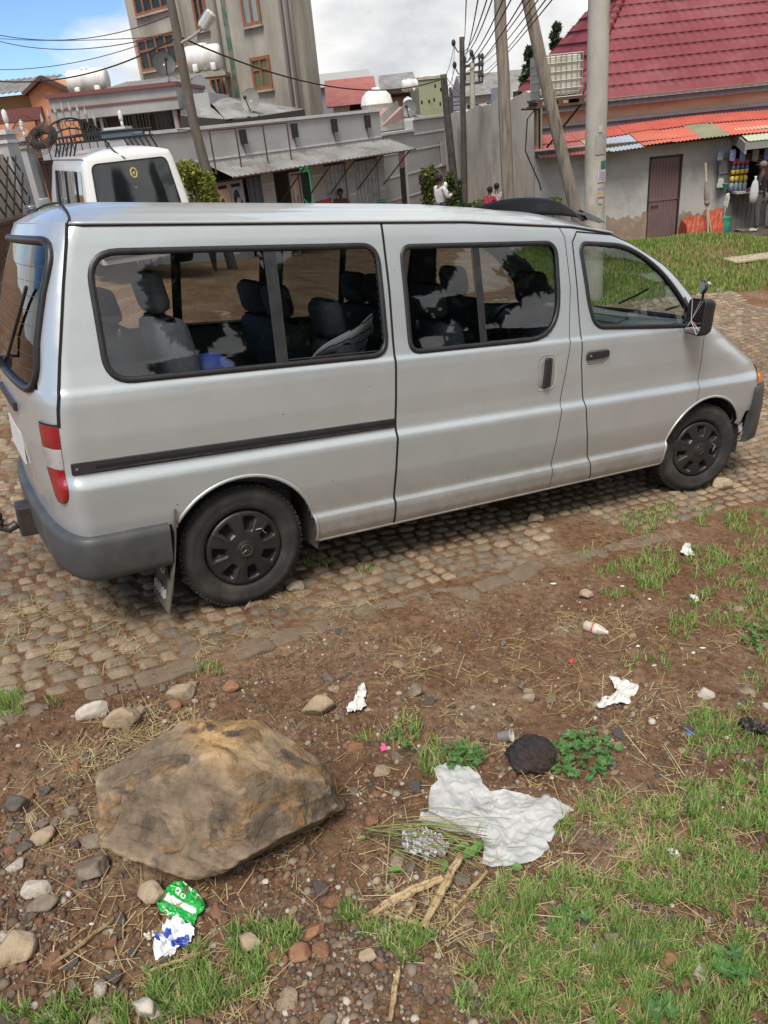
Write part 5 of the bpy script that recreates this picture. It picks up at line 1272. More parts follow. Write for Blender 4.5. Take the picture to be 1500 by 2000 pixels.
crumple('pink_scrap', [(742, 1462), (752, 1458), (756, 1468), (746, 1472)], folds(8, 8, .01, 39), mat('scrap_pink', (.6, .08, .22), rough=.6), 'tiny pink scrap by the grass tuft', 'scrap', rings=5, step=3)
for i, (x_, y_) in enumerate([(1254, 1130), (1268, 1170), (1215, 1145), (1355, 1275), (1372, 1266), (1278, 1300), (1160, 1222), (965, 1376), (903, 1395), (1080, 1140), (1245, 1262), (1100, 1700), (705, 1940), (770, 1905), (730, 1990), (120, 1800), (178, 1805)]):
    P = gp(x_, y_); s = size_at(P, 9); V, F = rock_shape(700+i, 1, 6, (s*rng.uniform(.5, 1.1), s*.5, s*.3), .1, 42, .4); o = mesh_obj('pale_fragment', V, F, paper); o.location = tuple(P); tag(o, 'small white fragment lying on the verge', 'fragment', 'white fragments on the verge')
# green wrapper with white band and rings
gw, ww = mat('wrapper_green', (.012, .30, .045), rough=.25, col2=(.02, .42, .07), nscale=20, coat=.6), mat('wrapper_white', (.75, .78, .76), rough=.3, coat=.5)
def gcol(x_, y_):
    if abs((x_-322)*.50-(y_-1756)+0) < 6.5 and 318 < x_ < 385: return 1
    for (a, b, r_) in ((350, 1748, 5.5), (360, 1757, 5), (369, 1737, 5), (378, 1744, 5), (390, 1758, 5), (327, 1792, 6)):
        d = math.hypot(x_-a, y_-b)
        if r_-2.2 < d < r_: return 1
    return 0
crumple('green_wrapper', [(352, 1728), (366, 1733), (384, 1745), (396, 1760), (405, 1780), (396, 1790), (386, 1800), (380, 1814), (360, 1806), (335, 1798), (318, 1790), (310, 1776), (324, 1752), (336, 1735)], folds(34, 24, .020, 44, .8), [gw, ww], 'shiny green plastic wrapper with a white band in front of the boulder', 'wrapper', rings=40, step=1.6, colf=gcol)
bw, bb = mat('bag_white', (.72, .76, .80), rough=.35, coat=.3), mat('bag_blue_print', (.02, .055, .36), rough=.35, coat=.4)
def bcol(x_, y_):
    if (338 < x_ < 372 and 1834 < y_ < 1858 and (y_-1834) > (355-x_)*.6): return 1
    if math.hypot(x_-330, y_-1830) < 9 and y_ > 1822: return 1
    if math.hypot(x_-309, y_-1838) < 6: return 1
    return 0
crumple('plastic_bag', [(330, 1806), (350, 1800), (365, 1808), (378, 1815), (384, 1826), (380, 1840), (368, 1850), (350, 1862), (335, 1872), (305, 1881), (303, 1860), (306, 1846), (302, 1834), (322, 1816)], folds(26, 20, .022, 54, 1.0), [bw, bb], 'crumpled white bag with blue print lying below the green wrapper', 'bag', rings=30, step=2, colf=bcol)
# plastic bottle
P = gp(1140, 1228); Q = gp(1188, 1243); P[2] += .024; Q[2] += .02; mb = MB(); d = Vector(Q)-Vector(P); ln = d.length; M_ = d.to_track_quat('Z', 'Y').to_matrix()
mb.lathe([(0, 0), (.02, .001), (.026, .008), (.026, ln*.2), (.024, ln*.3), (.026, ln*.36), (.026, ln*.62), (.022, ln*.75), (.012, ln*.9), (.011, ln)], c=tuple(P), n=20, M=M_)
bo = mb.build('plastic_bottle', mat('bottle_plastic', (.42, .36, .29), rough=.25, coat=.4, col2=(.5, .45, .38), nscale=30), smooth=True); tag(bo, 'empty brownish plastic bottle with a white and red label lying on the earth', 'bottle')
mb = MB(); mb.lathe([(.0265, ln*.36), (.0268, ln*.40), (.0268, ln*.60)], c=tuple(P), n=20, M=M_); mb.build('label', mat('label_white', (.65, .62, .55), rough=.6, col2=(.5, .42, .33), nscale=60), bo, smooth=True)
mb = MB(); mb.lathe([(.0272, ln*.36), (.0272, ln*.42)], c=tuple(P), n=20, M=M_); mb.build('label_band', mat('label_red', (.55, .04, .04), rough=.5), bo, smooth=True)
# cap, cup, lid, burnt rag
P = gp(1347, 1434); mb = MB(); mb.lathe([(0, .012), (.013, .012), (.015, .008), (.015, 0)], c=tuple(P), n=18); o = mb.build('bottlecap', mat('cap_blue', (.07, .10, .38), rough=.4), smooth=True); tag(o, 'blue plastic bottle cap on the bare earth at the right', 'bottle cap')
P = gp(985, 1446); M_ = Matrix.Rotation(R(70), 3, 'Y') @ Matrix.Rotation(R(20), 3, 'X'); mb = MB(); mb.lathe([(.0, .0), (.018, 0), (.024, .05), (.0255, .05), (.0255, .054), (.022, .052), (.017, .003)], c=(P[0]-.02, P[1], P[2]+.022), n=22, M=M_); o = mb.build('plastic_cup', mat('cup_clear', (.45, .43, .40), rough=.15, coat=.5), smooth=True); tag(o, 'clear plastic cup lying on the earth behind the black lava lump', 'cup')
P = gp(1416, 1436); mb = MB(); mb.lathe([(0, .008), (.016, .008), (.018, .002), (.02, 0)], c=tuple(P), n=18); o = mb.build('jar_lid', mat('lid_cream', (.5, .5, .35), rough=.5), smooth=True); tag(o, 'round cream lid in the grass at the right', 'lid')
crumple('burnt_rag', [(1436, 1418), (1460, 1417), (1500, 1428), (1515, 1440), (1495, 1448), (1455, 1440)], folds(12, 8, .035, 64, 1.2), mat('rag_black', (.015, .014, .014), rough=.9, col2=(.12, .11, .10), nscale=40, ramp=(.5, .7)), 'burnt black rag at the right edge of the picture', 'rag', rings=12, step=3)
# dry stalks
stalk_m = mat('dry_stalk', (.36, .25, .125), rough=.8, col2=(.52, .40, .22), nscale=9, stretch=(3, 3, 3), bump=.5, bscale=60, dirt=(.18, .11, .06), dscale=20, dramp=(.5, .65))
def stalk(x0, y0, x1, y1, w, lb, z0=.02, z1=.012, bnd=0.0):
    a = gp(x0, y0); b = gp(x1, y1); a[2] += z0; b[2] += z1; rows = []; m0 = 9
    perp = np.cross(b-a, [0, 0, 1]); perp /= np.linalg.norm(perp)
    for i in range(m0):
        s = i/(m0-1); c = a+(b-a)*s+perp*bnd*math.sin(math.pi*s)+rng.normal(0, .0012, 3); ww_ = w*(.75+.35*math.sin(s*3.1+.3)); rows.append([tuple(c+perp*ww_*t+np.array([0, 0, zz])) for t, zz in ((-1, 0), (-.8, .006), (-.3, .009), (.1, .006), (.5, .010), (.9, .006), (1, 0))])
    mb = MB(); mb.grid(rows); o = mb.build('dry_stalk', stalk_m, smooth=False); tag(o, lb, 'stalk')
stalk(903, 1690, 826, 1818, .0115, 'thick split dry stalk leaning from the twigs to the ground', .05, .012)
stalk(866, 1728, 716, 1796, .013, 'long flat dry stalk lying crosswise on the grass below the twigs', .03, .01, .01)
stalk(752, 1792, 826, 1816, .006, 'short dry stalk joining the ends of the two long ones'); stalk(952, 1716, 884, 1784, .005, 'thin pale dry stalk right of the thick one', .03); stalk(814, 1772, 792, 1802, .005, 'short broken stalk between the two long ones'); stalk(779, 1898, 763, 2004, .007, 'dry stalk pointing to the bottom edge of the picture'); stalk(905, 1765, 880, 1784, .004, 'stub of stalk under the thin pale one')
stalk(0, 1895, 60, 1878, .003, 'thin dry stem at the left edge') ; stalk(108, 1895, 225, 1802, .0035, 'long thin dry stem pointing at the green wrapper'); stalk(296, 1905, 412, 1862, .003, 'thin dry stem below the white and blue bag')
# pruned twigs with a few leaves
rt = random.Random(4); mb = MB(); C = []
for i in range(62):
    x0 = rt.uniform(705, 850); y0 = 1640+(x0-705)*rt.uniform(-.35, .45)+rt.uniform(-10, 10); x1 = x0+rt.uniform(90, 230); y1 = y0+rt.uniform(-8, 75)
    if x1 > 1000: continue
    a = gp(x0, y0); b = gp(x1, y1); a[2] += rt.uniform(.0, .05); b[2] += rt.uniform(.0, .05); mdl = (a+b)/2+np.array([rt.uniform(-.02, .02), rt.uniform(-.02, .02), rt.uniform(.015, .06)])
    pts = [tuple((1-s)**2*a+2*s*(1-s)*mdl+s*s*b) for s in np.linspace(0, 1, 8)]; nf = len(mb.F); w = rt.uniform(.0008, .0021); mb.tube(pts, list(np.linspace(w, w*.6, 8)), n=5)
    C += [rt.choice([(.20, .24, .07), (.28, .30, .11), (.13, .08, .055), (.34, .28, .13), (.16, .20, .06)])]*(len(mb.F)-nf)
tw = mb.build('cut_twigs', vcol_mat('twig', rough=.6), smooth=True); set_col(tw, C); tag(tw, 'bundle of cut green and brown twigs lying across the corner of the white cloth', 'twigs')
mb = MB(); C = []
for (x_, y_, s) in ((732, 1640, .018), (775, 1715, .024), (708, 1652, .014), (920, 1680, .03), (934, 1672, .03), (905, 1668, .024), (868, 1706, .022), (1010, 1708, .018), (885, 1655, .02), (776, 1678, .012), (945, 1560, .0)):
    if s == 0: continue
    P = Vector(gp(x_, y_))+Vector((0, 0, .035)); M_ = Matrix.Rotation(rt.random()*6.3, 3, 'Z') @ Matrix.Rotation(rt.uniform(-.5, .5), 3, 'X'); nf = len(mb.F)
    L_ = [(-1, 0), (-.6, .42), (0, .55), (.55, .35), (1.1, 0), (.55, -.35), (0, -.55), (-.6, -.42)]; mb.add([tuple(P+M_ @ Vector((u*s, v*s, abs(v)*s*.5))) for u, v in L_], [(0, 1, 2, 3, 4), (0, 4, 5, 6, 7)]); C += [(.13, .26, .06)]*2
lf = mb.build('leaves', leaf_m, tw); set_col(lf, C)
crumple('grey_bag', [(790, 1630), (820, 1628), (850, 1640), (880, 1660), (870, 1682), (830, 1690), (795, 1680), (786, 1655)], folds(13, 9, .035, 74, 1.2), mat('bag_grey', (.30, .28, .31), rough=.35, col2=(.5, .5, .52), nscale=20, coat=.5), 'crumpled grey plastic bag under the cut twigs', 'bag', rings=14, step=4)
# ------------------------------------------------------------------ background
class Fac:
    """a vertical wall plane: origin P0, direction d on the map; h is distance out towards the street"""
    def __init__(s, P0, d):
        s.P = np.array(P0[:2], float); s.d = np.array(d, float)/np.hypot(*d); n = np.array([s.d[1], -s.d[0]])
        if n @ (-s.P) < 0: n = -n
        s.n = n
    def hit(s, px, py, h=0.0):
        v = ray(px, py); t = ((s.P+s.n*h) @ s.n)/(v[:2] @ s.n); p = v*t; return (p[:2]-s.P) @ s.d, p[2]
    def pt(s, u, z, h=0.0):
        q = s.P+s.d*u+s.n*h; return (q[0], q[1], z)
    def fn(s): return lambda u, z, h: s.pt(u, z, h)
    def box(s, mb, u0, u1, z0, z1, h0=0.0, h1=.1):
        V = [s.pt(u, z, h) for h in (h0, h1) for (u, z) in ((u0, z0), (u1, z0), (u1, z1), (u0, z1))]
        return mb.add(V, [(3, 2, 1, 0), (4, 5, 6, 7), (0, 1, 5, 4), (1, 2, 6, 5), (2, 3, 7, 6), (3, 0, 4, 7)])
    def px(s, x0, y0, x1, y1, h=0.0):
        """rectangle spanned by two opposite pixels -> u0,u1,z0,z1"""
        a = s.hit(x0, y0, h); b = s.hit(x1, y1, h); return min(a[0], b[0]), max(a[0], b[0]), min(a[1], b[1]), max(a[1], b[1])
grey_wall = mat('grey_render', (.33, .333, .335), rough=.9, col2=(.40, .402, .403), nscale=1.6, bump=.6, bscale=30, bdist=.004, dirt=(.26, .26, .255), dscale=.8, dramp=(.5, .75))
grey_lt = mat('grey_render_light', (.27, .26, .25), rough=.9, col2=(.33, .32, .31), nscale=2, bump=.6, bscale=25, bdist=.004)
white_pt = mat('white_line', (.55, .55, .55), rough=.8, col2=(.45, .45, .45), nscale=8)
conc_old = mat('old_concrete', (.36, .33, .27), rough=.92, col2=(.50, .46, .39), nscale=1.3, bump=.6, bscale=20, bdist=.004, stretch=(1, 1, .35), dirt=(.19, .17, .135), dscale=1.1, dramp=(.48, .72))
conc_bld = mat('stained_concrete', (.30, .28, .23), rough=.92, col2=(.42, .395, .33), nscale=.9, bump=.5, bscale=12, bdist=.006, stretch=(1, 1, .4), dirt=(.18, .17, .14), dscale=.55, dramp=(.46, .74))
frame_br = mat('window_frame_brown', (.22, .085, .04), rough=.6, col2=(.28, .12, .06), nscale=6)
pane_dk = mat('window_pane_dark', (.012, .018, .018), rough=.25, col2=(.03, .045, .04), nscale=.9, spec=.25)
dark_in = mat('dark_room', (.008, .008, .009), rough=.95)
rust_m = mat('rusty_iron', (.06, .035, .025), rough=.85, col2=(.11, .06, .04), nscale=12)
iron_dk = mat('dark_iron', (.02, .018, .018), rough=.6)
maroon = mat('maroon_trim', (.16, .055, .05), rough=.7)
corr_grey = mat('weathered_sheet', (.30, .30, .29), rough=.6, metal=.3, col2=(.20, .19, .18), nscale=1.6, dirt=(.12, .09, .07), dscale=1.4, dramp=(.5, .75))
tank_w = mat('tank_plastic', (.62, .62, .60), rough=.45, col2=(.72, .72, .70), nscale=3, dirt=(.38, .35, .30), dscale=2.5, dramp=(.52, .75), stretch=(2, 2, .6))
def gz(x, y): return float(h0(np.array([x]), np.array([y]))[0])
def corrugated(fn, u0, u1, v0, v1, pitch=.09, amp=.012, n_v=3, mb=None):
    """fn(u, v, h): sheet ribs run along v"""
    mb = mb or MB(); n = int((u1-u0)/pitch*4); n = max(4, min(n, 900))
    mb.grid([[fn(u, v, amp*math.sin(2*math.pi*(u-u0)/pitch)) for v in np.linspace(v0, v1, n_v)] for u in np.linspace(u0, u1, n+1)]); return mb
def window(F, u0, u1, z0, z1, parent, nx_=2, nz_=1, hh=.06, fr=.06, fm=frame_br, pm=pane_dk, recess=.0, trans=None, label=None, sill=True):
    mb = MB(); w = fr
    F.box(mb, u0, u0+w, z0, z1, 0, hh); F.box(mb, u1-w, u1, z0, z1, 0, hh); F.box(mb, u0+w, u1-w, z1-w, z1, 0, hh); F.box(mb, u0+w, u1-w, z0, z0+w, 0, hh)
    for i in range(1, nx_): u = u0+(u1-u0)*i/nx_; F.box(mb, u-w*.4, u+w*.4, z0+w, z1-w, 0, hh*.9)
    zz = [z0+(z1-z0)*i/nz_ for i in range(1, nz_)] if trans is None else [z0+(z1-z0)*trans]
    for z in zz: F.box(mb, u0+w, u1-w, z-w*.35, z+w*.35, 0, hh*.8)
    o = mb.build('window', fm, parent)
    mb = MB(); F.box(mb, u0+w*.5, u1-w*.5, z0+w*.5, z1-w*.5, .003, .022); mb.build('pane', pm, o)
    if sill: mb = MB(); F.box(mb, u0-.06, u1+.06, z0-.08, z0-.003, 0, hh+.08); mb.build('sill', fm if fm is not frame_br else conc_bld, o)
    return o
# --- A: grey shop row --------------------------------------------------
FA = Fac(atY(743, 245, 24.5), (.69, .72)); FB = Fac(atY(806, 236, 27.0), (.55, .84))
uL = FA.hit(248, 262)[0]; uR = FA.hit(743, 240)[0]; zt = FA.hit(600, 232)[1]
shop = empty('shop_row', FA.pt((uL+uR)/2, -3.3), label='long low grey rendered shop row with white bands and a rusty sheet awning', cat='shop building')
U = lambda x, y, h=0.: FA.hit(x, y, h)[0]
Z = lambda x, y, h=0.: FA.hit(x, y, h)[1]
doors = []      # (u0,u1,z0,z1)
zaw = Z(600, 295)
s1 = (U(415, 330), U(470, 320)); s2 = (U(478, 330), U(505, 320)); s3 = (U(531, 325), U(556, 320)); s4 = (U(557, 320), U(602, 320)); s5 = (U(630, 310), U(672, 305)); s6 = (U(690, 305), U(735, 300))
mb = MB(); zb = -5.0
zo = Z(560, 318); zo2 = zaw-.02
edges = [uL]; 
for a, b in ((s1[0], s2[1]), (s3[0], s4[1]), s5, s6): edges += [a, b]
edges.append(uR)
for i in range(0, len(edges), 2): FA.box(mb, edges[i], edges[i+1], zb, zo2, -4.0, 0)
FA.box(mb, uL, uR, zo2, zt, -4.0, .002)
mb.build('wall', grey_wall, shop)
mb = MB(); FA.box(mb, uL, uR+.03, zt, zt+.07, -.25, .06); FA.box(mb, uL, uR, zt-.66, zt-.62, .003, .02)
for (a, b) in ((edges[0], edges[1]), (edges[2], edges[3]), (edges[4], edges[5]), (edges[6], edges[7]), (edges[8], edges[9])):
    for z in (zo2-.62, zo2-1.25): FA.box(mb, a+.02, b-.02, z, z+.04, .003, .02)
mb.build('white_bands', white_pt, shop)
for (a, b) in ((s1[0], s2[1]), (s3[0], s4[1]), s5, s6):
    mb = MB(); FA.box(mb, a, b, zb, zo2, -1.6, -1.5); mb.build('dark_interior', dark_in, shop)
zg = lambda u: gz(*FA.pt(u, 0)[:2])
# transom grilles over every opening
for (a, b) in ((s1[0], s2[1]), (s3[0], s4[1]), s5, s6):
    mb = MB()
    for u in np.arange(a+.06, b, .11): FA.box(mb, u, u+.03, zo2-.36, zo2-.02, -.05, -.03)
    FA.box(mb, a, b, zo2-.40, zo2-.35, -.06, 0.01); mb.build('grille', iron_dk, shop)
# posters in the first window: barber pictures
pw = U(470, 320)-U(415, 330); mb = MB(); FA.box(mb, s1[0], s1[1], zb, zo2-.4, -.06, -.04); o = mb.build('shop_window', mat('window_frame_alu', (.3, .3, .3), rough=.5), shop)
def art(name, u0, u1, z0, z1, base, blobs, par, h=-.035, F=FA):
    mb = MB(); F.box(mb, u0, u1, z0, z1, h-.004, h); mm = [base]; 
    p = mb.build(name, mat('art_'+name+str(len(MATS)), base, rough=.6, col2=tuple(min(1, c*1.3) for c in base), nscale=6), par)
    for i, (cu, cz_, ru, rz_, col) in enumerate(blobs):
        m2 = MB(); k = 18; cuu = u0+(u1-u0)*cu; czz = z0+(z1-z0)*cz_
        m2.add([F.pt(cuu+ru*(u1-u0)*math.cos(2*math.pi*j/k), czz+rz_*(z1-z0)*math.sin(2*math.pi*j/k), h+.003+.002*i) for j in range(k)], [tuple(range(k))])
        m2.build('printed_shape', mat('ink%d_%d_%d' % tuple(int(c*99) for c in col), col, rough=.6), p)
    return p
um = (s1[0]+s1[1])/2; zp = zo2-.45
art('poster', s1[0]+.05, um-.03, zp-1.05, zp, (.45, .33, .24), [(.33, .60, .16, .11, (.05, .035, .03)), (.33, .55, .11, .09, (.28, .15, .10)), (.70, .45, .15, .11, (.04, .03, .03)), (.70, .40, .11, .09, (.30, .17, .11)), (.25, .26, .16, .12, (.5, .48, .45)), (.68, .14, .2, .08, (.42, .2, .1)), (.5, .03, .42, .03, (.10, .10, .30))], shop)
art('poster', um+.03, s1[1]-.05, zp-1.0, zp, (.30, .33, .42), [(.42, .62, .30, .22, (.02, .025, .06)), (.55, .50, .22, .16, (.45, .36, .34)), (.40, .30, .22, .24, (.04, .10, .22)), (.78, .40, .16, .2, (.12, .03, .09)), (.16, .25, .13, .15, (.5, .42, .40)), (.5, .03, .42, .03, (.5, .5, .52))], shop)
art('poster', s1[0]+.1, um-.03, zp-1.65, zp-1.12, (.42, .45, .46), [(.3, .5, .18, .3, (.08, .10, .12)), (.6, .5, .2, .34, (.10, .16, .20))], shop)
# poster lettering (illegible rows of heading letters, as in the photo)
for (a, b) in ((s1[0]+.08, um-.06), (um+.05, s1[1]-.08)):
    mb = MB(); 
    for i, u in enumerate(np.linspace(a, b-.06, 9)): FA.box(mb, u, u+.035+.02*(i % 2), zp-.10, zp-.02, -.03, -.026)
    mb.build('heading_letters', mat('ink_black', (.02, .02, .03), rough=.6), shop)
def sheet_door(u0, u1, z1, m_, name='door', h=-.04, zb_=None, ribs=.16):
    mb = MB(); F = FA; zb2 = zb_ if zb_ is not None else zg((u0+u1)/2)-.1
    F.box(mb, u0, u1, zb2, z1, h-.02, h)
    for u in np.arange(u0+.05, u1-.03, ribs): F.box(mb, u, u+.03, zb2+.02, z1-.02, h+.001, h+.016)
    return mb.build(name, m_, shop)
blue_grey = mat('blue_grey_door', (.07, .09, .12), rough=.5, col2=(.09, .11, .14), nscale=4); pale_metal = mat('pale_grey_metal', (.30, .33, .37), rough=.5, col2=(.36, .39, .42), nscale=3, dirt=(.22, .22, .22), dscale=4)
sheet_door(s2[0]+.02, s2[1], zo2-.4, blue_grey)
o = sheet_door(s5[0]+.05, s5[1]-.02, zo2-.42, pale_metal); o2 = sheet_door(s6[0], (s6[0]+s6[1])/2, zo2-.42, pale_metal); o3 = sheet_door((s6[0]+s6[1])/2+.02, s6[1], zo2-.42, pale_metal, zb_=zo2-1.95)
# window with green neon
win4 = window(FA, s4[0]+.03, s4[1]-.02, zg(s4[0])-.2, zo2-.42, shop, 2, 2, hh=.05, fr=.05, fm=mat('pale_frame', (.36, .37, .38), rough=.5), sill=False)
art('poster', s4[0]+.08, (s4[0]+s4[1])/2-.05, zo2-1.35, zo2-.5, (.42, .28, .26), [(.4, .5, .2, .25, (.5, .45, .42)), (.65, .28, .2, .18, (.25, .18, .2)), (.15, .3, .05, .3, (.03, .03, .03))], win4, h=.03)
mb = MB(); ua = (s4[0]+s4[1])/2+.02; ub = s4[1]-.08; zz = zo2-.36
mb.tube([FA.pt(ua, zz-.06, .06), FA.pt(ub, zz-.06, .06), FA.pt(ub+.02, zz-.7, .06), FA.pt((ua+ub)/2+.1, zz-1.0, .06), FA.pt(ua+.02, zz-.75, .06)], .013, n=6)
mb.tube([FA.pt(ua, zz-.01, .06), FA.pt(ub, zz-.01, .06)], .02, n=6)
mb.build('neon_tube', mat('neon_green', (.0, .25, .10), rough=.4, emis=(.03, 1.0, .35), estr=.12), win4)
# awning of rusty sheet on struts
aw0, aw1 = U(400, 318, .0), uR+.35
def awf(u, v, h_): return FA.pt(u, zaw+.02-.30*v+h_, .01+.95*v)
mb = corrugated(awf, aw0, aw1, 0, 1, pitch=.16, amp=.018); aw = mb.build('awning', corr_grey, shop, smooth=True)
mb = MB()
for x0 in (.35, .50, .63, .80, .97):
    u = aw0+(aw1-aw0)*x0; mb.tube([FA.pt(u, zaw-.28, .92), FA.pt(u-.25, zaw-1.15, .02)], .018, n=5)
mb.tube([FA.pt(aw0, zaw-.30, .95), FA.pt(aw1, zaw-.30, .95)], .02, n=5); mb.build('awning_struts', rust_m, aw)
# signboard frame above the awning
mb = MB(); uu = [U(408, 255, .5), U(459, 250, .5), U(513, 246, .5), U(560, 242, .5)]; z_t = Z(480, 248, .5)
for u in uu: mb.tube([FA.pt(u, zaw-.2, .5), FA.pt(u, z_t, .5)], .02, n=5)
mb.tube([FA.pt(uu[0], z_t, .5), FA.pt(uu[3], z_t, .5)], .02, n=5); mb.tube([FA.pt(uu[0], z_t, .5), FA.pt(uu[0]-.6, z_t+.1, .0)], .012, n=4)
mb.build('sign_frame', rust_m, shop)
for x_ in (469, 570, 648, 713):
    u, z = FA.hit(x_, 300-.115*x_+7); mb = MB(); FA.box(mb, u-.06, u+.06, z-.32, z, .01, .14); mb.tube([FA.pt(u, z-.3, .02), FA.pt(u+.05, zaw+.1, .02)], .008, n=4); mb.build('wall_lamp', iron_dk, shop)
# B: wall behind with the narrow door
wallB = empty('grey_wall', FB.pt(0, -3.4), label='stepped grey rendered wall with a narrow door right of the shop row', cat='wall')
u0 = FB.hit(735, 300)[0]; us = FB.hit(806, 240)[0]; u1 = FB.hit(884, 230)[0]; zt1 = FB.hit(770, 262)[1]; zt2 = FB.hit(806, 235)[1]
d0, d1 = FB.hit(778, 300)[0], FB.hit(793, 300)[0]; zd = FB.hit(785, 290)[1]
mb = MB(); FB.box(mb, u0, d0, -5, zt1, -.3, 0); FB.box(mb, d0, d1, zd, zt1, -.3, 0); FB.box(mb, d1, us, -5, zt1, -.3, 0); FB.box(mb, us, u1, -5, zt2, -.3, .001); mb.build('wall', grey_wall, wallB)
mb = MB(); FB.box(mb, u0, us, zt1, zt1+.07, -.3, .05); FB.box(mb, us, u1, zt2, zt2+.07, -.3, .05); FB.box(mb, us, u1, zt2-.42, zt2-.37, .003, .02)
for zz in (zt1-.55, zt1-1.2, zt1-1.85): 
    FB.box(mb, u0+.1, d0-.03, zz, zz+.045, .003, .02); FB.box(mb, d1+.03, u1-.1, zz, zz+.045, .003, .02)
mb.build('white_bands', white_pt, wallB)
mb = MB(); FB.box(mb, d0, d1, -5, zd, -.12, -.08); FB.box(mb, d0, d0+.06, -5, zd, -.08, -.02)
for z in np.arange(zd-2.2, zd-.6, .25): FB.box(mb, d0+.12, d1-.06, z, z+.03, -.08, -.06)
mb.build('door', mat('black_door', (.02, .02, .022), rough=.5), wallB)
mb = MB(); FB.box(mb, d0+.06, d1-.05, zd-.55, zd-.05, -.075, -.05); mb.build('door_light', mat('curtain_pink', (.22, .13, .13), rough=.8), wallB)
uw, uw2, zw0, zw1 = *sorted((FB.hit(858, 275)[0], FB.hit(866, 275)[0])), FB.hit(862, 318)[1], FB.hit(862, 277)[1]
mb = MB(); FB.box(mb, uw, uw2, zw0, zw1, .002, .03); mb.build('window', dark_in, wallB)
mb = MB()
for u in np.linspace(uw, uw2, 5): FB.box(mb, u-.015, u+.015, zw0, zw1, .031, .06)
FB.box(mb, uw-.1, uw2+.1, zw0-.1, zw0-.02, 0, .12); mb.build('window_grille', grey_wall, wallB)
# pink hut and corrugated bit above the low part of the wall
mb = MB(); mb.prism([(us-1.9, zt1), (us+.2, zt1), (us+.2, zt1+.72)], -1.6, -.42, FB.fn()); pk = mb.build('pink_hut', mat('pink_wall', (.33, .20, .19), rough=.9, col2=(.38, .24, .22), nscale=2)); tag(pk, 'small pink rendered shed peeping over the low part of the grey wall', 'shed')
mb = corrugated(lambda u, v, h_: FB.pt(u, zt1+.10+.75*v*(u-us+2.2)/2.2+h_, -.32-.3*v), us-2.2, us+.2, 0, 1, pitch=.10, amp=.02); mb.build('roof', corr_grey, pk, smooth=True)

# --- C: tall old concrete wall ----------------------------------------
PC0 = atY(883, 222, 27.2); PC1 = atY(1043, 178, 22.6); FC_ = Fac(PC0, (PC1[:2]-PC0[:2])); lenC = np.hypot(*(PC1[:2]-PC0[:2]))
mb = MB(); n = 40; top = lambda s: PC0[2]+(PC1[2]-PC0[2])*s+.04*math.sin(s*23)+.025*math.sin(s*57)
mb.grid([[FC_.pt(u, z, hh) for (z, hh) in ((-5, 0), (top(u/lenC), 0), (top(u/lenC)+.01, -.25), (-5, -.25))] for u in np.linspace(-.6, lenC, n)])
cw = mb.build('concrete_wall', conc_old); tag(cw, 'tall stained bare concrete wall behind the wooden poles', 'wall')
# --- D: red roofed house ----------------------------------------------
FD = Fac((0, 22.5), (1, 0)); FD2 = Fac((0, 24.0), (1, 0))
house = empty('red_roof_house', FD.pt(10, -3.8), label='low grey plastered house with a big red tiled roof at the right', cat='house')
uc = PC1[0]; ue = 22.0; zeave = FD.hit(1300, 268)[1]
du0, du1, dz0, dz1 = FD.hit(1271, 310)[0], FD.hit(1332, 305)[0], gz(9.1, 22.3), FD.hit(1300, 306)[1]
ku0 = FD.hit(1428, 300)[0]; kz1 = FD.hit(1450, 283)[1]; kz0 = FD.hit(1450, 374)[1]
plaster = mat('rough_plaster', (.34, .335, .32), rough=.93, col2=(.42, .415, .395), nscale=2.2, bump=.9, bscale=14, bdist=.006, dirt=(.27, .26, .24), dscale=1.5, dramp=(.5, .75))
mb = MB()
FD.box(mb, uc, du0, -5.5, zeave, -1.2, 0); FD.box(mb, du0, du1, dz1, zeave, -1.2, 0); FD.box(mb, du1, ku0, -5.5, zeave, -1.2, 0); FD.box(mb, ku0, ue, kz1, zeave, -1.2, 0)
mb.build('wall', plaster, house)
# bare earth-stone base strips where the plaster has fallen
base_m = mat('bare_base', (.21, .16, .12), rough=.95, col2=(.29, .23, .175), nscale=5, bump=1.0, bscale=12, bdist=.01)
for (a, b, zz) in ((FD.hit(1185, 400)[0], du0-.02, .75), (du1+.02, FD.hit(1415, 400)[0], .72)):
    mb = MB(); zg_ = gz((a+b)/2, 22.4); P_ = [(a, zg_-.6), (b, zg_-.6)]; us_ = np.linspace(b, a, 40); P_ += [(u, zg_+zz-.12+.05*math.sin(u*3.1)+.07*(math.sin(u*11) > .3)+.03*math.sin(u*29)) for u in us_]
    mb.prism(P_, .004, .03, FD.fn()); mb.build('wall_base', base_m, house)
mb = MB(); FD.box(mb, du0+.02, du1-.02, dz0-.3, dz1-.02, -.08, -.04)
for i, u in enumerate(np.arange(du0+.12, du1-.1, .085)): FD.box(mb, u, u+.03, dz0+.05, dz1-.12, -.04, -.025)
FD.box(mb, du0+.02, du1-.02, dz0+.98, dz0+1.04, -.04, -.015)
dr = mb.build('door', mat('mauve_door', (.135, .085, .085), rough=.55, col2=(.16, .105, .105), nscale=3, dirt=(.20, .17, .16), dscale=7, dramp=(.62, .8)), house)
mb = MB(); FD.box(mb, du0-.03, du0+.02, dz0-.3, dz1+.02, -.09, .01); FD.box(mb, du0-.03, du1+.03, dz1-.02, dz1+.03, -.09, .01); FD.box(mb, du1-.02, du1+.03, dz0-.3, dz1, -.09, .01); mb.build('door_frame', iron_dk, dr)
mb = MB(); mb.tube([FD.pt(du0+.08, dz0+.86, 0), FD.pt(du0+.3, dz0+.88, 0)], .015, n=5); mb.build('bolt', rust_m, dr)
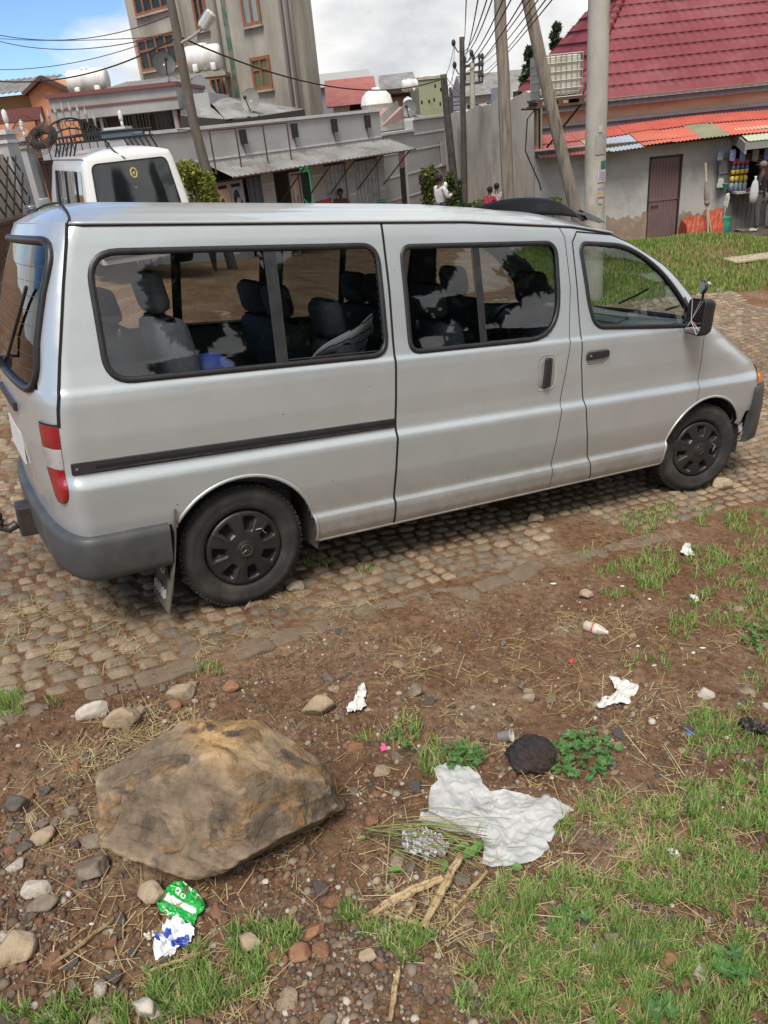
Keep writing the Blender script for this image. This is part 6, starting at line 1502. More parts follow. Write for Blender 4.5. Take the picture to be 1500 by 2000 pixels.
# patchwork corrugated lean-to roof
z_b = FD2.hit(1300, 240)[1]
def lean(u, v, h_): return (u, 22.5-.55+ (2.0)*v, zeave-.12+(z_b-zeave+.17)*v+.05*math.sin(u*.8)+h_)
cuts_px = [(1045, 1146, (.42, .13, .12)), (1146, 1180, (.33, .34, .20)), (1180, 1243, (.36, .40, .47)), (1243, 1300, (.55, .14, .09)), (1300, 1352, (.58, .15, .10)), (1352, 1405, (.25, .25, .15)), (1405, 1560, (.60, .15, .10))]
for i, (a, b, c) in enumerate(cuts_px):
    ua = FD.hit(a, 275)[0]; ub = FD.hit(b, 265)[0]
    mb = corrugated(lambda u, v, h_: tuple(np.array(lean(u+.0*v, v, h_))+np.array([0, 0, .012*(i % 2)])), ua, ub+.02, -.02*(i % 3), .62+.05*(i % 2), pitch=.10, amp=.014)
    mb.build('roof_sheet', mat('sheet_%d' % i, c, rough=.6, col2=tuple(x*.8 for x in c), nscale=2, dirt=tuple(x*.6+.03 for x in c), dscale=3, dramp=(.6, .85)), house, smooth=True)
    ci = (.50, .11, .08) if i > 1 else (.40, .13, .12)
    mb = corrugated(lambda u, v, h_: tuple(np.array(lean(u, v, h_))+np.array([0, 0, .03])), ua-.1, ub, .55+.04*(i % 2), 1.0, pitch=.10, amp=.014)
    mb.build('roof_sheet', mat('sheet_up_%d' % (i > 1), ci, rough=.6, col2=tuple(x*.8 for x in ci), nscale=2), house, smooth=True)
mb = MB(); FD.box(mb, uc, ue, zeave-.16, zeave-.02, .002, .30); mb.build('eave_boards', mat('dark_wood', (.05, .04, .032), rough=.9, col2=(.09, .07, .05), nscale=10), house)
# upper wall with mouldings
up = [(1300, 181, 186, white_pt, .32), (1300, 186, 197, mat('slate_moulding', (.10, .105, .125), rough=.7, col2=(.14, .14, .16), nscale=2), .26), (1300, 197, 220, mat('peach_frieze', (.66, .42, .30), rough=.85, col2=(.52, .31, .21), nscale=1.2, stretch=(1, 1, 3)), .02), (1300, 220, 226, mat('slate_moulding', (.1, .1, .12)), .16), (1300, 226, 238, mat('slate_moulding', (.1, .1, .12)), .10), (1300, 238, 262, mat('painted_shadow_band', (.07, .045, .035), rough=.9), .0)]  # lowest band is the shadow below the mouldings, painted as a dark strip
xl = FD2.hit(1046, 215)[0]
for (x_, ya, yb, m_, hh) in up:
    za, zb_ = FD2.hit(x_, ya)[1], FD2.hit(x_, yb)[1]; mb = MB(); FD2.box(mb, xl-hh*.8, ue, zb_, za-.002, -.3, hh); mb.build('moulding', m_, house)
mb = MB(); FD2.box(mb, xl, ue, -5, FD2.hit(1300, 197)[1], -6.0, -.31); mb.build('upper_wall', mat('peach_frieze', (.5, .28, .18)), house)
# tiled roof
zg0 = FD2.hit(1300, 182)[1]+.02; y0r = 23.65; sl = .86; nvec = None
def onroof(px, py):
    v = ray(px, py); t = (zg0-sl*y0r)/(v[2]-sl*v[1]); return v*t
FLc = np.array([FD2.hit(1118, 203)[0], y0r, zg0]); R0 = onroof(1266, -116); 
tile_m = mat('red_tile_sheet', (.165, .034, .042), rough=.62, spec=.3, col2=(.21, .050, .058), nscale=1.1, coat=.0, dirt=(.24, .085, .09), dscale=.9, dramp=(.5, .8))
def tiles(fn, U0, U1, V1, clip, name):
    """fn(u, v, h); v up the slope; stepped, scalloped sheet tiles"""
    step = .45; per = .235; vs = []
    for r_ in range(int(V1/step)+1):
        for f, hh in ((0.0, .035), (.04, .034), (.5, .017), (.985, .0)): vs.append((min((r_+f)*step, V1), hh, r_))
    us_ = np.arange(U0, U1, per/6); rows = []
    for (v, hh, r_) in vs:
        row = []
        for u in us_:
            ph = (u/per) % 1; wv = .006*math.cos(2*math.pi*ph)+.022*max(0, math.cos(2*math.pi*ph))**7; dv_ = -.035*(.5+.5*math.cos(2*math.pi*ph)) if hh > .03 else 0
            row.append(fn(u, v+dv_, hh+wv))
        rows.append(row)
    V = [p for r_ in rows for p in r_]; nb = len(us_); F = []
    for i in range(len(rows)-1):
        for j in range(nb-1):
            um_ = (us_[j]+us_[j+1])/2; vm = (vs[i][0]+vs[i+1][0])/2
            if clip(um_, vm): F.append((i*nb+j, i*nb+j+1, (i+1)*nb+j+1, (i+1)*nb+j))
    return mesh_obj(name, V, F, tile_m, house, smooth=True)
n_r = np.array([0, -sl, 1])/math.hypot(sl, 1); d_r = np.array([0, 1, sl])/math.hypot(1, sl)
hipdir = R0-FLc; hv = hipdir @ d_r; hu = hipdir[0]
tiles(lambda u, v, h_: tuple(np.array([u, y0r, zg0])+d_r*v+n_r*h_), FLc[0]-.2, ue, min(hv, 10.5), lambda u, v: u > FLc[0]+hu*v/hv, 'tiled_roof')
BL = np.array([FD2.hit(1012, 178)[0]*34/24.0, 34.0, 0.0]); BL[2] = atY(1015, 177, 34)[2]
e1 = BL-FLc; L1 = np.linalg.norm(e1); e1 /= L1; nn_ = np.cross(R0-FLc, e1); nn_ /= np.linalg.norm(nn_); nn_ = nn_ if nn_[0] < 0 else -nn_; e2 = np.cross(nn_, e1); e2 = e2 if e2[2] > 0 else -e2; ar_ = (R0-FLc) @ e1; hr_ = (R0-FLc) @ e2
tiles(lambda u, v, h_: tuple(FLc+e1*u+e2*v+nn_*h_), 0, L1, hr_, lambda u, v: (u > ar_*v/hr_) and (u < L1-(L1-ar_)*v/hr_), 'tiled_roof')
mb = MB(); 
for i in range(26):
    a = FLc+hipdir*(i/26); b = FLc+hipdir*((i+1.15)/26); mb.tube([tuple(a+np.array([0, 0, .06])), tuple(b+np.array([0, 0, .03]))], [.14, .10], n=8)
mb.build('hip_tiles', tile_m, house, smooth=True)
mb = MB(); mb.add([tuple(R0), tuple(BL), tuple(BL+np.array([12, 0, 0])), tuple(R0+np.array([14, 0, 0]))], [(0, 1, 2, 3)]); mb.build('roof_back', tile_m, house)
# kiosk part of the house
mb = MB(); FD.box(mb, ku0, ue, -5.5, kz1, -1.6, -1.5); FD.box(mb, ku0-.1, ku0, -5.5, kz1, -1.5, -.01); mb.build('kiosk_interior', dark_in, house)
kp = mat('kiosk_panel', (.13, .135, .13), rough=.6, col2=(.17, .17, .165), nscale=2, dirt=(.10, .085, .07), dscale=3)
mb = MB(); kzg = gz(11, 22.3); zc = FD.hit(1450, 374)[1]
FD.box(mb, ku0, ue, kzg-.3, zc, -.05, -.01)
for u in np.arange(ku0+.1, ue, .13): FD.box(mb, u, u+.02, kzg, zc-.03, -.0095, .005)
mb.build('counter_front', kp, house)
mb = MB(); FD.box(mb, FD.hit(1425, 372)[0], FD.hit(1462, 372)[0], zc, zc+.05, -.4, .45); mb.build('counter', mat('counter_top', (.4, .38, .35), rough=.6), house)
u_, u2_, z_, z2_ = FD.px(1393, 370, 1429, 303)
mb = MB(); M4 = lambda u, z, h_: FD.pt(u_+(u-u_)*.93, z, .05+(u2_-u)*.35+h_)
for (a, b, c, d) in ((u_, u_+.04, z_, z2_), (u2_-.04, u2_, z_, z2_), (u_, u2_, z2_-.04, z2_), (u_, u2_, z_, z_+.04), (u_, u2_, (z_+z2_)/2-.02, (z_+z2_)/2+.02)):
    mb.prism([(a, c), (b, c), (b, d), (a, d)], 0, .04, M4)
mb.prism([(u_, z_), (u2_, z_), (u2_, z2_), (u_, z2_)], -.01, .012, M4); mb.build('shutter', kp, house)
mb = corrugated(lambda u, v, h_: FD.pt(u, kz1+.42-.28*v+h_, .02+.9*v), FD.hit(1432, 262)[0], ue, 0, 1, pitch=.10, amp=.012); mb.build('kiosk_awning', mat('pale_green_sheet', (.42, .46, .33), rough=.6), house, smooth=True)
mb = MB(); a = FD.hit(1430, 270)[0]; mb.prism([(.0, kz1+.40), (.9, kz1+.10), (.9, kz1-.16), (.0, kz1+.16)], 0, .05, lambda u, v, h_: FD.pt(a-.05+h_, v, u)); FD.box(mb, a, ue, kz1-.06, kz1+.14, .86, .90)
mb.build('awning_board', mat('board_grey', (.22, .22, .20), rough=.8), house)
# kiosk goods
goods = [(.62, (.42, .05, .06)), (.47, (.06, .07, .16)), (.38, (.55, .40, .05)), (.19, (.55, .40, .05)), (.0, (.22, .27, .33))]
gu = FD.hit(1440, 340)[0]
for i, (dz, c) in enumerate(goods):
    hgt_ = .15 if i < 4 else .24; mb = MB(); m_ = mat('bottle_pack_%d' % i, c, rough=.3, coat=.6, col2=tuple(min(1, x*1.6+.03) for x in c), nscale=9)
    for k in range(4):
        for q in range(2):
            uu_ = gu-.20+k*.12; hh_ = -.02-q*.12+.18; zz_ = zc+.055+dz+(.05 if i < 4 else 0)
            mb.lathe([(0, zz_), (.055, zz_), (.058, zz_+hgt_*.7), (.03, zz_+hgt_*.95), (.02, zz_+hgt_)], c=(FD.pt(uu_, 0, hh_)[0], FD.pt(uu_, 0, hh_)[1], 0), n=8)
    o = mb.build('bottle_pack', m_, smooth=True)
    tag(o, ['pack of small red bottles on top of the kiosk stack', 'thin dark blue pack under the red bottles in the kiosk', 'yellow bottle pack in the middle of the kiosk stack', 'lower yellow bottle pack in the kiosk stack', 'pack of clear water bottles at the bottom of the kiosk stack'][i], 'bottle pack')
for i, (x_, y_, c, lb) in enumerate([(1408, 291, (.16, .20, .30), 'blue and white sachet strip left of the kiosk awning post'), (1432, 292, (.15, .16, .30), 'first blue sachet strip under the kiosk awning'), (1452, 294, (.10, .20, .38), 'second sachet strip, blue with a white wave, under the kiosk awning'), (1477, 292, (.22, .23, .22), 'grey sachet strip under the kiosk awning'), (1500, 290, (.10, .20, .42), 'bright blue sachet strip at the picture edge under the kiosk awning')]):
    u, z = FD.hit(x_, y_, .3); mb = MB(); P_ = round_poly([(u-.075, z-.28), (u+.075, z-.28), (u+.085, z), (u-.085, z)], .06); mb.prism(P_, .28, .31, FD.fn()); o = mb.build('sachet_strip', mat('sachet_%d' % i, c, rough=.35, coat=.4)); tag(o, lb, 'sachets')
    mb = MB(); mb.tube([FD.pt(u-.05, z-.14, .315), FD.pt(u, z-.11, .315), FD.pt(u+.05, z-.16, .315)], .016, n=5, flat=.3); mb.build('white_mark', white_pt, o)
mb = MB()
for k in range(3):
    mb.tube([FD.pt(FD.hit(1452, 305)[0]+1.2*s, FD.hit(1452, 300+k*5)[1]-.12*math.sin(s*3.1), .2) for s in np.linspace(0, 1, 20)], .022, n=5)
o = mb.build('beaded_net', mat('bead_yellow', (.30, .24, .05), rough=.6, col2=(.03, .03, .02), nscale=40)); tag(o, 'dark and yellow netting hung across the kiosk opening', 'netting')
mb = MB(); u, z = FD.hit(1488, 330, -.3); FD.box(mb, u, u+.8, z-.3, z+.4, -.5, -.3); o = mb.build('snack_rack', mat('rack_brown', (.22, .16, .09), rough=.7, col2=(.5, .1, .08), nscale=7, ramp=(.5, .6))); tag(o, 'rack of coloured snacks inside the kiosk at the right edge', 'rack')
u, z = FD.hit(1405, 355, .15); mb = MB(); mb.prism(round_poly([(u-.10, z-.14), (u+.10, z-.14), (u+.07, z+.10), (u-.07, z+.10)], .05), .20, .24, FD.fn()); o = mb.build('clear_bag', mat('bag_clear', (.45, .46, .45), rough=.4)); tag(o, 'pale plastic bag hung on the grey kiosk shutter', 'bag')
# green jug, funnel, glove on the shutter side
u, z = FD.hit(1414, 430, .6); mb = MB(); gb_ = gz(*FD.pt(u, 0, .6)[:2]); c = FD.pt(u, gb_-.02, .6)
mb.lathe([(0, 0), (.13, .0), (.17, .06), (.185, .2), (.18, .36), (.155, .46), (.165, .48), (.17, .50), (.15, .505), (.14, .45), (0, .40)], c=c, n=24); o = mb.build('green_barrel', mat('barrel_green', (.02, .20, .13), rough=.4, col2=(.03, .25, .17), nscale=4), smooth=True); tag(o, 'small green plastic water barrel beside the kiosk', 'barrel')
mb = MB(); mb.tube([(c[0], c[1], c[2]+.5), (c[0]+.01, c[1], c[2]+.8), (c[0]+.04, c[1], c[2]+1.05)], .018, n=6); o = mb.build('green_rope', mat('rope_green', (.12, .25, .16), rough=.7, col2=(.5, .5, .45), nscale=30, ramp=(.48, .52))); tag(o, 'green and white rope rising from the green barrel', 'rope')
u, z = FD.hit(1419, 386, .5); mb = MB(); mb.prism(round_poly([(u-.06, z-.18), (u-.03, z-.26), (u+.0, z-.20), (u+.03, z-.27), (u+.07, z), (u+.05, z+.12), (u-.02, z+.08), (u-.03, z-.08)], .015), .48, .54, FD.fn()); o = mb.build('white_rag', paper); tag(o, 'white rag hanging above the green barrel', 'rag')
mb = MB(); u, z = FD.hit(1416, 368, .45); mb.lathe([(.09, .12), (.03, .0), (.025, -.1)], c=FD.pt(u, z, .45), n=14); o = mb.build('green_funnel', mat('barrel_green', (.02, .2, .13)), smooth=True); tag(o, 'green funnel hanging over the white rag', 'funnel')
# orange tarp heap
u0_, z0_ = FD.hit(1332, 452, .5); u1_, _z = FD.hit(1402, 445, .5); gb_ = gz((u0_+u1_)/2, 21.8); rows = []
for i, s in enumerate(np.linspace(0, 1, 22)):
    row = []
    for j, t in enumerate(np.linspace(0, 1, 15)):
        prof_h = min(1, 3.2*t, 3.2*(1-t)*1.2); hh = .52*min(1, prof_h**.6)*(1-.10*math.sin(s*9+t*4)); hh *= (.86+.28*s); e = .02*math.sin(s*40+t*11)
        row.append(FD.pt(u0_+(u1_-u0_)*s+.06*(t-.5), gb_+.02+hh+e if 0 < j < 14 else gb_-.05, .95-.8*t+e))
    rows.append(row)
mb = MB(); mb.grid(rows); mb.add(rows[0], [tuple(range(15))]); mb.add(rows[-1], [tuple(reversed(range(15)))])
o = mb.build('orange_tarp', mat('tarp_orange', (.42, .085, .035), rough=.55, col2=(.28, .06, .03), nscale=5, bump=.6, bscale=12, bdist=.006), smooth=False); tag(o, 'orange tarpaulin draped over a low heap beside the mauve door', 'tarpaulin')
# wrapped parasol pole with a stick
u, z = FD.hit(1384, 468, 1.0); b = FD.pt(u, gz(*FD.pt(u, 0, 1.0)[:2])-.1, 1.0); u2, z2 = FD.hit(1378, 318, .9); t_ = FD.pt(u2, z2, .9); b, t_ = Vector(b), Vector(t_)
root = MB(); root.tube([tuple(b), tuple(t_)], .028, n=8); o = root.build('wrapped_parasol', mat('pole_wood', (.38, .28, .18), rough=.8, col2=(.5, .42, .32), nscale=12)); tag(o, 'folded parasol pole wrapped in grey cloth leaning by the orange tarpaulin', 'parasol')
mb = MB(); mb.tube([tuple(b+(t_-b)*s) for s in np.linspace(.50, .80, 9)], [.045, .065, .07, .075, .065, .055, .045, .035, .02], n=10); mb.tube([tuple(b+(t_-b)*s) for s in (.47, .50, .52, .55)], [.05, .075, .075, .05], n=10); mb.build('wrapped_cloth', mat('old_cloth', (.27, .24, .20), rough=.9, col2=(.18, .155, .13), nscale=12, bump=.6, bscale=30), o, smooth=True)
mb = MB(); mb.tube([tuple(b+Vector((.12, 0, 0))), tuple(b+(t_-b)*.5)], .018, n=6); o = mb.build('leaning_stick', mat('pole_wood', (.38, .28, .18))); tag(o, 'thin stick leaning against the wrapped parasol', 'stick')
# stepping pallets and slab near the kiosk man
def slab(px, py, w, d, hgt, m_, name, lb, rz=0.2):
    P = gp(px, py); mb = MB(); mb.box((P[0], P[1], P[2]+hgt/2), (w, d, hgt), rz=rz, bev=.02); o = mb.build(name, m_); tag(o, lb, 'slab' if name == 'concrete_slab' else 'board'); return o
slab(1478, 458, 1.5, .8, .07, mat('mud_board', (.06, .05, .04), rough=.7, col2=(.10, .08, .06), nscale=6), 'foot_board', 'dark muddy board the man at the kiosk stands on')
slab(1466, 452, .8, .35, .012, mat('mat_yellow', (.34, .25, .10), rough=.8), 'door_mat', 'yellowish mat lying on the muddy board').location = (0, 0, .075)
slab(1468, 507, 1.0, .45, .06, mat('slab_beige', (.42, .36, .25), rough=.85, col2=(.34, .28, .2), nscale=6), 'concrete_slab', 'beige cover slab lying on the bare ground right of the grass mound', .1)
stone(1381, 556, 18, 16, 4, 801, 'whitish stone lying alone at the edge of the far grass', rz=.3, sink=.1)

# --- E: tall unfinished building ---------------------------------------
vE = ray(-1070, 408); FE = Fac(atY(420, 150, 40), (-vE[0], -vE[1])); 
if FE.d[0] < 0: FE.d = -FE.d
tower = empty('concrete_apartment_block', FE.pt(0, -4), label='tall stained concrete apartment block with brown window frames', cat='apartment block')
ul = FE.hit(275, 155)[0]; uc_ = FE.hit(589, 213)[0]
mb = MB(); FE.box(mb, ul, uc_, -6, 22, -.5, 0)
mb.build('wall', conc_bld, tower)
Pc = np.array(FE.pt(uc_, 0)[:2]); v_ = ray(632, 215); v_ = v_/v_[1]; Pe = Pc+np.array([0, 4.5]); Pe[0] = v_[0]*Pe[1]
FR = Fac(Pc, Pe-Pc); mb = MB(); FR.box(mb, .0, np.hypot(*(Pe-Pc)), -6, 22, -.2, -.02); mb.build('side_wall', conc_bld, tower)
mb = MB(); 
for (xa, ya) in ((574, 100), (582, 100), (563, 100)):
    u = FE.hit(xa, ya)[0]; mb.tube([FE.pt(u, -3, .12), FE.pt(u, 22, .12)], .07, n=8)
mb.build('drain_pipes', mat('pipe_grey', (.40, .39, .37), rough=.6), tower, smooth=True)
mb = MB(); u = FE.hit(430, 60)[0]; mb.tube([FE.pt(u, -1, .1), FE.pt(u, 22, .1)], .06, n=8); mb.build('drain_pipe', mat('pipe_grey', (.4, .39, .37)), tower, smooth=True)
mb = MB(); u = FE.hit(440, 60)[0]; FE.box(mb, u-.0, u+.30, 1.0, 22, .004, .03); mb.build('green_netting', mat('net_green', (.07, .13, .10), rough=.9, col2=(.16, .18, .14), nscale=2, ramp=(.45, .55)), tower)
for u in (FE.hit(362, 60)[0]-.35, ): mb = MB(); FE.box(mb, u, u+.35, -6, 22, .003, .18); mb.build('pilaster', conc_bld, tower)
curt = mat('curtain_pane', (.30, .38, .36), rough=.4, col2=(.12, .17, .16), nscale=3, stretch=(8, 8, .2)); curt2 = mat('curtain_green', (.13, .15, .07), rough=.4, col2=(.08, .10, .05), nscale=3, stretch=(8, 8, .2))
for (x0, y0, x1, y1, a, b, tr, pm) in ((250, -52, 335, 16, 4, 2, .62, pane_dk), (266, 76, 352, 128, 4, 2, .62, pane_dk), (365, -60, 410, 60, 2, 2, .55, pane_dk), (467, -22, 513, 48, 2, 1, .9, curt), (489, 112, 535, 174, 2, 2, .62, curt2), (410, 150, 442, 190, 2, 1, None, pane_dk)):
    u0, u1, z0, z1 = FE.px(x0, y0+ (0), x1, y1)
    ctr = FE.hit((x0+x1)/2, (y0+y1)/2); hz = (z1-z0)/2*.96; hu = (u1-u0)/2; window(FE, ctr[0]-hu, ctr[0]+hu, ctr[1]-hz, ctr[1]+hz, tower, a, b, hh=.08, fr=.13, pm=pm, trans=tr)
# tank on bracket
def water_tank(px, py, wpx, Y, lb, lie=True, tall=1.0, legs=True, rz=None):
    P = atY(px, py, Y); r_ = size_at(P, wpx)/2; mb = MB(); k = 20
    if lie:      # horizontal moulded tank with a ribbed lid and saddle feet
        rr_ = r_*.55; prof = [(0, -r_), (rr_*.75, -r_), (rr_*.95, -r_*.92), (rr_, -r_*.8), (rr_*1.0, -r_*.1), (rr_*1.05, -r_*.05), (rr_*1.05, r_*.05), (rr_, r_*.1), (rr_, r_*.8), (rr_*.95, r_*.92), (rr_*.75, r_), (0, r_)]
        M_ = Matrix.Rotation(R(90), 3, 'Y'); M2 = Matrix.Diagonal((1, 1, tall)); M_ = M2 @ M_
        if rz: M_ = Matrix.Rotation(rz, 3, 'Z') @ M_
        mb.lathe(prof, c=tuple(P), n=k, M=M_); mb.lathe([(0, rr_*tall*1.1), (r_*.28, rr_*tall*1.1), (r_*.3, rr_*tall*.9)], c=tuple(P), n=16)
        if legs:
            for s in (-.5, .5): mb.box((P[0]+s*r_, P[1], P[2]-rr_*tall*.75), (r_*.28, rr_*1.9, rr_*tall*.6), bev=.04)
    else:
        hh = r_*1.6*tall; mb.lathe([(0, -hh*.55), (r_*.85, -hh*.55), (r_*.9, -hh*.3), (r_, -hh*.02), (r_*1.03, 0), (r_, hh*.03), (r_*.9, hh*.28), (r_*.6, hh*.45), (r_*.25, hh*.5), (r_*.25, hh*.56), (0, hh*.56)], c=tuple(P), n=28)
    o = mb.build('water_tank', tank_w, smooth=True); tag(o, lb, 'water tank'); return o, P, r_
o, P, r_ = water_tank(398, 113, 70, 38.3, 'white plastic water tank on a bracket of the tall concrete block', tall=1.15)
mb = MB(); mb.box((P[0]+.1, P[1]+.3, P[2]-r_*.86), (r_*2.0, 1.6, .16)); o = mb.build('tank_bracket', conc_bld, tower)
# --- F: house with pale fascia ------------------------------------------
FF = Fac((0, 22.0), (1, -.04))
f0, f1 = FF.hit(97, 205)[0], FF.hit(345, 185)[0]; zf1 = FF.hit(220, 180)[1]; zf0 = FF.hit(220, 226)[1]; zfm = FF.hit(220, 203)[1]
hf = empty('veranda_house', FF.pt((f0+f1)/2, -2.6), label='single storey house with a pale grey fascia and maroon line over a dark veranda', cat='house')
mb = MB(); FF.box(mb, f0, f1, zf0, zf1, -3.6, 0); mb.build('fascia', grey_lt, hf)
mb = MB(); FF.box(mb, f0-.05, f1+.05, zf1, zf1+.09, -3.6, .08); FF.box(mb, f0, f1, zfm-.02, zfm+.02, .003, .03); mb.build('fascia_trim', maroon, hf)
mb = MB(); FF.box(mb, f0+.4, f1+.2, -4, zf0, -3.2, -1.5); mb.build('wall', mat('veranda_wall', (.13, .095, .08), rough=.9, col2=(.17, .13, .11), nscale=2), hf)
for (xa, xb, ya, yb) in ((158, 212, 250, 285), (237, 297, 238, 262), (308, 345, 228, 256)):
    u0, u1 = FF.hit(xa, 250, -1.5)[0], FF.hit(xb, 250, -1.5)[0]; cz_ = FF.hit((xa+xb)/2, (ya+yb)/2, -1.5)[1]; hz = .42
    F_ = Fac(FF.pt(0, 0, -1.49)[:2], FF.d); o = window(F_, u0, u1, cz_-hz, cz_+hz, hf, 2, 1, hh=.05, fr=.05, fm=mat('cream_frame', (.32, .27, .22), rough=.7), sill=False)
    mb = MB()
    for u in np.linspace(u0+.1, u1-.1, 8): F_.box(mb, u-.012, u+.012, cz_-hz+.04, cz_+hz-.04, .055, .075)
    mb.build('window_bars', mat('bar_cream', (.36, .33, .29), rough=.6), o)
for x_ in (112, 347, 200):
    u = FF.hit(x_, 250, -.15)[0]; mb = MB(); mb.tube([FF.pt(u, -4, -.2), FF.pt(u, zf0, -.2)], .07 if x_ != 200 else .04, n=8); mb.build('veranda_post', mat('post_pink', (.33, .25, .24), rough=.7), hf)
mb = corrugated(lambda u, v, h_: FF.pt(u, zf1+.05+.32*v+h_, -.3-3.0*v), FF.hit(180, 185)[0], f1+.1, 0, 1, pitch=.12, amp=.02); mb.build('roof', corr_grey, hf, smooth=True)
mb = MB(); FF.box(mb, f1-.02, f1+.7, -4, zf1-.2, -3.6, -.5); mb.build('side_wall', grey_wall, hf)
water_tank(172, 158, 78, 27, 'white water tank on the roof of the veranda house at the left', tall=1.0)
# grey gable and big sheet roof
mb = MB(); Pg = [atY(366, 188, 27), atY(380, 142, 27), atY(412, 185, 27)]; mb.add([tuple(p) for p in Pg]+[tuple(p+np.array([0, 1.5, 0])) for p in Pg], [(0, 1, 2), (3, 5, 4), (0, 3, 4, 1), (1, 4, 5, 2), (0, 2, 5, 3)]); o = mb.build('sheet_gable', mat('gable_grey', (.20, .21, .22), rough=.7, col2=(.25, .26, .27), nscale=2)); tag(o, 'small grey sheet gable between the lamp pole and the sheet roof', 'gable')
Rf = [atY(352, 228, 21.5), atY(440, 233, 21.0), atY(598, 213, 24.0), atY(590, 212, 28.5), atY(375, 180, 29.5)]
def lerp(a, b, t): return a+(b-a)*t
mb = MB(); rows = []
A0, A1, B0, B1 = atY(440, 233, 21.0), atY(592, 214, 25.5), atY(362, 182, 27.5), atY(588, 212, 29.0)
for s in np.linspace(0, 1, 180):
    rows.append([tuple(lerp(lerp(A0, A1, s), lerp(B0, B1, s), t)+np.array([0, 0, .012*math.sin(s*280)+.25*math.sin(t*3.1)*(1-s)])) for t in np.linspace(0, 1, 6)])
mb.grid(rows); A2 = atY(352, 226, 21.5); rows = []
for s in np.linspace(0, 1, 64): rows.append([tuple(lerp(lerp(A2, A0, s), B0, t)+np.array([0, 0, .012*math.sin(s*100)+.12*math.sin(t*3.1)])) for t in np.linspace(0, 1, 6)])
mb.grid(rows); o = mb.build('sheet_roof', mat('streaked_sheet', (.36, .36, .34), rough=.6, metal=.2, col2=(.20, .19, .18), nscale=1.2, stretch=(1, .4, 1), dirt=(.10, .09, .08), dscale=1.6, dramp=(.48, .66)), smooth=True); tag(o, 'streaked grey sheet roof in front of the tall concrete block', 'roof')
mb = MB(); mb.beam(A2-[0, 0, .16], A0-[0, 0, .16], .1, .28); mb.beam(A0-[0, 0, .16], A1-[0, 0, .12], .1, .24)
FW = Fac(A0[:2], (A1-A0)[:2]); FW.box(mb, 0, 5.2, -4, A0[2]-.25, -.6, -.35); mb.build('eave', mat('eave_dark', (.03, .025, .022), rough=.9), o)
# --- G: orange house -----------------------------------------------------
FG = Fac((0, 27.0), (1, -.02)); og = empty('orange_house', FG.pt(-11, -2.5), label='orange rendered house with a gable at the left edge', cat='house')
orange = mat('orange_render', (.52, .23, .12), rough=.9, col2=(.60, .28, .15), nscale=1.5, bump=.4, bscale=20)
g0, g1 = FG.hit(55, 180)[0], FG.hit(142, 190)[0]; gl = FG.hit(-40, 200)[0]; zgb = FG.hit(60, 180)[1]; pk_ = FG.hit(84, 151); zr = FG.hit(142, 186)[1]
mb = MB(); mb.prism([(g0, -4), (g1+.4, -4), (g1+.4, zr-.1), pk_, (g0, zgb)], -4, 0, FG.fn()); mb.build('gable_wall', orange, og)
mb = MB(); zl = FG.hit(20, 185)[1]; FG.box(mb, gl-3, g0, -4, zl, -4, -.5); mb.build('wall', mat('ochre_render', (.36, .21, .09), rough=.9, col2=(.42, .25, .11), nscale=1.5), og)
mb = MB(); zc_ = FG.hit(20, 214)[1]; FG.box(mb, gl-3, g0+.3, zc_-.35, zc_, -.5, .12); FG.box(mb, gl-3, g0, -.9+zc_-.5, zc_-.36, -.48, .05); mb.build('balcony_band', maroon, og)
mb = MB(); FG.box(mb, gl-3, g0, zc_-1.1, zc_-.36, .055, .1); mb.build('balcony_wall', orange, og)
mb = corrugated(lambda u, v, h_: FG.pt(u, zl+.05+.55*v+h_, .0-3*v), gl-3, g0+.2, 0, 1, pitch=.2, amp=.03); mb.build('roof', corr_grey, og, smooth=True)
mb = MB(); a_ = FG.pt(*pk_, .05); 
for (p, q) in ((pk_, (g0-.1, zgb-.05)), (pk_, (g1+.5, zr-.15))): mb.beam(FG.pt(*p, .1), FG.pt(*q, .1), .3, .10)
mb.build('gable_trim', mat('dark_trim', (.08, .04, .035), rough=.8), og)
# --- H: compound wall, pillars, gate -----------------------------------
FH = Fac(atY(40, 300, 17.6), (1, .16)); gzH = -2.5
def pillar(x0, x1, ytop, Yd, lb, wide=None):
    a = atY(x0, ytop, Yd); b = atY(x1, ytop, Yd); w = b[0]-a[0]; zt_ = atY((x0+x1)/2, ytop, Yd)[2]; c = ((a[0]+b[0])/2, Yd)
    mb = MB(); mb.box((c[0], c[1], (zt_-5)/2), (w, .5, zt_+5)); o = mb.build('gate_pillar', grey_wall)
    tag(o, lb, 'pillar'); mb = MB(); mb.box((c[0], c[1], zt_+.04), (w+.12, .62, .07)); mb.box((c[0], c[1], zt_-.10), (w+.06, .56, .05)); mb.build('cap', white_pt, o)
    mb = MB(); mb.tube([(c[0]+.1, c[1], zt_+.07), (c[0]+.1, c[1], zt_+.18)], .03, n=6); mb.lathe([(0, .0), (.035, .0), (.045, .06), (.04, .16), (.02, .19), (0, .2)], c=(c[0]+.1, c[1], zt_+.18), n=12); mb.build('lantern', mat('lantern_white', (.6, .6, .58), rough=.4), o, smooth=True); return o, zt_, c
p1 = pillar(-4, 20, 264, 14.6, 'grey rendered pillar at the left picture edge beside the lattice'); p2 = pillar(26, 56, 277, 17.0, 'grey rendered pillar left of the brown gate'); p3 = pillar(217, 247, 256, 18.0, 'grey rendered pillar behind the white van right of the gate')
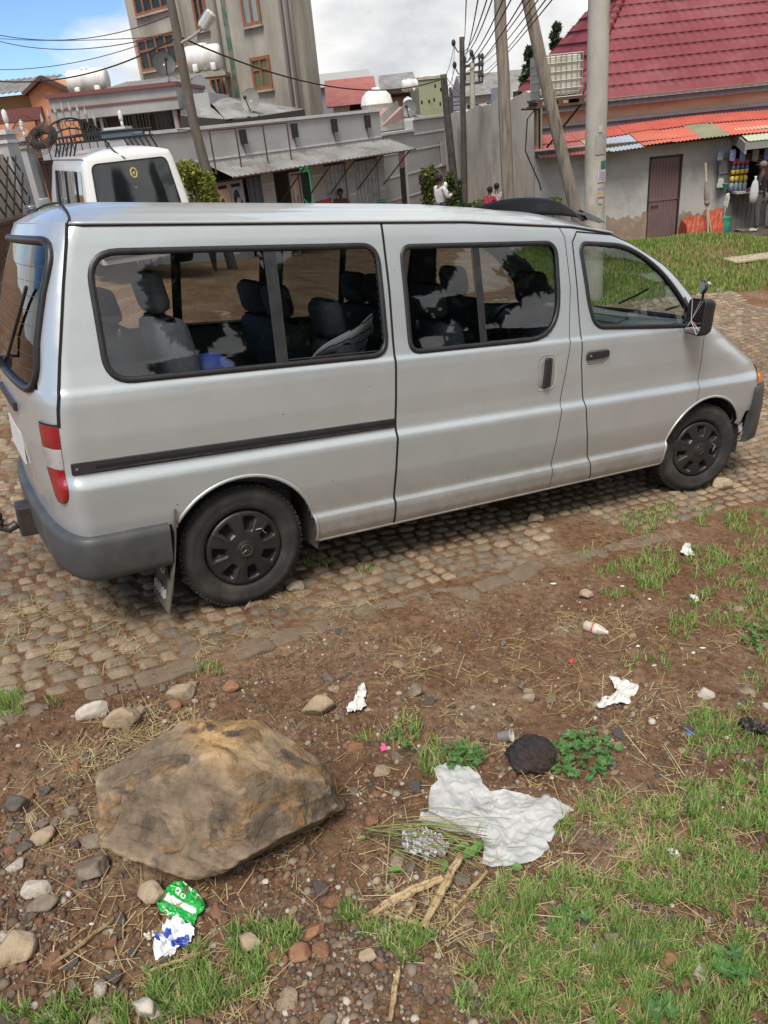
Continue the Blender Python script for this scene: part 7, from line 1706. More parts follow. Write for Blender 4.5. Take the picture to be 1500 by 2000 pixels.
# gate
ga_, gb2 = np.array([p2[2][0]+.25, 17.05]), np.array([p3[2][0]-.25, 18.0]); FGt = Fac(ga_, gb2-ga_); gw_ = np.hypot(*(gb2-ga_)); gate = empty('metal_gate', FGt.pt(gw_/2, -2.6), label='dark brown double metal gate with a curved railing and spear points', cat='gate')
zpan = FGt.hit(100, 312)[1]; mb = MB(); FGt.box(mb, 0, gw_, -4.5, zpan, -.04, 0)
for u in np.arange(.1, gw_, .16): FGt.box(mb, u, u+.03, -4.4, zpan-.06, .001, .02)
FGt.box(mb, 0, gw_, zpan-.05, zpan, .0, .04); mb.build('gate_panel', mat('gate_brown', (.05, .026, .022), rough=.6, col2=(.07, .035, .03), nscale=3), gate)
mb = MB(); arc = lambda u: zpan+.35+.35*math.sin(math.pi*u/gw_)
mb.tube([FGt.pt(u, arc(u), 0) for u in np.linspace(0, gw_, 30)], .02, n=5); mb.tube([FGt.pt(u, arc(u)-.18, 0) for u in np.linspace(0, gw_, 30)], .016, n=5)
for u in np.arange(.06, gw_, .17): mb.tube([FGt.pt(u, zpan, 0), FGt.pt(u, arc(u)-.18, 0)], .010, n=4); mb.tube([FGt.pt(u+.06*math.cos(t), arc(u)-.09+.07*math.sin(t), 0) for t in np.linspace(0, 6.28, 10)], .008, n=4)
mb.build('railing', iron_dk, gate)
mb = MB()
for u in np.linspace(.25, gw_-.2, 8): z = arc(u); mb.lathe([(.008, 0), (.02, .1), (.035, .16), (.0, .32)], c=FGt.pt(u, z, 0), n=6)
mb.build('spear_points', mat('spear_silver', (.35, .34, .33), rough=.5, metal=.5), gate)
# lattice fence at the far left
a = atY(-40, 300, 13.2); b = atY(33, 300, 14.4); FLt = Fac(b, (b-a)[:2]); 
if FLt.d[0] < 0: FLt.d = -FLt.d
lat = empty('lattice_fence', FLt.pt(-.8, -2.2), label='cream wall with dark diamond lattice at the left picture edge', cat='fence'); zt_ = FLt.hit(2, 315)[1]; zb_ = FLt.hit(30, 440)[1]
mb = MB(); FLt.box(mb, -3, .02, -4, zt_+.1, -.3, -.2); mb.build('backing_wall', mat('cream_wall', (.45, .40, .33), rough=.85), lat)
mb = MB()
for k in range(-14, 14):
    u0_ = k*.28
    for sgn in (1, -1):
        P_ = []
        for t in np.linspace(0, 1, 24):
            z = zb_+.15+(zt_-zb_-.1)*t; u = u0_+sgn*(z-zb_)*.75
            if -3 < u < 0: P_.append(FLt.pt(u, z, .01*sgn))
        if len(P_) > 1: mb.tube([P_[0], P_[-1]], .016, n=4)
mb.build('lattice', iron_dk, lat); mb = MB(); FLt.box(mb, -3, .1, -4, zb_+.05, -.19, .02); FLt.box(mb, -3, .1, zb_+.05, zb_+.10, -.18, .04); mb.build('plinth', rust_m, lat)
# tyre hung on the wall with barbed wire
P = atY(83, 268, 16.8); mb = MB(); k = 30; mb.lathe([(.21+.085*math.cos(t), .08*math.sin(t)) for t in np.linspace(0, 6.283, 13)], c=tuple(P), n=36, M=Matrix.Rotation(R(38), 3, 'X')); o = mb.build('old_tyre', mat('tyre', (.022, .021, .02)), smooth=True); tag(o, 'old tyre lying on the railing above the brown gate', 'tyre')
mb = MB(); rr2 = random.Random(2)
for k in range(7):
    p0 = atY(-15+k*9, 255-k*2, 15.5+.2*k); pts = []
    for i in range(40): t = i/39; a_ = t*6.283*2.3+k; pts.append((p0[0]+.9*t+.22*math.cos(a_), p0[1]+.15*math.sin(a_*1.3), p0[2]-.05+.22*math.sin(a_)-.25*t))
    mb.tube(pts, .006, n=3)
o = mb.build('barbed_wire', rust_m); tag(o, 'tangled rusty barbed wire above the left pillars', 'barbed wire')
mb = MB(); FH2 = Fac(FA.pt(uL, 0)[:2], FA.d)

# --- distant buildings ---------------------------------------------------
def block(name, x0, y0, x1, y1, Y, depth, m_, lb, cat='building', zb=-6):
    a = atY(x0, y0, Y); b = atY(x1, y1, Y); xa, xb = sorted((a[0], b[0])); zt_ = (a[2]+b[2])/2; root = empty(name, ((xa+xb)/2, Y, zb+1), label=lb, cat=cat)
    mb = MB(); mb.box(((xa+xb)/2, Y+depth/2, (zt_+zb)/2), (xb-xa, depth, zt_-zb)); mb.build('wall', m_, root); return root, Fac((0, Y), (1, 0)), xa, xb, zt_
rt_, F_, xa, xb, zt_ = block('office_block', 622, 172, 716, 162, 75, 10, mat('grey_blue_wall', (.17, .19, .21), rough=.8), 'distant white and grey office block right of the tall concrete block')
for a_, b_ in ((0, 1.0), (-3.4, -3.0), (-6.6, -6.3)): mb = MB(); F_.box(mb, xa-.4, xb+.3, zt_+a_, zt_+b_, -11 if a_ == 0 else -.5, .4); mb.build('floor_slab', mat('white_slab', (.55, .57, .57), rough=.7), rt_)
for i in range(3): u = xa+(xb-xa)*(.34+.25*i); window(F_, u, u+1.0, zt_-1.7, zt_-.3, rt_, 2, 1, fr=.12, fm=white_pt, sill=False)
rt_, F_, xa, xb, zt_ = block('red_roof_cottage', 650, 205, 722, 197, 52, 5, mat('cream_render', (.55, .50, .42), rough=.85), 'distant cream cottage with a red tiled roof and an arched window')
mb = MB(); a = atY(652, 182, 52); b = atY(719, 173, 52); mb.prism([(-.6, zt_-.1), (3, zt_+1.4), (6, zt_-.1)], xa-.4, xb+.5, lambda u, v, h_: (h_, 52+u, v)); mb.build('roof', mat('red_dull', (.30, .09, .08), rough=.7, col2=(.36, .13, .11), nscale=2), rt_)
mb = MB(); u = (xa+xb)/2+.4; zc_ = atY(693, 215, 52)[2]; mb.add([F_.pt(u+.55*math.cos(t), zc_+.55*math.sin(t), .01) for t in np.linspace(0, math.pi, 12)], [tuple(range(12))]); mb.build('window', dark_in, rt_)
rt_, F_, xa, xb, zt_ = block('grey_roof_house', 742, 178, 822, 168, 60, 6, mat('tan_wall', (.30, .25, .20), rough=.85), 'distant house with a large grey sheet roof behind the round tank')
mb = MB(); p = [atY(739, 148, 60), atY(806, 140, 60), atY(818, 168, 58), atY(741, 176, 58)]; mb.add([tuple(q) for q in p]+[tuple(q+np.array([0, .4, -.3])) for q in p], [(0, 1, 2, 3), (7, 6, 5, 4), (0, 4, 5, 1), (1, 5, 6, 2), (2, 6, 7, 3), (3, 7, 4, 0)]); mb.build('roof', corr_grey, rt_)
mb = MB(); F_.box(mb, xa, xb, zt_-.5, zt_+.2, .1, .4); mb.build('eave', mat('dark_trim', (.08, .04, .035)), rt_)
rt_, F_, xa, xb, zt_ = block('green_building', 817, 157, 872, 151, 40, 5, mat('moss_green_wall', (.24, .27, .17), rough=.92, col2=(.30, .32, .21), nscale=.8, dirt=(.12, .12, .09), dscale=1.2, dramp=(.55, .75)), 'blank mossy green rendered building left of the utility poles')
mb = MB()
for (x_, y_) in ((824, 200), (838, 198), (848, 195), (860, 203), (861, 175), (850, 168)): u, z = F_.hit(x_, y_, .01); mb.add([F_.pt(u+.045*math.cos(t), z+.09*math.sin(t), .006) for t in np.linspace(0, 6.0, 8)], [tuple(range(8))])
mb.build('wall_holes', dark_in, rt_); mb = MB(); F_.box(mb, xa-.02, xb+.02, zt_, zt_+.12, -5, .05); mb.build('parapet', conc_old, rt_)
rt_, F_, xa, xb, zt_ = block('hillside_block', 905, 190, 1050, 173, 95, 12, mat('pale_wall_far', (.38, .40, .42), rough=.85), 'long distant block with a pitched grey roof beyond the concrete wall')
for i in range(9): u = xa+(xb-xa)*(i+.3)/9; window(F_, u, u+.8, zt_-2.0, zt_-.7, rt_, 1, 1, fr=.12, fm=white_pt, sill=False)
mb = MB(); mb.prism([(-1, zt_), (5, zt_+2.2), (13, zt_)], xa, xb, lambda u, v, h_: (h_, 95+u, v)); mb.build('roof', corr_grey, rt_)
rt_, F_, xa, xb, zt_ = block('white_block', 992, 166, 1040, 162, 70, 8, mat('pale_wall_far', (.38, .40, .42)), 'small distant pale block just above the concrete wall'); window(F_, xa+.3, xa+1.0, zt_-1.2, zt_-.4, rt_, 1, 1, fr=.08, fm=white_pt, sill=False)
water_tank(736, 204, 62, 33, 'big round white water tank behind the grey shop row', lie=False, tall=1.05)
P = atY(741, 233, 33); mb = MB(); mb.lathe([(0, -1.2), (.8, -1.2), (.8, .2), (0, .2)], c=tuple(P), n=20); o = mb.build('tank_base', mat('ochre_brick', (.42, .30, .12), rough=.9)); tag(o, 'ochre brick base of the big round tank', 'tank base')
water_tank(800, 167, 32, 36, 'white tank with straps left of the green building', tall=1.2, rz=.3); water_tank(797, 202, 20, 34, 'small egg shaped white tank above the right satellite dish', lie=False, tall=1.3)
water_tank(824, 156, 20, 42, 'round white tank at the left corner of the green building roof', lie=False, tall=.8); water_tank(849, 152, 28, 42, 'wide white tank on the green building roof', lie=False, tall=.5)
# satellite dishes
def dish(px, py, rpx, Y, lb, col=(.20, .20, .18), tilt=(-60, -20), base=None, sq=1.0):
    P = atY(px, py, Y); r_ = size_at(P, rpx*2)/2; M_ = (Matrix.Rotation(R(tilt[1]), 3, 'Z') @ Matrix.Rotation(R(tilt[0]), 3, 'X'))
    mb = MB(); pr_ = [(r_*s, r_*.22*s*s) for s in np.linspace(0, 1, 9)]+[(r_*1.02, r_*.24), (r_*.98, r_*.20)]+[(r_*s, r_*.22*s*s-.02) for s in np.linspace(.95, 0, 8)]
    mb.lathe(pr_, c=tuple(P), n=32, M=M_); o = mb.build('satellite_dish', mat('dish_%d' % int(col[0]*100), col, rough=.6, col2=tuple(x*.8 for x in col), nscale=4), smooth=True); tag(o, lb, 'satellite dish')
    mb = MB(); bz = base; b_ = atY(*bz, Y+.2); mb.tube([tuple(P), tuple(lerp(np.array(P), b_, .6)+np.array([0, .2, 0])), tuple(b_)], .035, n=6); mb.tube([tuple(lerp(np.array(P), b_, .4)), tuple(b_+np.array([.35, 0, 0]))], .018, n=5)
    mb.build('dish_mount', mat('mount_white', (.5, .5, .48), rough=.5), o)
    mb = MB(); f_ = Vector(P)+M_ @ Vector((0, 0, r_*1.1)); mb.tube([tuple(Vector(P)+M_ @ Vector((0, -r_*.95, r_*.2))), tuple(f_)], .015, n=5); mb.ball(tuple(f_), .05, 8, 6); mb.build('feed_arm', iron_dk, o); return o
dish(319, 126, 22, 22.5, 'dark satellite dish left of the lamp pole', (.07, .07, .07), (72, 28), (331, 160)); dish(491, 197, 21, 23, 'grey satellite dish on the roof edge of the shop row', (.24, .235, .205), (74, -25), (485, 232)); dish(800, 213, 16, 27.4, 'small grey satellite dish right of the round tank', (.16, .165, .155), (74, -25), (806, 232))

# --- poles, wires ----------------------------------------------------------
wood_old = mat('pole_timber', (.19, .165, .13), rough=.9, col2=(.30, .265, .21), nscale=4, stretch=(6, 6, .5), bump=.7, bscale=30, bstretch=(8, 8, .6), dirt=(.08, .065, .05), dscale=3, dramp=(.5, .7))
wood_dk = mat('pole_dark', (.045, .04, .036), rough=.9, col2=(.08, .07, .06), nscale=6)
def pole(name, pts, r0, r1, m_, lb, n=12, cat='pole'):
    P = [atY(*p) for p in pts]; b = P[-1].copy(); d = (P[-1]-P[-2]); d /= np.linalg.norm(d); g_ = gz(b[0], b[1]); 
    if b[2] > g_-.3 and d[2] < 0: P.append(b+d*((b[2]-g_+.3)/-d[2]))
    k = len(P); 
    Q = []
    for i in range(k-1):
        for s in np.linspace(0, 1, 7)[:-1]: Q.append(P[i]+(P[i+1]-P[i])*s)
    Q.append(P[-1]); mb = MB(); mb.tube([tuple(q) for q in Q], list(np.linspace(r1, r0, len(Q))), n=n); o = mb.build(name, m_, smooth=True); tag(o, lb, cat); return o, P
conc_p = mat('pole_concrete', (.34, .325, .275), rough=.9, col2=(.43, .41, .355), nscale=3, stretch=(1, 1, .5), bump=.5, bscale=35, dirt=(.24, .225, .18), dscale=2.5, dramp=(.5, .7))
cp, CPp = pole('concrete_pole', [(1174, -160, 13.2), (1160, 430, 13.2)], .175, .155, conc_p, 'thick round concrete pole with torn notices behind the front of the van', 24)
def notice(px, py, w, hgt, col, name='notice', ink=None):
    P = atY(px, py, 13.2-.175); s = size_at(P, 1.0); rows = []; c = atY(1160+(430-py)*.02, py, 13.2)
    for t in np.linspace(-w/2, w/2, 7):
        off = (px-1165)*s+t*s; a_ = math.asin(max(-.98, min(.98, off/.172))); rows.append([(c[0]+.176*math.sin(a_), 13.2-.176*math.cos(a_), P[2]+z) for z in (-hgt*s/2, 0, hgt*s/2)])
    mb = MB(); mb.grid(rows); o = mb.build(name, mat('notice%d' % int(col[2]*100), col, rough=.8, col2=tuple(c_*.7 for c_ in col), nscale=30), cp, smooth=True)
    if ink:
        for k in range(ink):
            mb = MB(); rows = []
            for t in np.linspace(-w*.36, w*.36, 6):
                off = (px-1165)*s+t*s; a_ = math.asin(max(-.98, min(.98, off/.172))); z = P[2]+hgt*s*(.32-.64*k/max(1, ink-1)); rows.append([(c[0]+.1775*math.sin(a_), 13.2-.1775*math.cos(a_), zz) for zz in (z-.006, z+.006)])
            mb.grid(rows); mb.build('text_line', mat('ink_grey', (.16, .15, .22), rough=.8), o)
notice(1173, 344, 17, 22, (.52, .50, .56), ink=5); notice(1176, 322, 11, 14, (.04, .14, .13)); notice(1170, 283, 22, 34, (.34, .33, .31)); notice(1172, 379, 15, 12, (.48, .36, .22)); notice(1172, 370, 14, 6, (.30, .28, .42)); notice(1168, 252, 8, 12, (.5, .49, .47)); notice(1171, 394, 9, 8, (.45, .43, .41))
pole('wooden_pole', [(975, -60, 16), (978, 60, 16), (984, 150, 16), (985, 200, 16), (989, 300, 16), (993, 392, 16)], .125, .105, wood_old, 'knobbly upright wooden pole in front of the concrete wall')
pole('leaning_pole', [(1018, -60, 15), (1044, 60, 15), (1068, 170, 15), (1098, 300, 15), (1122, 405, 15)], .115, .10, wood_old, 'leaning wooden pole crossing in front of the caged tank')
up_, UPp = pole('utility_pole', [(902, 72, 24.5), (904, 200, 24.5), (908, 395, 24.5)], .10, .07, wood_dk, 'dark thin utility pole at the corner of the concrete wall')
mb = MB()
for (x_, y_) in ((886, 88), (888, 131), (921, 108)):
    P = atY(x_, y_, 24.5); Q = atY(903, y_+6, 24.5); mb.tube([tuple(P), tuple((P+Q)/2-np.array([0, 0, .14])), tuple(Q)], .018, n=5); mb.ball(tuple(P+np.array([0, 0, .05])), (.06, .06, .09), 8, 6)
mb.build('insulators', iron_dk, up_)
xp, _ = pole('cross_arm_pole', [(922, 124, 44), (923, 205, 44)], .15, .12, conc_p, 'distant grey pole with three cross arms')
mb = MB()
for y_ in (127, 142, 163):
    a, b = atY(907, y_+3, 44), atY(943, y_-3, 44); mb.beam(a, b, .12, .12)
    for s in (.03, .5, .82, .98): p = lerp(a, b, s); mb.tube([tuple(p), tuple(p+np.array([0, 0, .3]))], .05, n=6); mb.ball(tuple(p+np.array([0, 0, .32])), (.09, .09, .14), 8, 6)
mb.build('cross_arms', wood_dk, xp)
pole('corner_pole', [(866, 145, 26.2), (874, 230, 26.2), (885, 335, 26.2)], .13, .10, wood_dk, 'short dark pole leaning against the end of the grey wall')
lp, LPp = pole('lamp_post', [(331, -8, 16.5), (345, 60, 16.5), (357, 130, 16.5), (378, 240, 16.5), (400, 322, 16.5)], .105, .075, mat('pole_dark2', (.09, .075, .06), rough=.9, col2=(.13, .11, .09), nscale=6, stretch=(3, 3, .6)), 'thin leaning wooden post carrying a street lamp', cat='lamp post')
mb = MB(); mb.tube([tuple(atY(355, 83, 16.45)), tuple(atY(375, 72, 16.2)), tuple(atY(393, 58, 16.0))], .025, n=6); mb.build('lamp_arm', mat('pipe_grey', (.4, .39, .37)), lp)
a, b = Vector(atY(395, 55, 16)), Vector(atY(413, 26, 15.9)); d = (b-a).normalized(); M_ = Matrix((d, Vector((0, 1, 0)), d.cross(Vector((0, 1, 0))))).transposed()
mb = MB(); L_ = (b-a).length; mb.box(tuple((a+b)/2), (L_*1.15, .34, .17), M=M_, bev=.05); mb.build('lamp_head', mat('lamp_white', (.55, .56, .56), rough=.4), lp); mb = MB(); mb.box(tuple((a+b)/2+M_ @ Vector((0.02, 0, .075))), (L_*.9, .28, .06), M=M_, bev=.02); mb.build('lamp_glass', mat('lens_grey', (.13, .14, .13), rough=.3), lp)
def wire(a, b, sag, r_, name, lb, m_=iron_dk, grp=None):
    a, b = np.array(a), np.array(b); pts = [tuple(a+(b-a)*t-np.array([0, 0, sag*4*t*(1-t)])) for t in np.linspace(0, 1, 22)]; mb = MB(); mb.tube(pts, r_, n=5); o = mb.build(name, m_); tag(o, lb, 'wire', grp); return o
J = atY(349, 71, 16.45)
wire(atY(-60, 152, 19), J, .32, .014, 'overhead_cable', 'thick black cable sagging from the left picture edge to the lamp post'); wire(J, atY(868, 153, 26.1), .55, .017, 'overhead_cable', 'thick black cable running from the lamp post right to the short corner pole')
wire(atY(-60, 62, 26), atY(341, 62, 16.6), .35, .009, 'thin_wire', 'upper thin wire from the left edge to the lamp post'); wire(atY(-60, 55, 19), atY(338, 28, 16.6), .3, .008, 'thin_wire', 'topmost thin wire crossing the tall block to the lamp post'); wire(atY(-60, 134, 22), atY(300, 78, 19), .2, .008, 'thin_wire', 'faint wire low over the white cloud at the left')
wire(atY(340, 70, 16.6), atY(-60, 70, 30), .1, .008, 'thin_wire', 'third thin wire from the lamp post to the left edge')
mb_ = [(905, 88, 24.5), (905, 95, 24.5), (903, 108, 24.5)]
fan = [((905, 100), (963, -40)), ((906, 112), (940, -40)), ((908, 104), (975, -40)), ((908, 122), (1000, -40)), ((908, 130), (1018, -40)), ((912, 140), (1045, -40)), ((940, 125), (1080, -40)), ((940, 142), (1095, -40)), ((925, 163), (1110, -40)), ((906, 85), (912, -40)), ((930, 125), (1062, -40))]
for i, ((x0, y0), (x1, y1)) in enumerate(fan): wire(atY(x0, y0, 24.6+(i > 5)*19), atY(x1, y1, 9+i*.1), .15, .009, 'power_line', 'power line fanning up over the camera from the distant poles', grp='power lines fanning up over the street')
for i, ((x0, y0), (x1, y1)) in enumerate([((886, 92), (870, 147)), ((888, 134), (872, 170)), ((871, 150), (925, 205)), ((888, 92), (880, 190)), ((872, 172), (915, 200))]): wire(atY(x0, y0, 24.6), atY(x1, y1, 26+14*(i > 1)), .1, .008, 'service_wire', 'slack service wire between the dark poles', grp='service wires between the dark poles')
# little far pylons
for i, (x_, y_) in enumerate(((880, 190), (858+24, 200))):
    P = atY(x_, y_, 80); mb = MB(); mb.tube([tuple(P+np.array([0, 0, -6])), tuple(P+np.array([0, 0, .8]))], .14, n=5)
    for z in (0, -.7, -1.4): mb.beam(P+np.array([-1.1, 0, z]), P+np.array([1.1, 0, z]), .1, .1)
    o = mb.build('far_line_pole', wood_dk); tag(o, ['taller far line pole with cross arms beyond the wall', 'shorter far line pole with cross arms beyond the wall'][i], 'pole')
# --- caged water tank on its bracket -----------------------------------------
c0 = atY(1086, 150, 21.0); ibc = empty('caged_tank', (c0[0], c0[1], c0[2]-.5), label='white caged plastic tank on an iron bracket above the wall corner', cat='water tank'); S = (1.02, .95, .88)
mb = MB(); mb.box(tuple(c0), (S[0]*.95, S[1]*.95, S[2]*.95), bev=.07); mb.build('tank', mat('tank_dirty', (.50, .48, .38), rough=.5, col2=(.60, .58, .50), nscale=2, dirt=(.30, .26, .17), dscale=2, dramp=(.45, .7), stretch=(1, 1, .5)), ibc, smooth=False)
mb = MB(); x0, y0, z0 = c0-np.array(S)/2; x1, y1, z1 = c0+np.array(S)/2
for t in np.linspace(0, 1, 6):
    z = z0+(z1-z0)*t; mb.tube([(x0, y0, z), (x1, y0, z), (x1, y1, z), (x0, y1, z)], .014, n=4, closed=True)
for t in np.linspace(0, 1, 9):
    mb.tube([(x0+(x1-x0)*t, y0, z0), (x0+(x1-x0)*t, y0, z1)], .012, n=4); mb.tube([(x0, y0+(y1-y0)*t, z0), (x0, y0+(y1-y0)*t, z1)], .012, n=4)
mb.build('cage', mat('cage_steel', (.34, .34, .32), rough=.5, metal=.5), ibc)
mb = MB(); mb.box((c0[0], c0[1], z0-.04), (1.2, 1.0, .05)); mb.box((c0[0], c0[1], z0-.17), (1.2, 1.0, .05))
for s in (-.5, 0, .5): mb.box((c0[0]+s, c0[1], z0-.105), (.12, 1.0, .08))
for sx in (-.5, .5): mb.tube([(c0[0]+sx, y0+.05, z0-.2), (c0[0]+sx*.2, 22.3, z0-1.15)], .028, n=5); mb.tube([(c0[0]+sx, y0, z0-.2), (c0[0]+sx, 22.6, z0-.2)], .03, n=5)
mb.build('bracket', rust_m, ibc)
mb = MB(); mb.tube([(x0+.05, y0+.3, z0-.1), (x0-.25, y0+.2, z0-.4), (x0-.3, y0+.2, z0-1.1), (x0+.1, y0+.4, z0-1.9), (x0+.25, y0+.9, z0-2.1)], .018, n=5); mb.build('hose', iron_dk, ibc)

# --- foliage ---------------------------------------------------------------
def foliage(name, clumps, n, leaf, cols, label, cat, stem=None, m_=None, kind=None, droop=.5, parent=None):
    """clumps: (x, y, z, rx, ry, rz)"""
    cl = np.array(clumps, float); vol = np.prod(cl[:, 3:6], 1)**.67; pick = rng.choice(len(cl), n, p=vol/vol.sum()); d = rng.normal(size=(n, 3)); d /= np.linalg.norm(d, axis=1, keepdims=True); rad = rng.uniform(.25, 1, n)**.45*(1+.12*rng.normal(size=n))
    P = cl[pick, :3]+d*cl[pick, 3:6]*rad[:, None]
    a = rng.normal(size=(n, 3)); a /= np.linalg.norm(a, axis=1, keepdims=True); a[:, 2] -= droop*.5; a /= np.linalg.norm(a, axis=1, keepdims=True); b = np.cross(a, rng.normal(size=(n, 3))); b /= np.linalg.norm(b, axis=1, keepdims=True); s = leaf*rng.uniform(.6, 1.3, n)[:, None]
    V = np.stack([P-a*s, P+b*s*.42, P+a*s, P-b*s*.42], 1).reshape(-1, 3); F = np.arange(4*n).reshape(n, 4); cc_ = np.array(cols)[rng.integers(0, len(cols), n)]*rng.uniform(.7, 1.3, (n, 1))
    o = mesh_obj(name, V, F, m_ or vcol_mat('leaf_mix', rough=.55, spec=.35, trans=.3)); set_col(o, cc_)
    if parent is not None: o.parent = parent
    else: tag(o, label, cat, kind=kind)
    return o
def bush(px, py, wpx, hpx, Y, cols, label, n=2600, leaf=.05, seed=1):
    rr_ = random.Random(seed); P = atY(px, py, Y); w = size_at(P, wpx)/2; hh = size_at(P, hpx)/2; g_ = gz(P[0], P[1]); root = empty('bush', (P[0], P[1], g_), label=label, cat='bush'); cl = []
    for i in range(15): a = rr_.random()*6.28; q = rr_.random()**.5*.62; k_ = rr_.uniform(.22, .48); cl.append((P[0]+w*q*1.15*math.cos(a), P[1]+w*.6*q*math.sin(a), P[2]+hh*rr_.uniform(-.6, .78), w*k_, w*k_, hh*k_))
    cl.append((P[0], P[1], P[2]-hh*.5, w*.8, w*.6, hh*.6)); foliage('leaves', cl, n, leaf, cols, None, None, parent=root)
    mb = MB()
    for i in range(7): a = rr_.random()*6.28; mb.tube([(P[0], P[1], g_), (P[0]+w*.3*math.cos(a), P[1]+w*.3*math.sin(a), (g_+P[2])/2), (P[0]+w*.6*math.cos(a), P[1]+w*.5*math.sin(a), P[2]+hh*.4)], [.03, .02, .008], n=5)
    mb.build('stems', wood_dk, root); return root
yg = [(.22, .24, .035), (.16, .20, .03), (.10, .14, .03), (.30, .30, .06)]; dg = [(.05, .09, .025), (.035, .07, .02), (.08, .12, .03), (.12, .14, .04)]
bush(391, 368, 78, 100, 15.4, yg, 'yellow green bush behind the roof of the silver van beside the lamp post', 5200, .040, 3); bush(843, 376, 56, 82, 24.5, [(.09, .12, .03), (.16, .17, .04), (.05, .08, .02)], 'dark bush with yellowish leaves left of the standing man', 3600, .06, 5)
bush(888, 382, 46, 76, 25.0, dg, 'dark green bush right of the standing man at the wall', 3000, .06, 6); bush(938, 402, 40, 26, 22.5, [(.14, .18, .04), (.3, .32, .2), (.08, .12, .03)], 'low light green plant left of the boys', 1500, .045, 7)
bush(1062, 402, 90, 22, 22, yg, 'low yellow green weeds at the foot of the concrete wall', 1500, .05, 8); bush(905, 408, 60, 18, 23.5, dg, 'low leafy plants in front of the standing man', 1200, .055, 9)
def far_tree(px, py, wpx, hpx, Y, label, seed, n=2600, cols=dg, leaf=.2):
    rr_ = random.Random(seed); P = atY(px, py, Y); w = size_at(P, wpx)/2; hh = size_at(P, hpx)/2; root = empty('tree', (P[0], P[1], -4), label=label, cat='tree'); cl = []
    for i in range(16): t = rr_.random(); a = rr_.random()*6.28; q = (1-t*.75)*rr_.random()**.5*.7; cl.append((P[0]+w*q*math.cos(a), P[1]+w*q*math.sin(a), P[2]-hh+2*hh*t, w*.28, w*.28, hh*.13))
    foliage('crown', cl, n, leaf, cols, None, None, parent=root)
    mb = MB(); mb.tube([(P[0], P[1], -5), (P[0]+.1, P[1], P[2]-hh*.3), (P[0], P[1], P[2]+hh*.8)], [.3, .18, .04], n=7)
    for i in range(8): t = rr_.uniform(.2, .9); a = rr_.random()*6.28; z = P[2]-hh+2*hh*t*.9; mb.tube([(P[0], P[1], z), (P[0]+w*.7*(1-t*.6)*math.cos(a), P[1]+w*.7*(1-t*.6)*math.sin(a), z+hh*.25)], [.07, .02], n=4)
    mb.build('trunk', wood_dk, root)
cy = [(.06, .085, .05), (.09, .115, .06), (.04, .06, .035)]
far_tree(1085, 92, 34, 66, 42, 'dark conifer top showing behind the red tiled roof', 21, 2200, cy); far_tree(1034, 150, 40, 90, 46, 'thin grey green tree left of the caged tank', 22, 2400, cy); far_tree(1022, 180, 26, 50, 50, 'small tree top just over the concrete wall', 23, 1100, cy)
# grass of the mound and far verge
def far_grass():
    n = 88000; X = rng.uniform(3.4, 15, n); Y = rng.uniform(12.6, 22.3, n); e = fbm(X*.8, Y*.8, 3, 61)
    # keep the strip between the road edge and the houses, leave the worn apron in front of the kiosk bare
    apron = ((X-12.3)/3.0)**2+((Y-20.2)/2.6)**2 < 1; edge = 12.9+.10*(X-5)+.5*(e-.5)
    ok = (Y > edge) & ~apron & (Y < 22.2) & (rng.uniform(0, 1, n) < .25+1.2*e); X, Y = X[ok], Y[ok]; Z = h(X, Y); m_ = len(X)
    pal_ = np.array([(.19, .31, .06), (.24, .36, .08), (.14, .23, .05), (.34, .36, .12)]); c = pal_[rng.integers(0, 4, m_)]*rng.uniform(.7, 1.25, (m_, 1))
    blades('far_grass', np.stack([X, Y, Z], 1), rng.uniform(.04, .11, m_), np.full(m_, .010), rng.uniform(.2, 1.1, m_), c, 'green grass on the mound and verge across the road', matn=grass_m, segs=2)
far_grass()
# ------------------------------------------------------------------ the white van behind
wv_m = mat('white_van_paint', (.66, .67, .66), rough=.3, coat=.5, col2=(.72, .73, .72), nscale=2, dirt=(.52, .49, .44), dscale=1.5, dramp=(.6, .85))
Pw = atY(276, 380, 13.7); wz = math.atan2(math.cos(R(27)), -math.sin(R(27))); wvan = empty('white_van', (Pw[0]-.04, 13.7, -2.07), wz, 'white passenger van with a roof rack parked behind the silver van', 'van', world=False)
def wring(z):
    hw = np.interp(z, [.2, .5, 1.0, 1.3, 1.75, 1.86], [.80, .845, .845, .81, .74, .70]); xr = np.interp(z, [.2, .6, 1.0, 1.9], [.03, .0, .02, .16]); xf = np.interp(z, [.2, .9, 1.15, 1.8, 1.9], [4.5, 4.5, 4.25, 3.6, 3.4])
    if z > 1.86: q = (z-1.86)/.12; hw = .70*(1-q)**.5; xr = .16+.35*q*q; xf = 3.4-.6*q; 
    return hw, xr, xf
def wpts(z, n=14):
    hw, xr, xf = wring(z); o = []
    for t in np.linspace(0, math.pi/2, n): o.append((xr+.13-.13*math.cos(t)**(2/3.4), hw*math.sin(t)**(2/3.4)))
    for x in np.linspace(xr+.13, xf-.4, 30)[1:-1]: o.append((x, hw))
    for t in np.linspace(math.pi/2, 0, n): o.append((xf-.4+.4*abs(math.cos(t))**(2/2.6), hw*abs(math.sin(t))**(2/2.6)))
    full = o+[(x, -y) for x, y in o[-2:0:-1]]; return [(x, y, z) for x, y in full]
zl_ = list(np.linspace(.25, 1.86, 30))+[1.88, 1.90, 1.93, 1.955, 1.97, 1.978]
rows = [wpts(z)+[wpts(z)[0]] for z in zl_]; mb = MB(); mb.grid(rows); mb.add(rows[-1][:-1], [tuple(range(len(rows[-1])-1))]); mb.build('body', wv_m, wvan, smooth=True)
wg = mat('black_window', (.010, .012, .015), rough=.05, spec=.8, coat=.6)
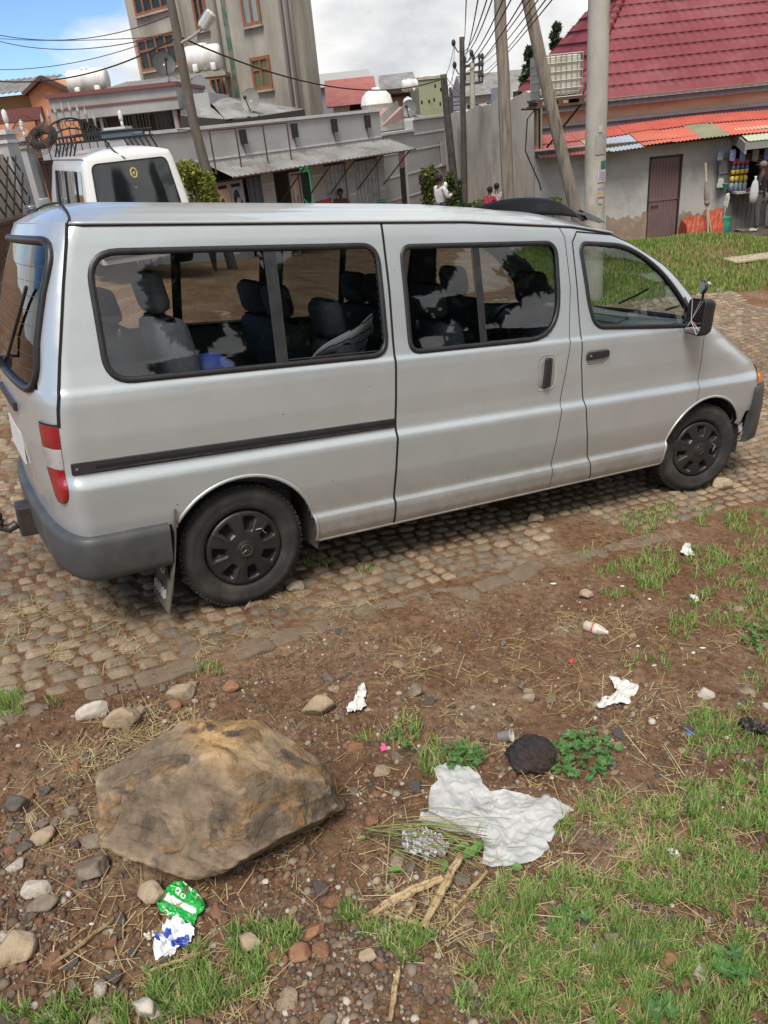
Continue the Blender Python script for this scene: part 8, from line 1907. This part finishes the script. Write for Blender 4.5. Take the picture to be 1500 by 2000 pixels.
def wback(y, z, off=.006):
    hw, xr, xf = wring(z); w = min(.999, abs(y)/hw); return (xr+.13-.13*(1-w**3.4)**(1/3.4)-off, y, z)
def wpatch(poly, name, m_, fnp, par, nn=12):
    P = resample(poly, .06, True); c = np.mean(P, 0); mb = MB(); mb.grid([[fnp(*(c+(p-c)*s)) for p in P+[P[0]]] for s in (1, .8, .6, .4, .2, .02)]); return mb.build(name, m_, par, smooth=True)
RWp = round_poly([(-.68, 1.00), (.68, 1.00), (.60, 1.76), (-.60, 1.76)], .10)
rw = wpatch(RWp, 'rear_window', wg, wback, wvan); mb = MB(); mb.tube([wback(*p, .004) for p in resample(RWp, .05, True)], .014, n=5, closed=True); mb.build('seal', black_rub, rw)
mb = MB(); k = 14; mb.tube([wback(.0+.055*math.cos(2*math.pi*i/k)*(1 if i % 2 else .8)-.02, 1.58+.07*math.sin(2*math.pi*i/k), .010) for i in range(k)], .012, n=5, closed=True); mb.ball(wback(-.02, 1.575, .01), (.006, .02, .025), 8, 6); mb.build('round_sticker', mat('sticker_yellow', (.5, .42, .15), rough=.5), rw)
def wside(x, z, off=.006): return (x, wring(z)[0]+off, z)
for (a, b, nm) in ((.35, 1.25, 'side_window'), (1.33, 2.30, 'side_window'), (2.40, 3.25, 'side_window')):
    o = wpatch(round_poly([(a, 1.10), (b, 1.10), (b-(.25 if a > 2 else 0), 1.68), (a, 1.68)], .06), nm, wg, wside, wvan); mb = MB(); mb.tube([wside((a+b)/2, z, .012) for z in (1.11, 1.67)], .02, n=5); mb.build('divider', black_rub, o)
mb = MB(); mb.tube([wside(x, 1.86, .01) for x in np.linspace(.2, 3.3, 20)], .012, n=5); mb.build('gutter', wv_m, wvan)
mb = MB(); mb.tube([wback(.30, .93, .006), wback(-.1, .93, .01)], .012, n=5); mb.ball(wback(0.0, .92, .012), .022, 8, 6); mb.build('window_lock', black_pl, wvan)
for s in (1, -1):
    mb = MB(); mb.box((3.55, s*1.03, 1.08), (.10, .20, .26), bev=.03); mb.tube([(3.55, s*.83, 1.05), (3.55, s*.95, 1.07)], .02, n=5); mb.build('door_mirror', mat('mirror_back', (.22, .26, .26), rough=.3), wvan, smooth=True)
    mb = MB(); mb.box((.03, s*.79, .80), (.07, .10, .34), bev=.02); mb.build('tail_lamp', lamp_red, wvan)
mb = MB(); mb.tube([(.62, .2, 1.96), (.42, .22, 2.03), (.20, .19, 1.92), (.14, .06, 1.80)], .013, n=6); mb.ball((.45, .22, 2.01), (.05, .04, .03), 10, 6); mb.build('rear_view_arm', black_pl, wvan)
rk = mat('rack_black', (.02, .02, .022), rough=.45, metal=.3); mb = MB()
for zz in (2.10, 2.20): mb.tube([(.75, .62, zz), (3.0, .62, zz), (3.2, .45, zz), (3.2, -.45, zz), (3.0, -.62, zz), (.75, -.62, zz), (.60, -.5, zz), (.60, .5, zz)], .016, n=6, closed=True)
for x in np.linspace(.9, 2.9, 6):
    for s in (1, -1): mb.tube([(x, s*.62, 2.20), (x, s*.62, 2.08), (x, s*.70, 1.90)], .015, n=5)
    mb.beam((x, -.62, 2.09), (x, .62, 2.09), .05, .02)
mb.build('roof_rack', rk, wvan); mb = MB(); mb.box((.62, .0, 2.17), (.03, .5, .12)); mb.box((.9, -.25, 2.13), (.5, .4, .08), bev=.03); mb.build('rack_board', mat('rack_board', (.10, .14, .17), rough=.5), wvan)
for (x, s) in ((.75, 1), (3.5, 1), (.75, -1), (3.5, -1)):
    mb = MB(); mb.lathe([(.0, 0), (.2, 0), (.22, .02), (.31, .0), (.32, .03), (.32, .18), (0, .18)], c=(x, .84 if s > 0 else -.84, .32), n=28, axis='y', M=Matrix.Diagonal((1, -s, 1))); mb.build('wheel', tyre_m, wvan, smooth=True)
mb = MB(); mb.box((.0, 0, .42), (.14, 1.6, .18), bev=.04); mb.build('rear_bumper', grey_pl, wvan)

# ------------------------------------------------------------------ people
def skin(name, chains, m_, parent, sub_=2, flat=None):
    """chains: lists of (x, y, z, r) sharing points by position"""
    key = {}; V = []; Rr = []; E = []
    def vid(p):
        k = (round(p[0], 4), round(p[1], 4), round(p[2], 4))
        if k not in key: key[k] = len(V); V.append(p[:3]); Rr.append(p[3] if len(p) == 4 else (p[3], p[4]))
        return key[k]
    for ch in chains:
        for a, b in zip(ch[:-1], ch[1:]): E.append((vid(a), vid(b)))
    me = bpy.data.meshes.new(name); me.from_pydata([tuple(v) for v in V], E, []); o = bpy.data.objects.new(name, me); COL.objects.link(o)
    md = o.modifiers.new('s', 'SKIN'); md.use_smooth_shade = True; sd = me.skin_vertices[0].data
    for i, r_ in enumerate(Rr): sd[i].radius = (r_, r_) if not hasattr(r_, '__len__') else r_; sd[i].use_root = (i == 0)
    ms = o.modifiers.new('u', 'SUBSURF'); ms.levels = sub_; ms.render_levels = sub_
    dg_ = bpy.context.evaluated_depsgraph_get(); me2 = bpy.data.meshes.new_from_object(o.evaluated_get(dg_)); o.modifiers.clear(); o.data = me2; bpy.data.meshes.remove(me)
    me2.materials.clear(); me2.materials.append(m_)
    for p in me2.polygons: p.use_smooth = True
    o.parent = parent; return o
skin_m = mat('skin_brown', (.085, .045, .028), rough=.5, col2=(.11, .06, .037), nscale=10); hair_m = mat('hair_black', (.008, .007, .007), rough=.8); 
BASE = dict(pelvis=(0, 0, .95), chest=(0, .0, 1.28), neck=(0, 0, 1.47), head=(0, .02, 1.60), sh=(.19, 0, 1.42), el=(.25, 0, 1.14), wr=(.26, .05, .90), hip=(.09, 0, .93), kn=(.10, .02, .50), an=(.10, -.02, .09), toe=(.11, .14, .04))
def person(loc, rz, top, legs, label, H=1.72, pose={}, shoes=(.1, .1, .1), cap=None, sleeves=.92, name='person', group=None):
    s = H/1.72; J = {}
    for k, v in BASE.items():
        if k in ('pelvis', 'chest', 'neck', 'head'): J[k] = v
        else: J[k+'R'] = v; J[k+'L'] = (-v[0], v[1], v[2])
    J.update(pose); J = {k: tuple(c*s for c in v) for k, v in J.items()}
    root = empty('person', loc, rz, label, 'person', group, world=False)
    q = lambda k, r_: (*J[k], r_*s)
    def hand(sd):
        w = Vector(J['wr'+sd]); e = Vector(J['el'+sd]); d = (w-e).normalized(); side = d.cross(Vector((0, 1, .2))).normalized(); f = d.cross(side); out = []
        pm = w+d*.06*s; base = (*pm, .026*s)
        for i, (a, l_) in enumerate(((-1.5, .06), (-.5, .072), (.5, .068), (1.5, .055))):
            k1 = pm+d*.045*s+side*a*.017*s; out.append([base, (*k1, .009*s), (*(k1+d*l_*.5*s-f*.008*s), .008*s), (*(k1+d*l_*.8*s-f*.03*s), .0065*s)])
        th = w+d*.03*s+side*-.035*s; out.append([base, (*th, .011*s), (*(th+d*.04*s-f*.02*s), .008*s)]); return [[q('wr'+sd, .023), base]]+out
    pc = [[q('pelvis', .12), q('chest', .115), q('neck', .052), (J['neck'][0]*.4+J['head'][0]*.6, J['neck'][1]*.4+J['head'][1]*.6, J['neck'][2]*.4+J['head'][2]*.6, .058*s)]]
    h_ = Vector(J['head']); pc[0] += [(*(h_+Vector((0, .01, -.01))*s), .078*s), (*(h_+Vector((0, -.01, .075))*s), .075*s)]
    for sd in 'RL':
        pc.append([q('chest', .115), q('sh'+sd, .055), q('el'+sd, .037), q('wr'+sd, .023)]); pc += hand(sd)
        pc.append([q('pelvis', .12), q('hip'+sd, .085), q('kn'+sd, .052), q('an'+sd, .036), q('toe'+sd, .034)])
    body = skin('body', pc, skin_m, root)
    # clothes follow the same skeleton, a little wider
    cc_ = [[q('pelvis', .145), q('chest', .148), (*(Vector(J['neck'])-Vector((0, 0, .03))*s), .075*s)]]
    for sd in 'RL':
        e = Vector(J['el'+sd]); w = Vector(J['wr'+sd]); en = e+(w-e)*(sleeves if sleeves > 0 else 0); ch = [q('chest', .148), q('sh'+sd, .078), q('el'+sd, .055)]
        if sleeves > 0: ch.append((*en, .042*s))
        cc_.append(ch)
    skin('top', cc_, top, root)
    tc_ = []
    for sd in 'RL': tc_.append([q('pelvis', .138), q('hip'+sd, .105), q('kn'+sd, .076), (*(Vector(J['an'+sd])+Vector((0, 0, .02))*s), .062*s)])
    skin('trousers', tc_, legs, root)
    for sd in 'RL':
        a = Vector(J['an'+sd]); t = Vector(J['toe'+sd]); skin('shoe', [[(*(a+Vector((0, -.03, -.03))*s), .045*s), (*(a+(t-a)*.5+Vector((0, 0, -.005))*s), .046*s), (*(t+Vector((0, .02, 0))*s), .038*s)]], mat('shoe_%d' % int(shoes[0]*100), shoes, rough=.6), root)
    mb = MB(); hc = h_+Vector((0, -.018, .05))*s; mb.ball(tuple(hc), (.088*s, .098*s, .085*s), 16, 12); hr = mb.build('hair' if cap is None else 'cap', hair_m if cap is None else cap, root, smooth=True)
    if cap is not None: mb = MB(); mb.add([tuple(h_+Vector(v)*s) for v in ((-.07, .06, .06), (.07, .06, .06), (.055, .16, .045), (-.055, .16, .045))], [(0, 1, 2, 3)]); mb.build('cap_peak', cap, hr)
    # face: eyes, nose, mouth, ears
    mb = MB(); f0_ = h_+Vector((0, .085, 0))*s
    for sx in (-1, 1): mb.ball(tuple(h_+Vector((sx*.028, .078, .022))*s), .009*s, 6, 5)
    mb.build('eyes', mat('eye_white', (.4, .38, .35), rough=.4), body)
    mb = MB(); mb.tube([tuple(h_+Vector((0, .080, .02))*s), tuple(h_+Vector((0, .098, -.012))*s)], [.007*s, .013*s], n=6); mb.build('nose', skin_m, body, smooth=True)
    mb = MB(); mb.tube([tuple(h_+Vector((-.022, .078, -.042))*s), tuple(h_+Vector((0, .086, -.043))*s), tuple(h_+Vector((.022, .078, -.042))*s)], .005*s, n=5); mb.build('mouth', mat('lip', (.09, .03, .025), rough=.5), body, smooth=True)
    for sx in (-1, 1): mb = MB(); mb.ball(tuple(h_+Vector((sx*.078, .0, .012))*s), (.010*s, .02*s, .03*s), 8, 6); mb.build('ear', skin_m, body, smooth=True)
    return root
shirt_w = mat('shirt_white', (.55, .55, .54), rough=.85, col2=(.42, .42, .42), nscale=9); jeans = mat('jeans_dark', (.03, .04, .06), rough=.85, col2=(.05, .06, .08), nscale=14)
P = atY(858, 345, 23.4); g_ = gz(P[0], 23.4); hm_ = P[2]+.02-g_
person((P[0], 23.4, g_), R(-62), shirt_w, jeans, 'man in a loose white shirt and dark trousers standing by the bushes, holding something white', H=min(1.85, max(1.6, hm_/.985)), pose=dict(elR=(.24, .06, 1.16), wrR=(.12, .30, 1.22), elL=(-.24, .03, 1.14), wrL=(-.10, .26, 1.10)))
P2 = atY(873, 370, 23.1); mb = MB(); mb.ball((P2[0]-.02, 23.25, P2[2]+.10), (.06, .06, .09), 10, 8); o = mb.build('white_bundle', paper, smooth=True); tag(o, 'small white bundle in the hand of the man in the white shirt', 'bundle')
mb = MB(); mb.lathe([(0, -.12), (.035, -.11), (.035, .05), (.012, .10), (0, .10)], c=(P2[0]+.02, 23.2, P2[2]-.12), n=10); o = mb.build('clear_bottle', mat('bottle_clear', (.45, .47, .45), rough=.2), smooth=True); tag(o, 'clear plastic bottle hanging from the hand of the man in the white shirt', 'bottle')
jk = mat('jacket_black', (.010, .011, .014), rough=.7, col2=(.02, .02, .024), nscale=8); gt = mat('trousers_grey', (.055, .055, .055), rough=.9, col2=(.09, .09, .088), nscale=7)
P = atY(1476, 446, 21.7); g_ = gz(P[0], 21.7)+.07
kman = person((P[0], 21.7, g_), R(60), jk, gt, 'man in a black jacket, grey trousers, flat cap and white trainers standing at the kiosk', H=1.76, shoes=(.5, .5, .48), cap=mat('cap_grey', (.16, .14, .15), rough=.9), pose=dict(elR=(.26, .10, 1.16), wrR=(.10, .24, 1.08), elL=(-.26, .06, 1.16), wrL=(-.12, .22, 1.06)))
mb = MB(); 
c = Vector((.20, .03, 1.27)); M_ = Matrix.Rotation(R(90), 3, 'Y')
mb.tube([tuple(Vector((-.262, .03, 1.24))+Vector((0, .035*math.cos(t), .035*math.sin(t)))) for t in np.linspace(0, 6.28, 12)], .009, n=5); mb.build('round_badge', mat('badge_white', (.6, .6, .6), rough=.6), kman)
P3 = atY(1473, 373, 21.2); mb = MB(); mb.lathe([(0, -.30), (.09, -.27), (.115, -.12), (.11, .05), (.07, .22), (.02, .30), (.035, .36), (0, .34)], c=tuple(P3), n=16, M=Matrix.Diagonal((1, .6, 1))); o = mb.build('white_shopping_bag', mat('bag_mesh', (.50, .51, .52), rough=.6, col2=(.40, .41, .43), nscale=14), smooth=True); tag(o, 'tied white bag held in front of the man in the black jacket', 'bag')
P = atY(1502, 440, 21.9); person((P[0], 21.9, gz(P[0], 21.9)), R(100), mat('top_rust', (.20, .05, .035), rough=.85), mat('trousers_pale', (.22, .21, .20), rough=.9), 'person in a rust coloured top and pale trousers cut off by the right picture edge', H=1.70)
P = atY(667, 376, 23.0); g_ = P[2]-.96; seatpose = dict(pelvis=(0, 0, .50), chest=(0, .04, .80), neck=(0, .08, .99), head=(0, .11, 1.11), shR=(.18, .07, .94), shL=(-.18, .07, .94), elR=(.22, .16, .70), elL=(-.22, .16, .70), wrR=(.12, .36, .62), wrL=(-.12, .36, .62), hipR=(.09, .02, .48), hipL=(-.09, .02, .48), knR=(.14, .42, .52), knL=(-.14, .42, .52), anR=(.14, .40, .09), anL=(-.14, .40, .09), toeR=(.14, .54, .04), toeL=(-.14, .54, .04))
person((P[0], 23.0, g_-.16), R(160), mat('top_maroon', (.09, .035, .03), rough=.9, col2=(.14, .07, .05), nscale=20), jeans, 'person in a dark maroon top sitting in front of the shop row', pose=seatpose)
mb = MB(); mb.box((P[0], 23.0, g_+.10), (.42, .4, .5), rz=.3, bev=.02); o = mb.build('stool', mat('stool_wood', (.16, .11, .07), rough=.8)); tag(o, 'stool under the person sitting in front of the shop row', 'stool')
for (x_, y_, c, lb, rzz) in ((953, 380, (.42, .03, .05), 'boy in a red shirt sitting by the concrete wall', -50), (969, 373, (.38, .38, .36), 'boy in a pale striped shirt sitting right of the boy in red', -20)):
    P = atY(x_, y_, 21.5 if x_ < 960 else 21.8); person((P[0], P[1], P[2]-1.02*.86), R(rzz), mat('boy_top_%d' % x_, c, rough=.85, col2=tuple(v*.5 for v in c), nscale=16, ramp=(.45, .5)), jeans, lb, H=1.48, pose=seatpose, sleeves=.35)
    mb = MB(); mb.box((P[0], P[1], P[2]-.75), (.4, .4, .42), bev=.06); o = mb.build('seat_stone', rock_mats[0]); tag(o, 'block of stone under the '+('boy in the red shirt' if x_ < 960 else 'boy in the striped shirt'), 'stone')
# planks, basin, crate by the shops
for i, (x0, y0, x1, y1, lb) in enumerate(((646, 356, 662, 410, 'leftmost of the pale boards leaning by the shop doors'), (654, 360, 668, 410, 'middle pale board leaning by the shop doors'), (661, 366, 679, 410, 'rightmost short pale board leaning by the shop doors'))):
    a = Vector(atY(x0, y0, 23.6)); b = Vector(atY(x1, y1, 22.9)); mb = MB(); mb.beam(b+(b-a)*.4, a, .24, .03, up=(0, -1, .2)); o = mb.build('board', mat('board_white', (.34, .35, .35), rough=.7, col2=(.42, .43, .43), nscale=5)); tag(o, lb, 'board')
def crate(px, py, w, hgt, Y, c, nm, lb, cat):
    P = atY(px, py, Y); s = size_at(P, w); hh = size_at(P, hgt); mb = MB(); m0 = mat(nm+'_m', c, rough=.5)
    for (dx, dy, sx, sy) in ((0, -.25, s, .02), (0, .25, s, .02), (-s/2, 0, .02, .5), (s/2, 0, .02, .5)): mb.box((P[0]+dx, Y+dy, P[2]-.15), (sx, sy, hh+.25))
    mb.box((P[0], Y, P[2]-.3), (s, .5, .02)); mb.box((P[0], Y, P[2]+hh*.5), (s+.04, .54, .03)); o = mb.build(nm, m0); tag(o, lb, cat)
crate(633, 395, 26, 8, 22.6, (.45, .05, .04), 'red_crate', 'red plastic crate left of the leaning boards', 'crate'); crate(747, 397, 15, 9, 23.6, (.03, .14, .08), 'green_crate', 'dark green crate standing in front of the grey wall', 'crate')
# ------------------------------------------------------------------ trees on the near side of the street, behind the photographer (seen mirrored in the van's windows and paint)
def near_tree(x, y, hgt, w, seed, label):
    rr_ = random.Random(seed); g_ = gz(x, y); root = empty('tree', (x, y, g_), label=label, cat='tree', group='dark conifers behind the photographer'); cl = []
    for i in range(26): t = rr_.uniform(.22, 1); a = rr_.random()*6.28; q = (1.1-t)*w; cl.append((x+q*math.cos(a)*rr_.uniform(.3, 1), y+q*math.sin(a)*rr_.uniform(.3, 1), g_+hgt*t, w*.33, w*.33, hgt*.06))
    foliage('crown', cl, 15000, .24, dg, None, None, parent=root); mb = MB(); mb.tube([(x, y, g_-.3), (x+.1, y, g_+hgt*.5), (x, y, g_+hgt*.95)], [.22, .15, .03], n=8); mb.build('trunk', wood_dk, root)
for i, (x_, y_, hh_, w_) in enumerate(((14.0, -3.0, 9, 3.0), (11.5, -6.0, 9, 2.6), (17.0, 0.5, 9, 3.2), (19, -8, 11, 3.6), (13, -9.3, 9, 1.9))): near_tree(x_, y_, hh_, w_, 41+i, 'dark conifer behind the photographer, mirrored in the windows of the silver van')
# ------------------------------------------------------------------ finish
for o in WORLD_ROOTS:
    inv = Matrix.Translation(-Vector(o.location))
    for ch in bpy.data.objects:
        if ch.parent == o: ch.matrix_parent_inverse = inv
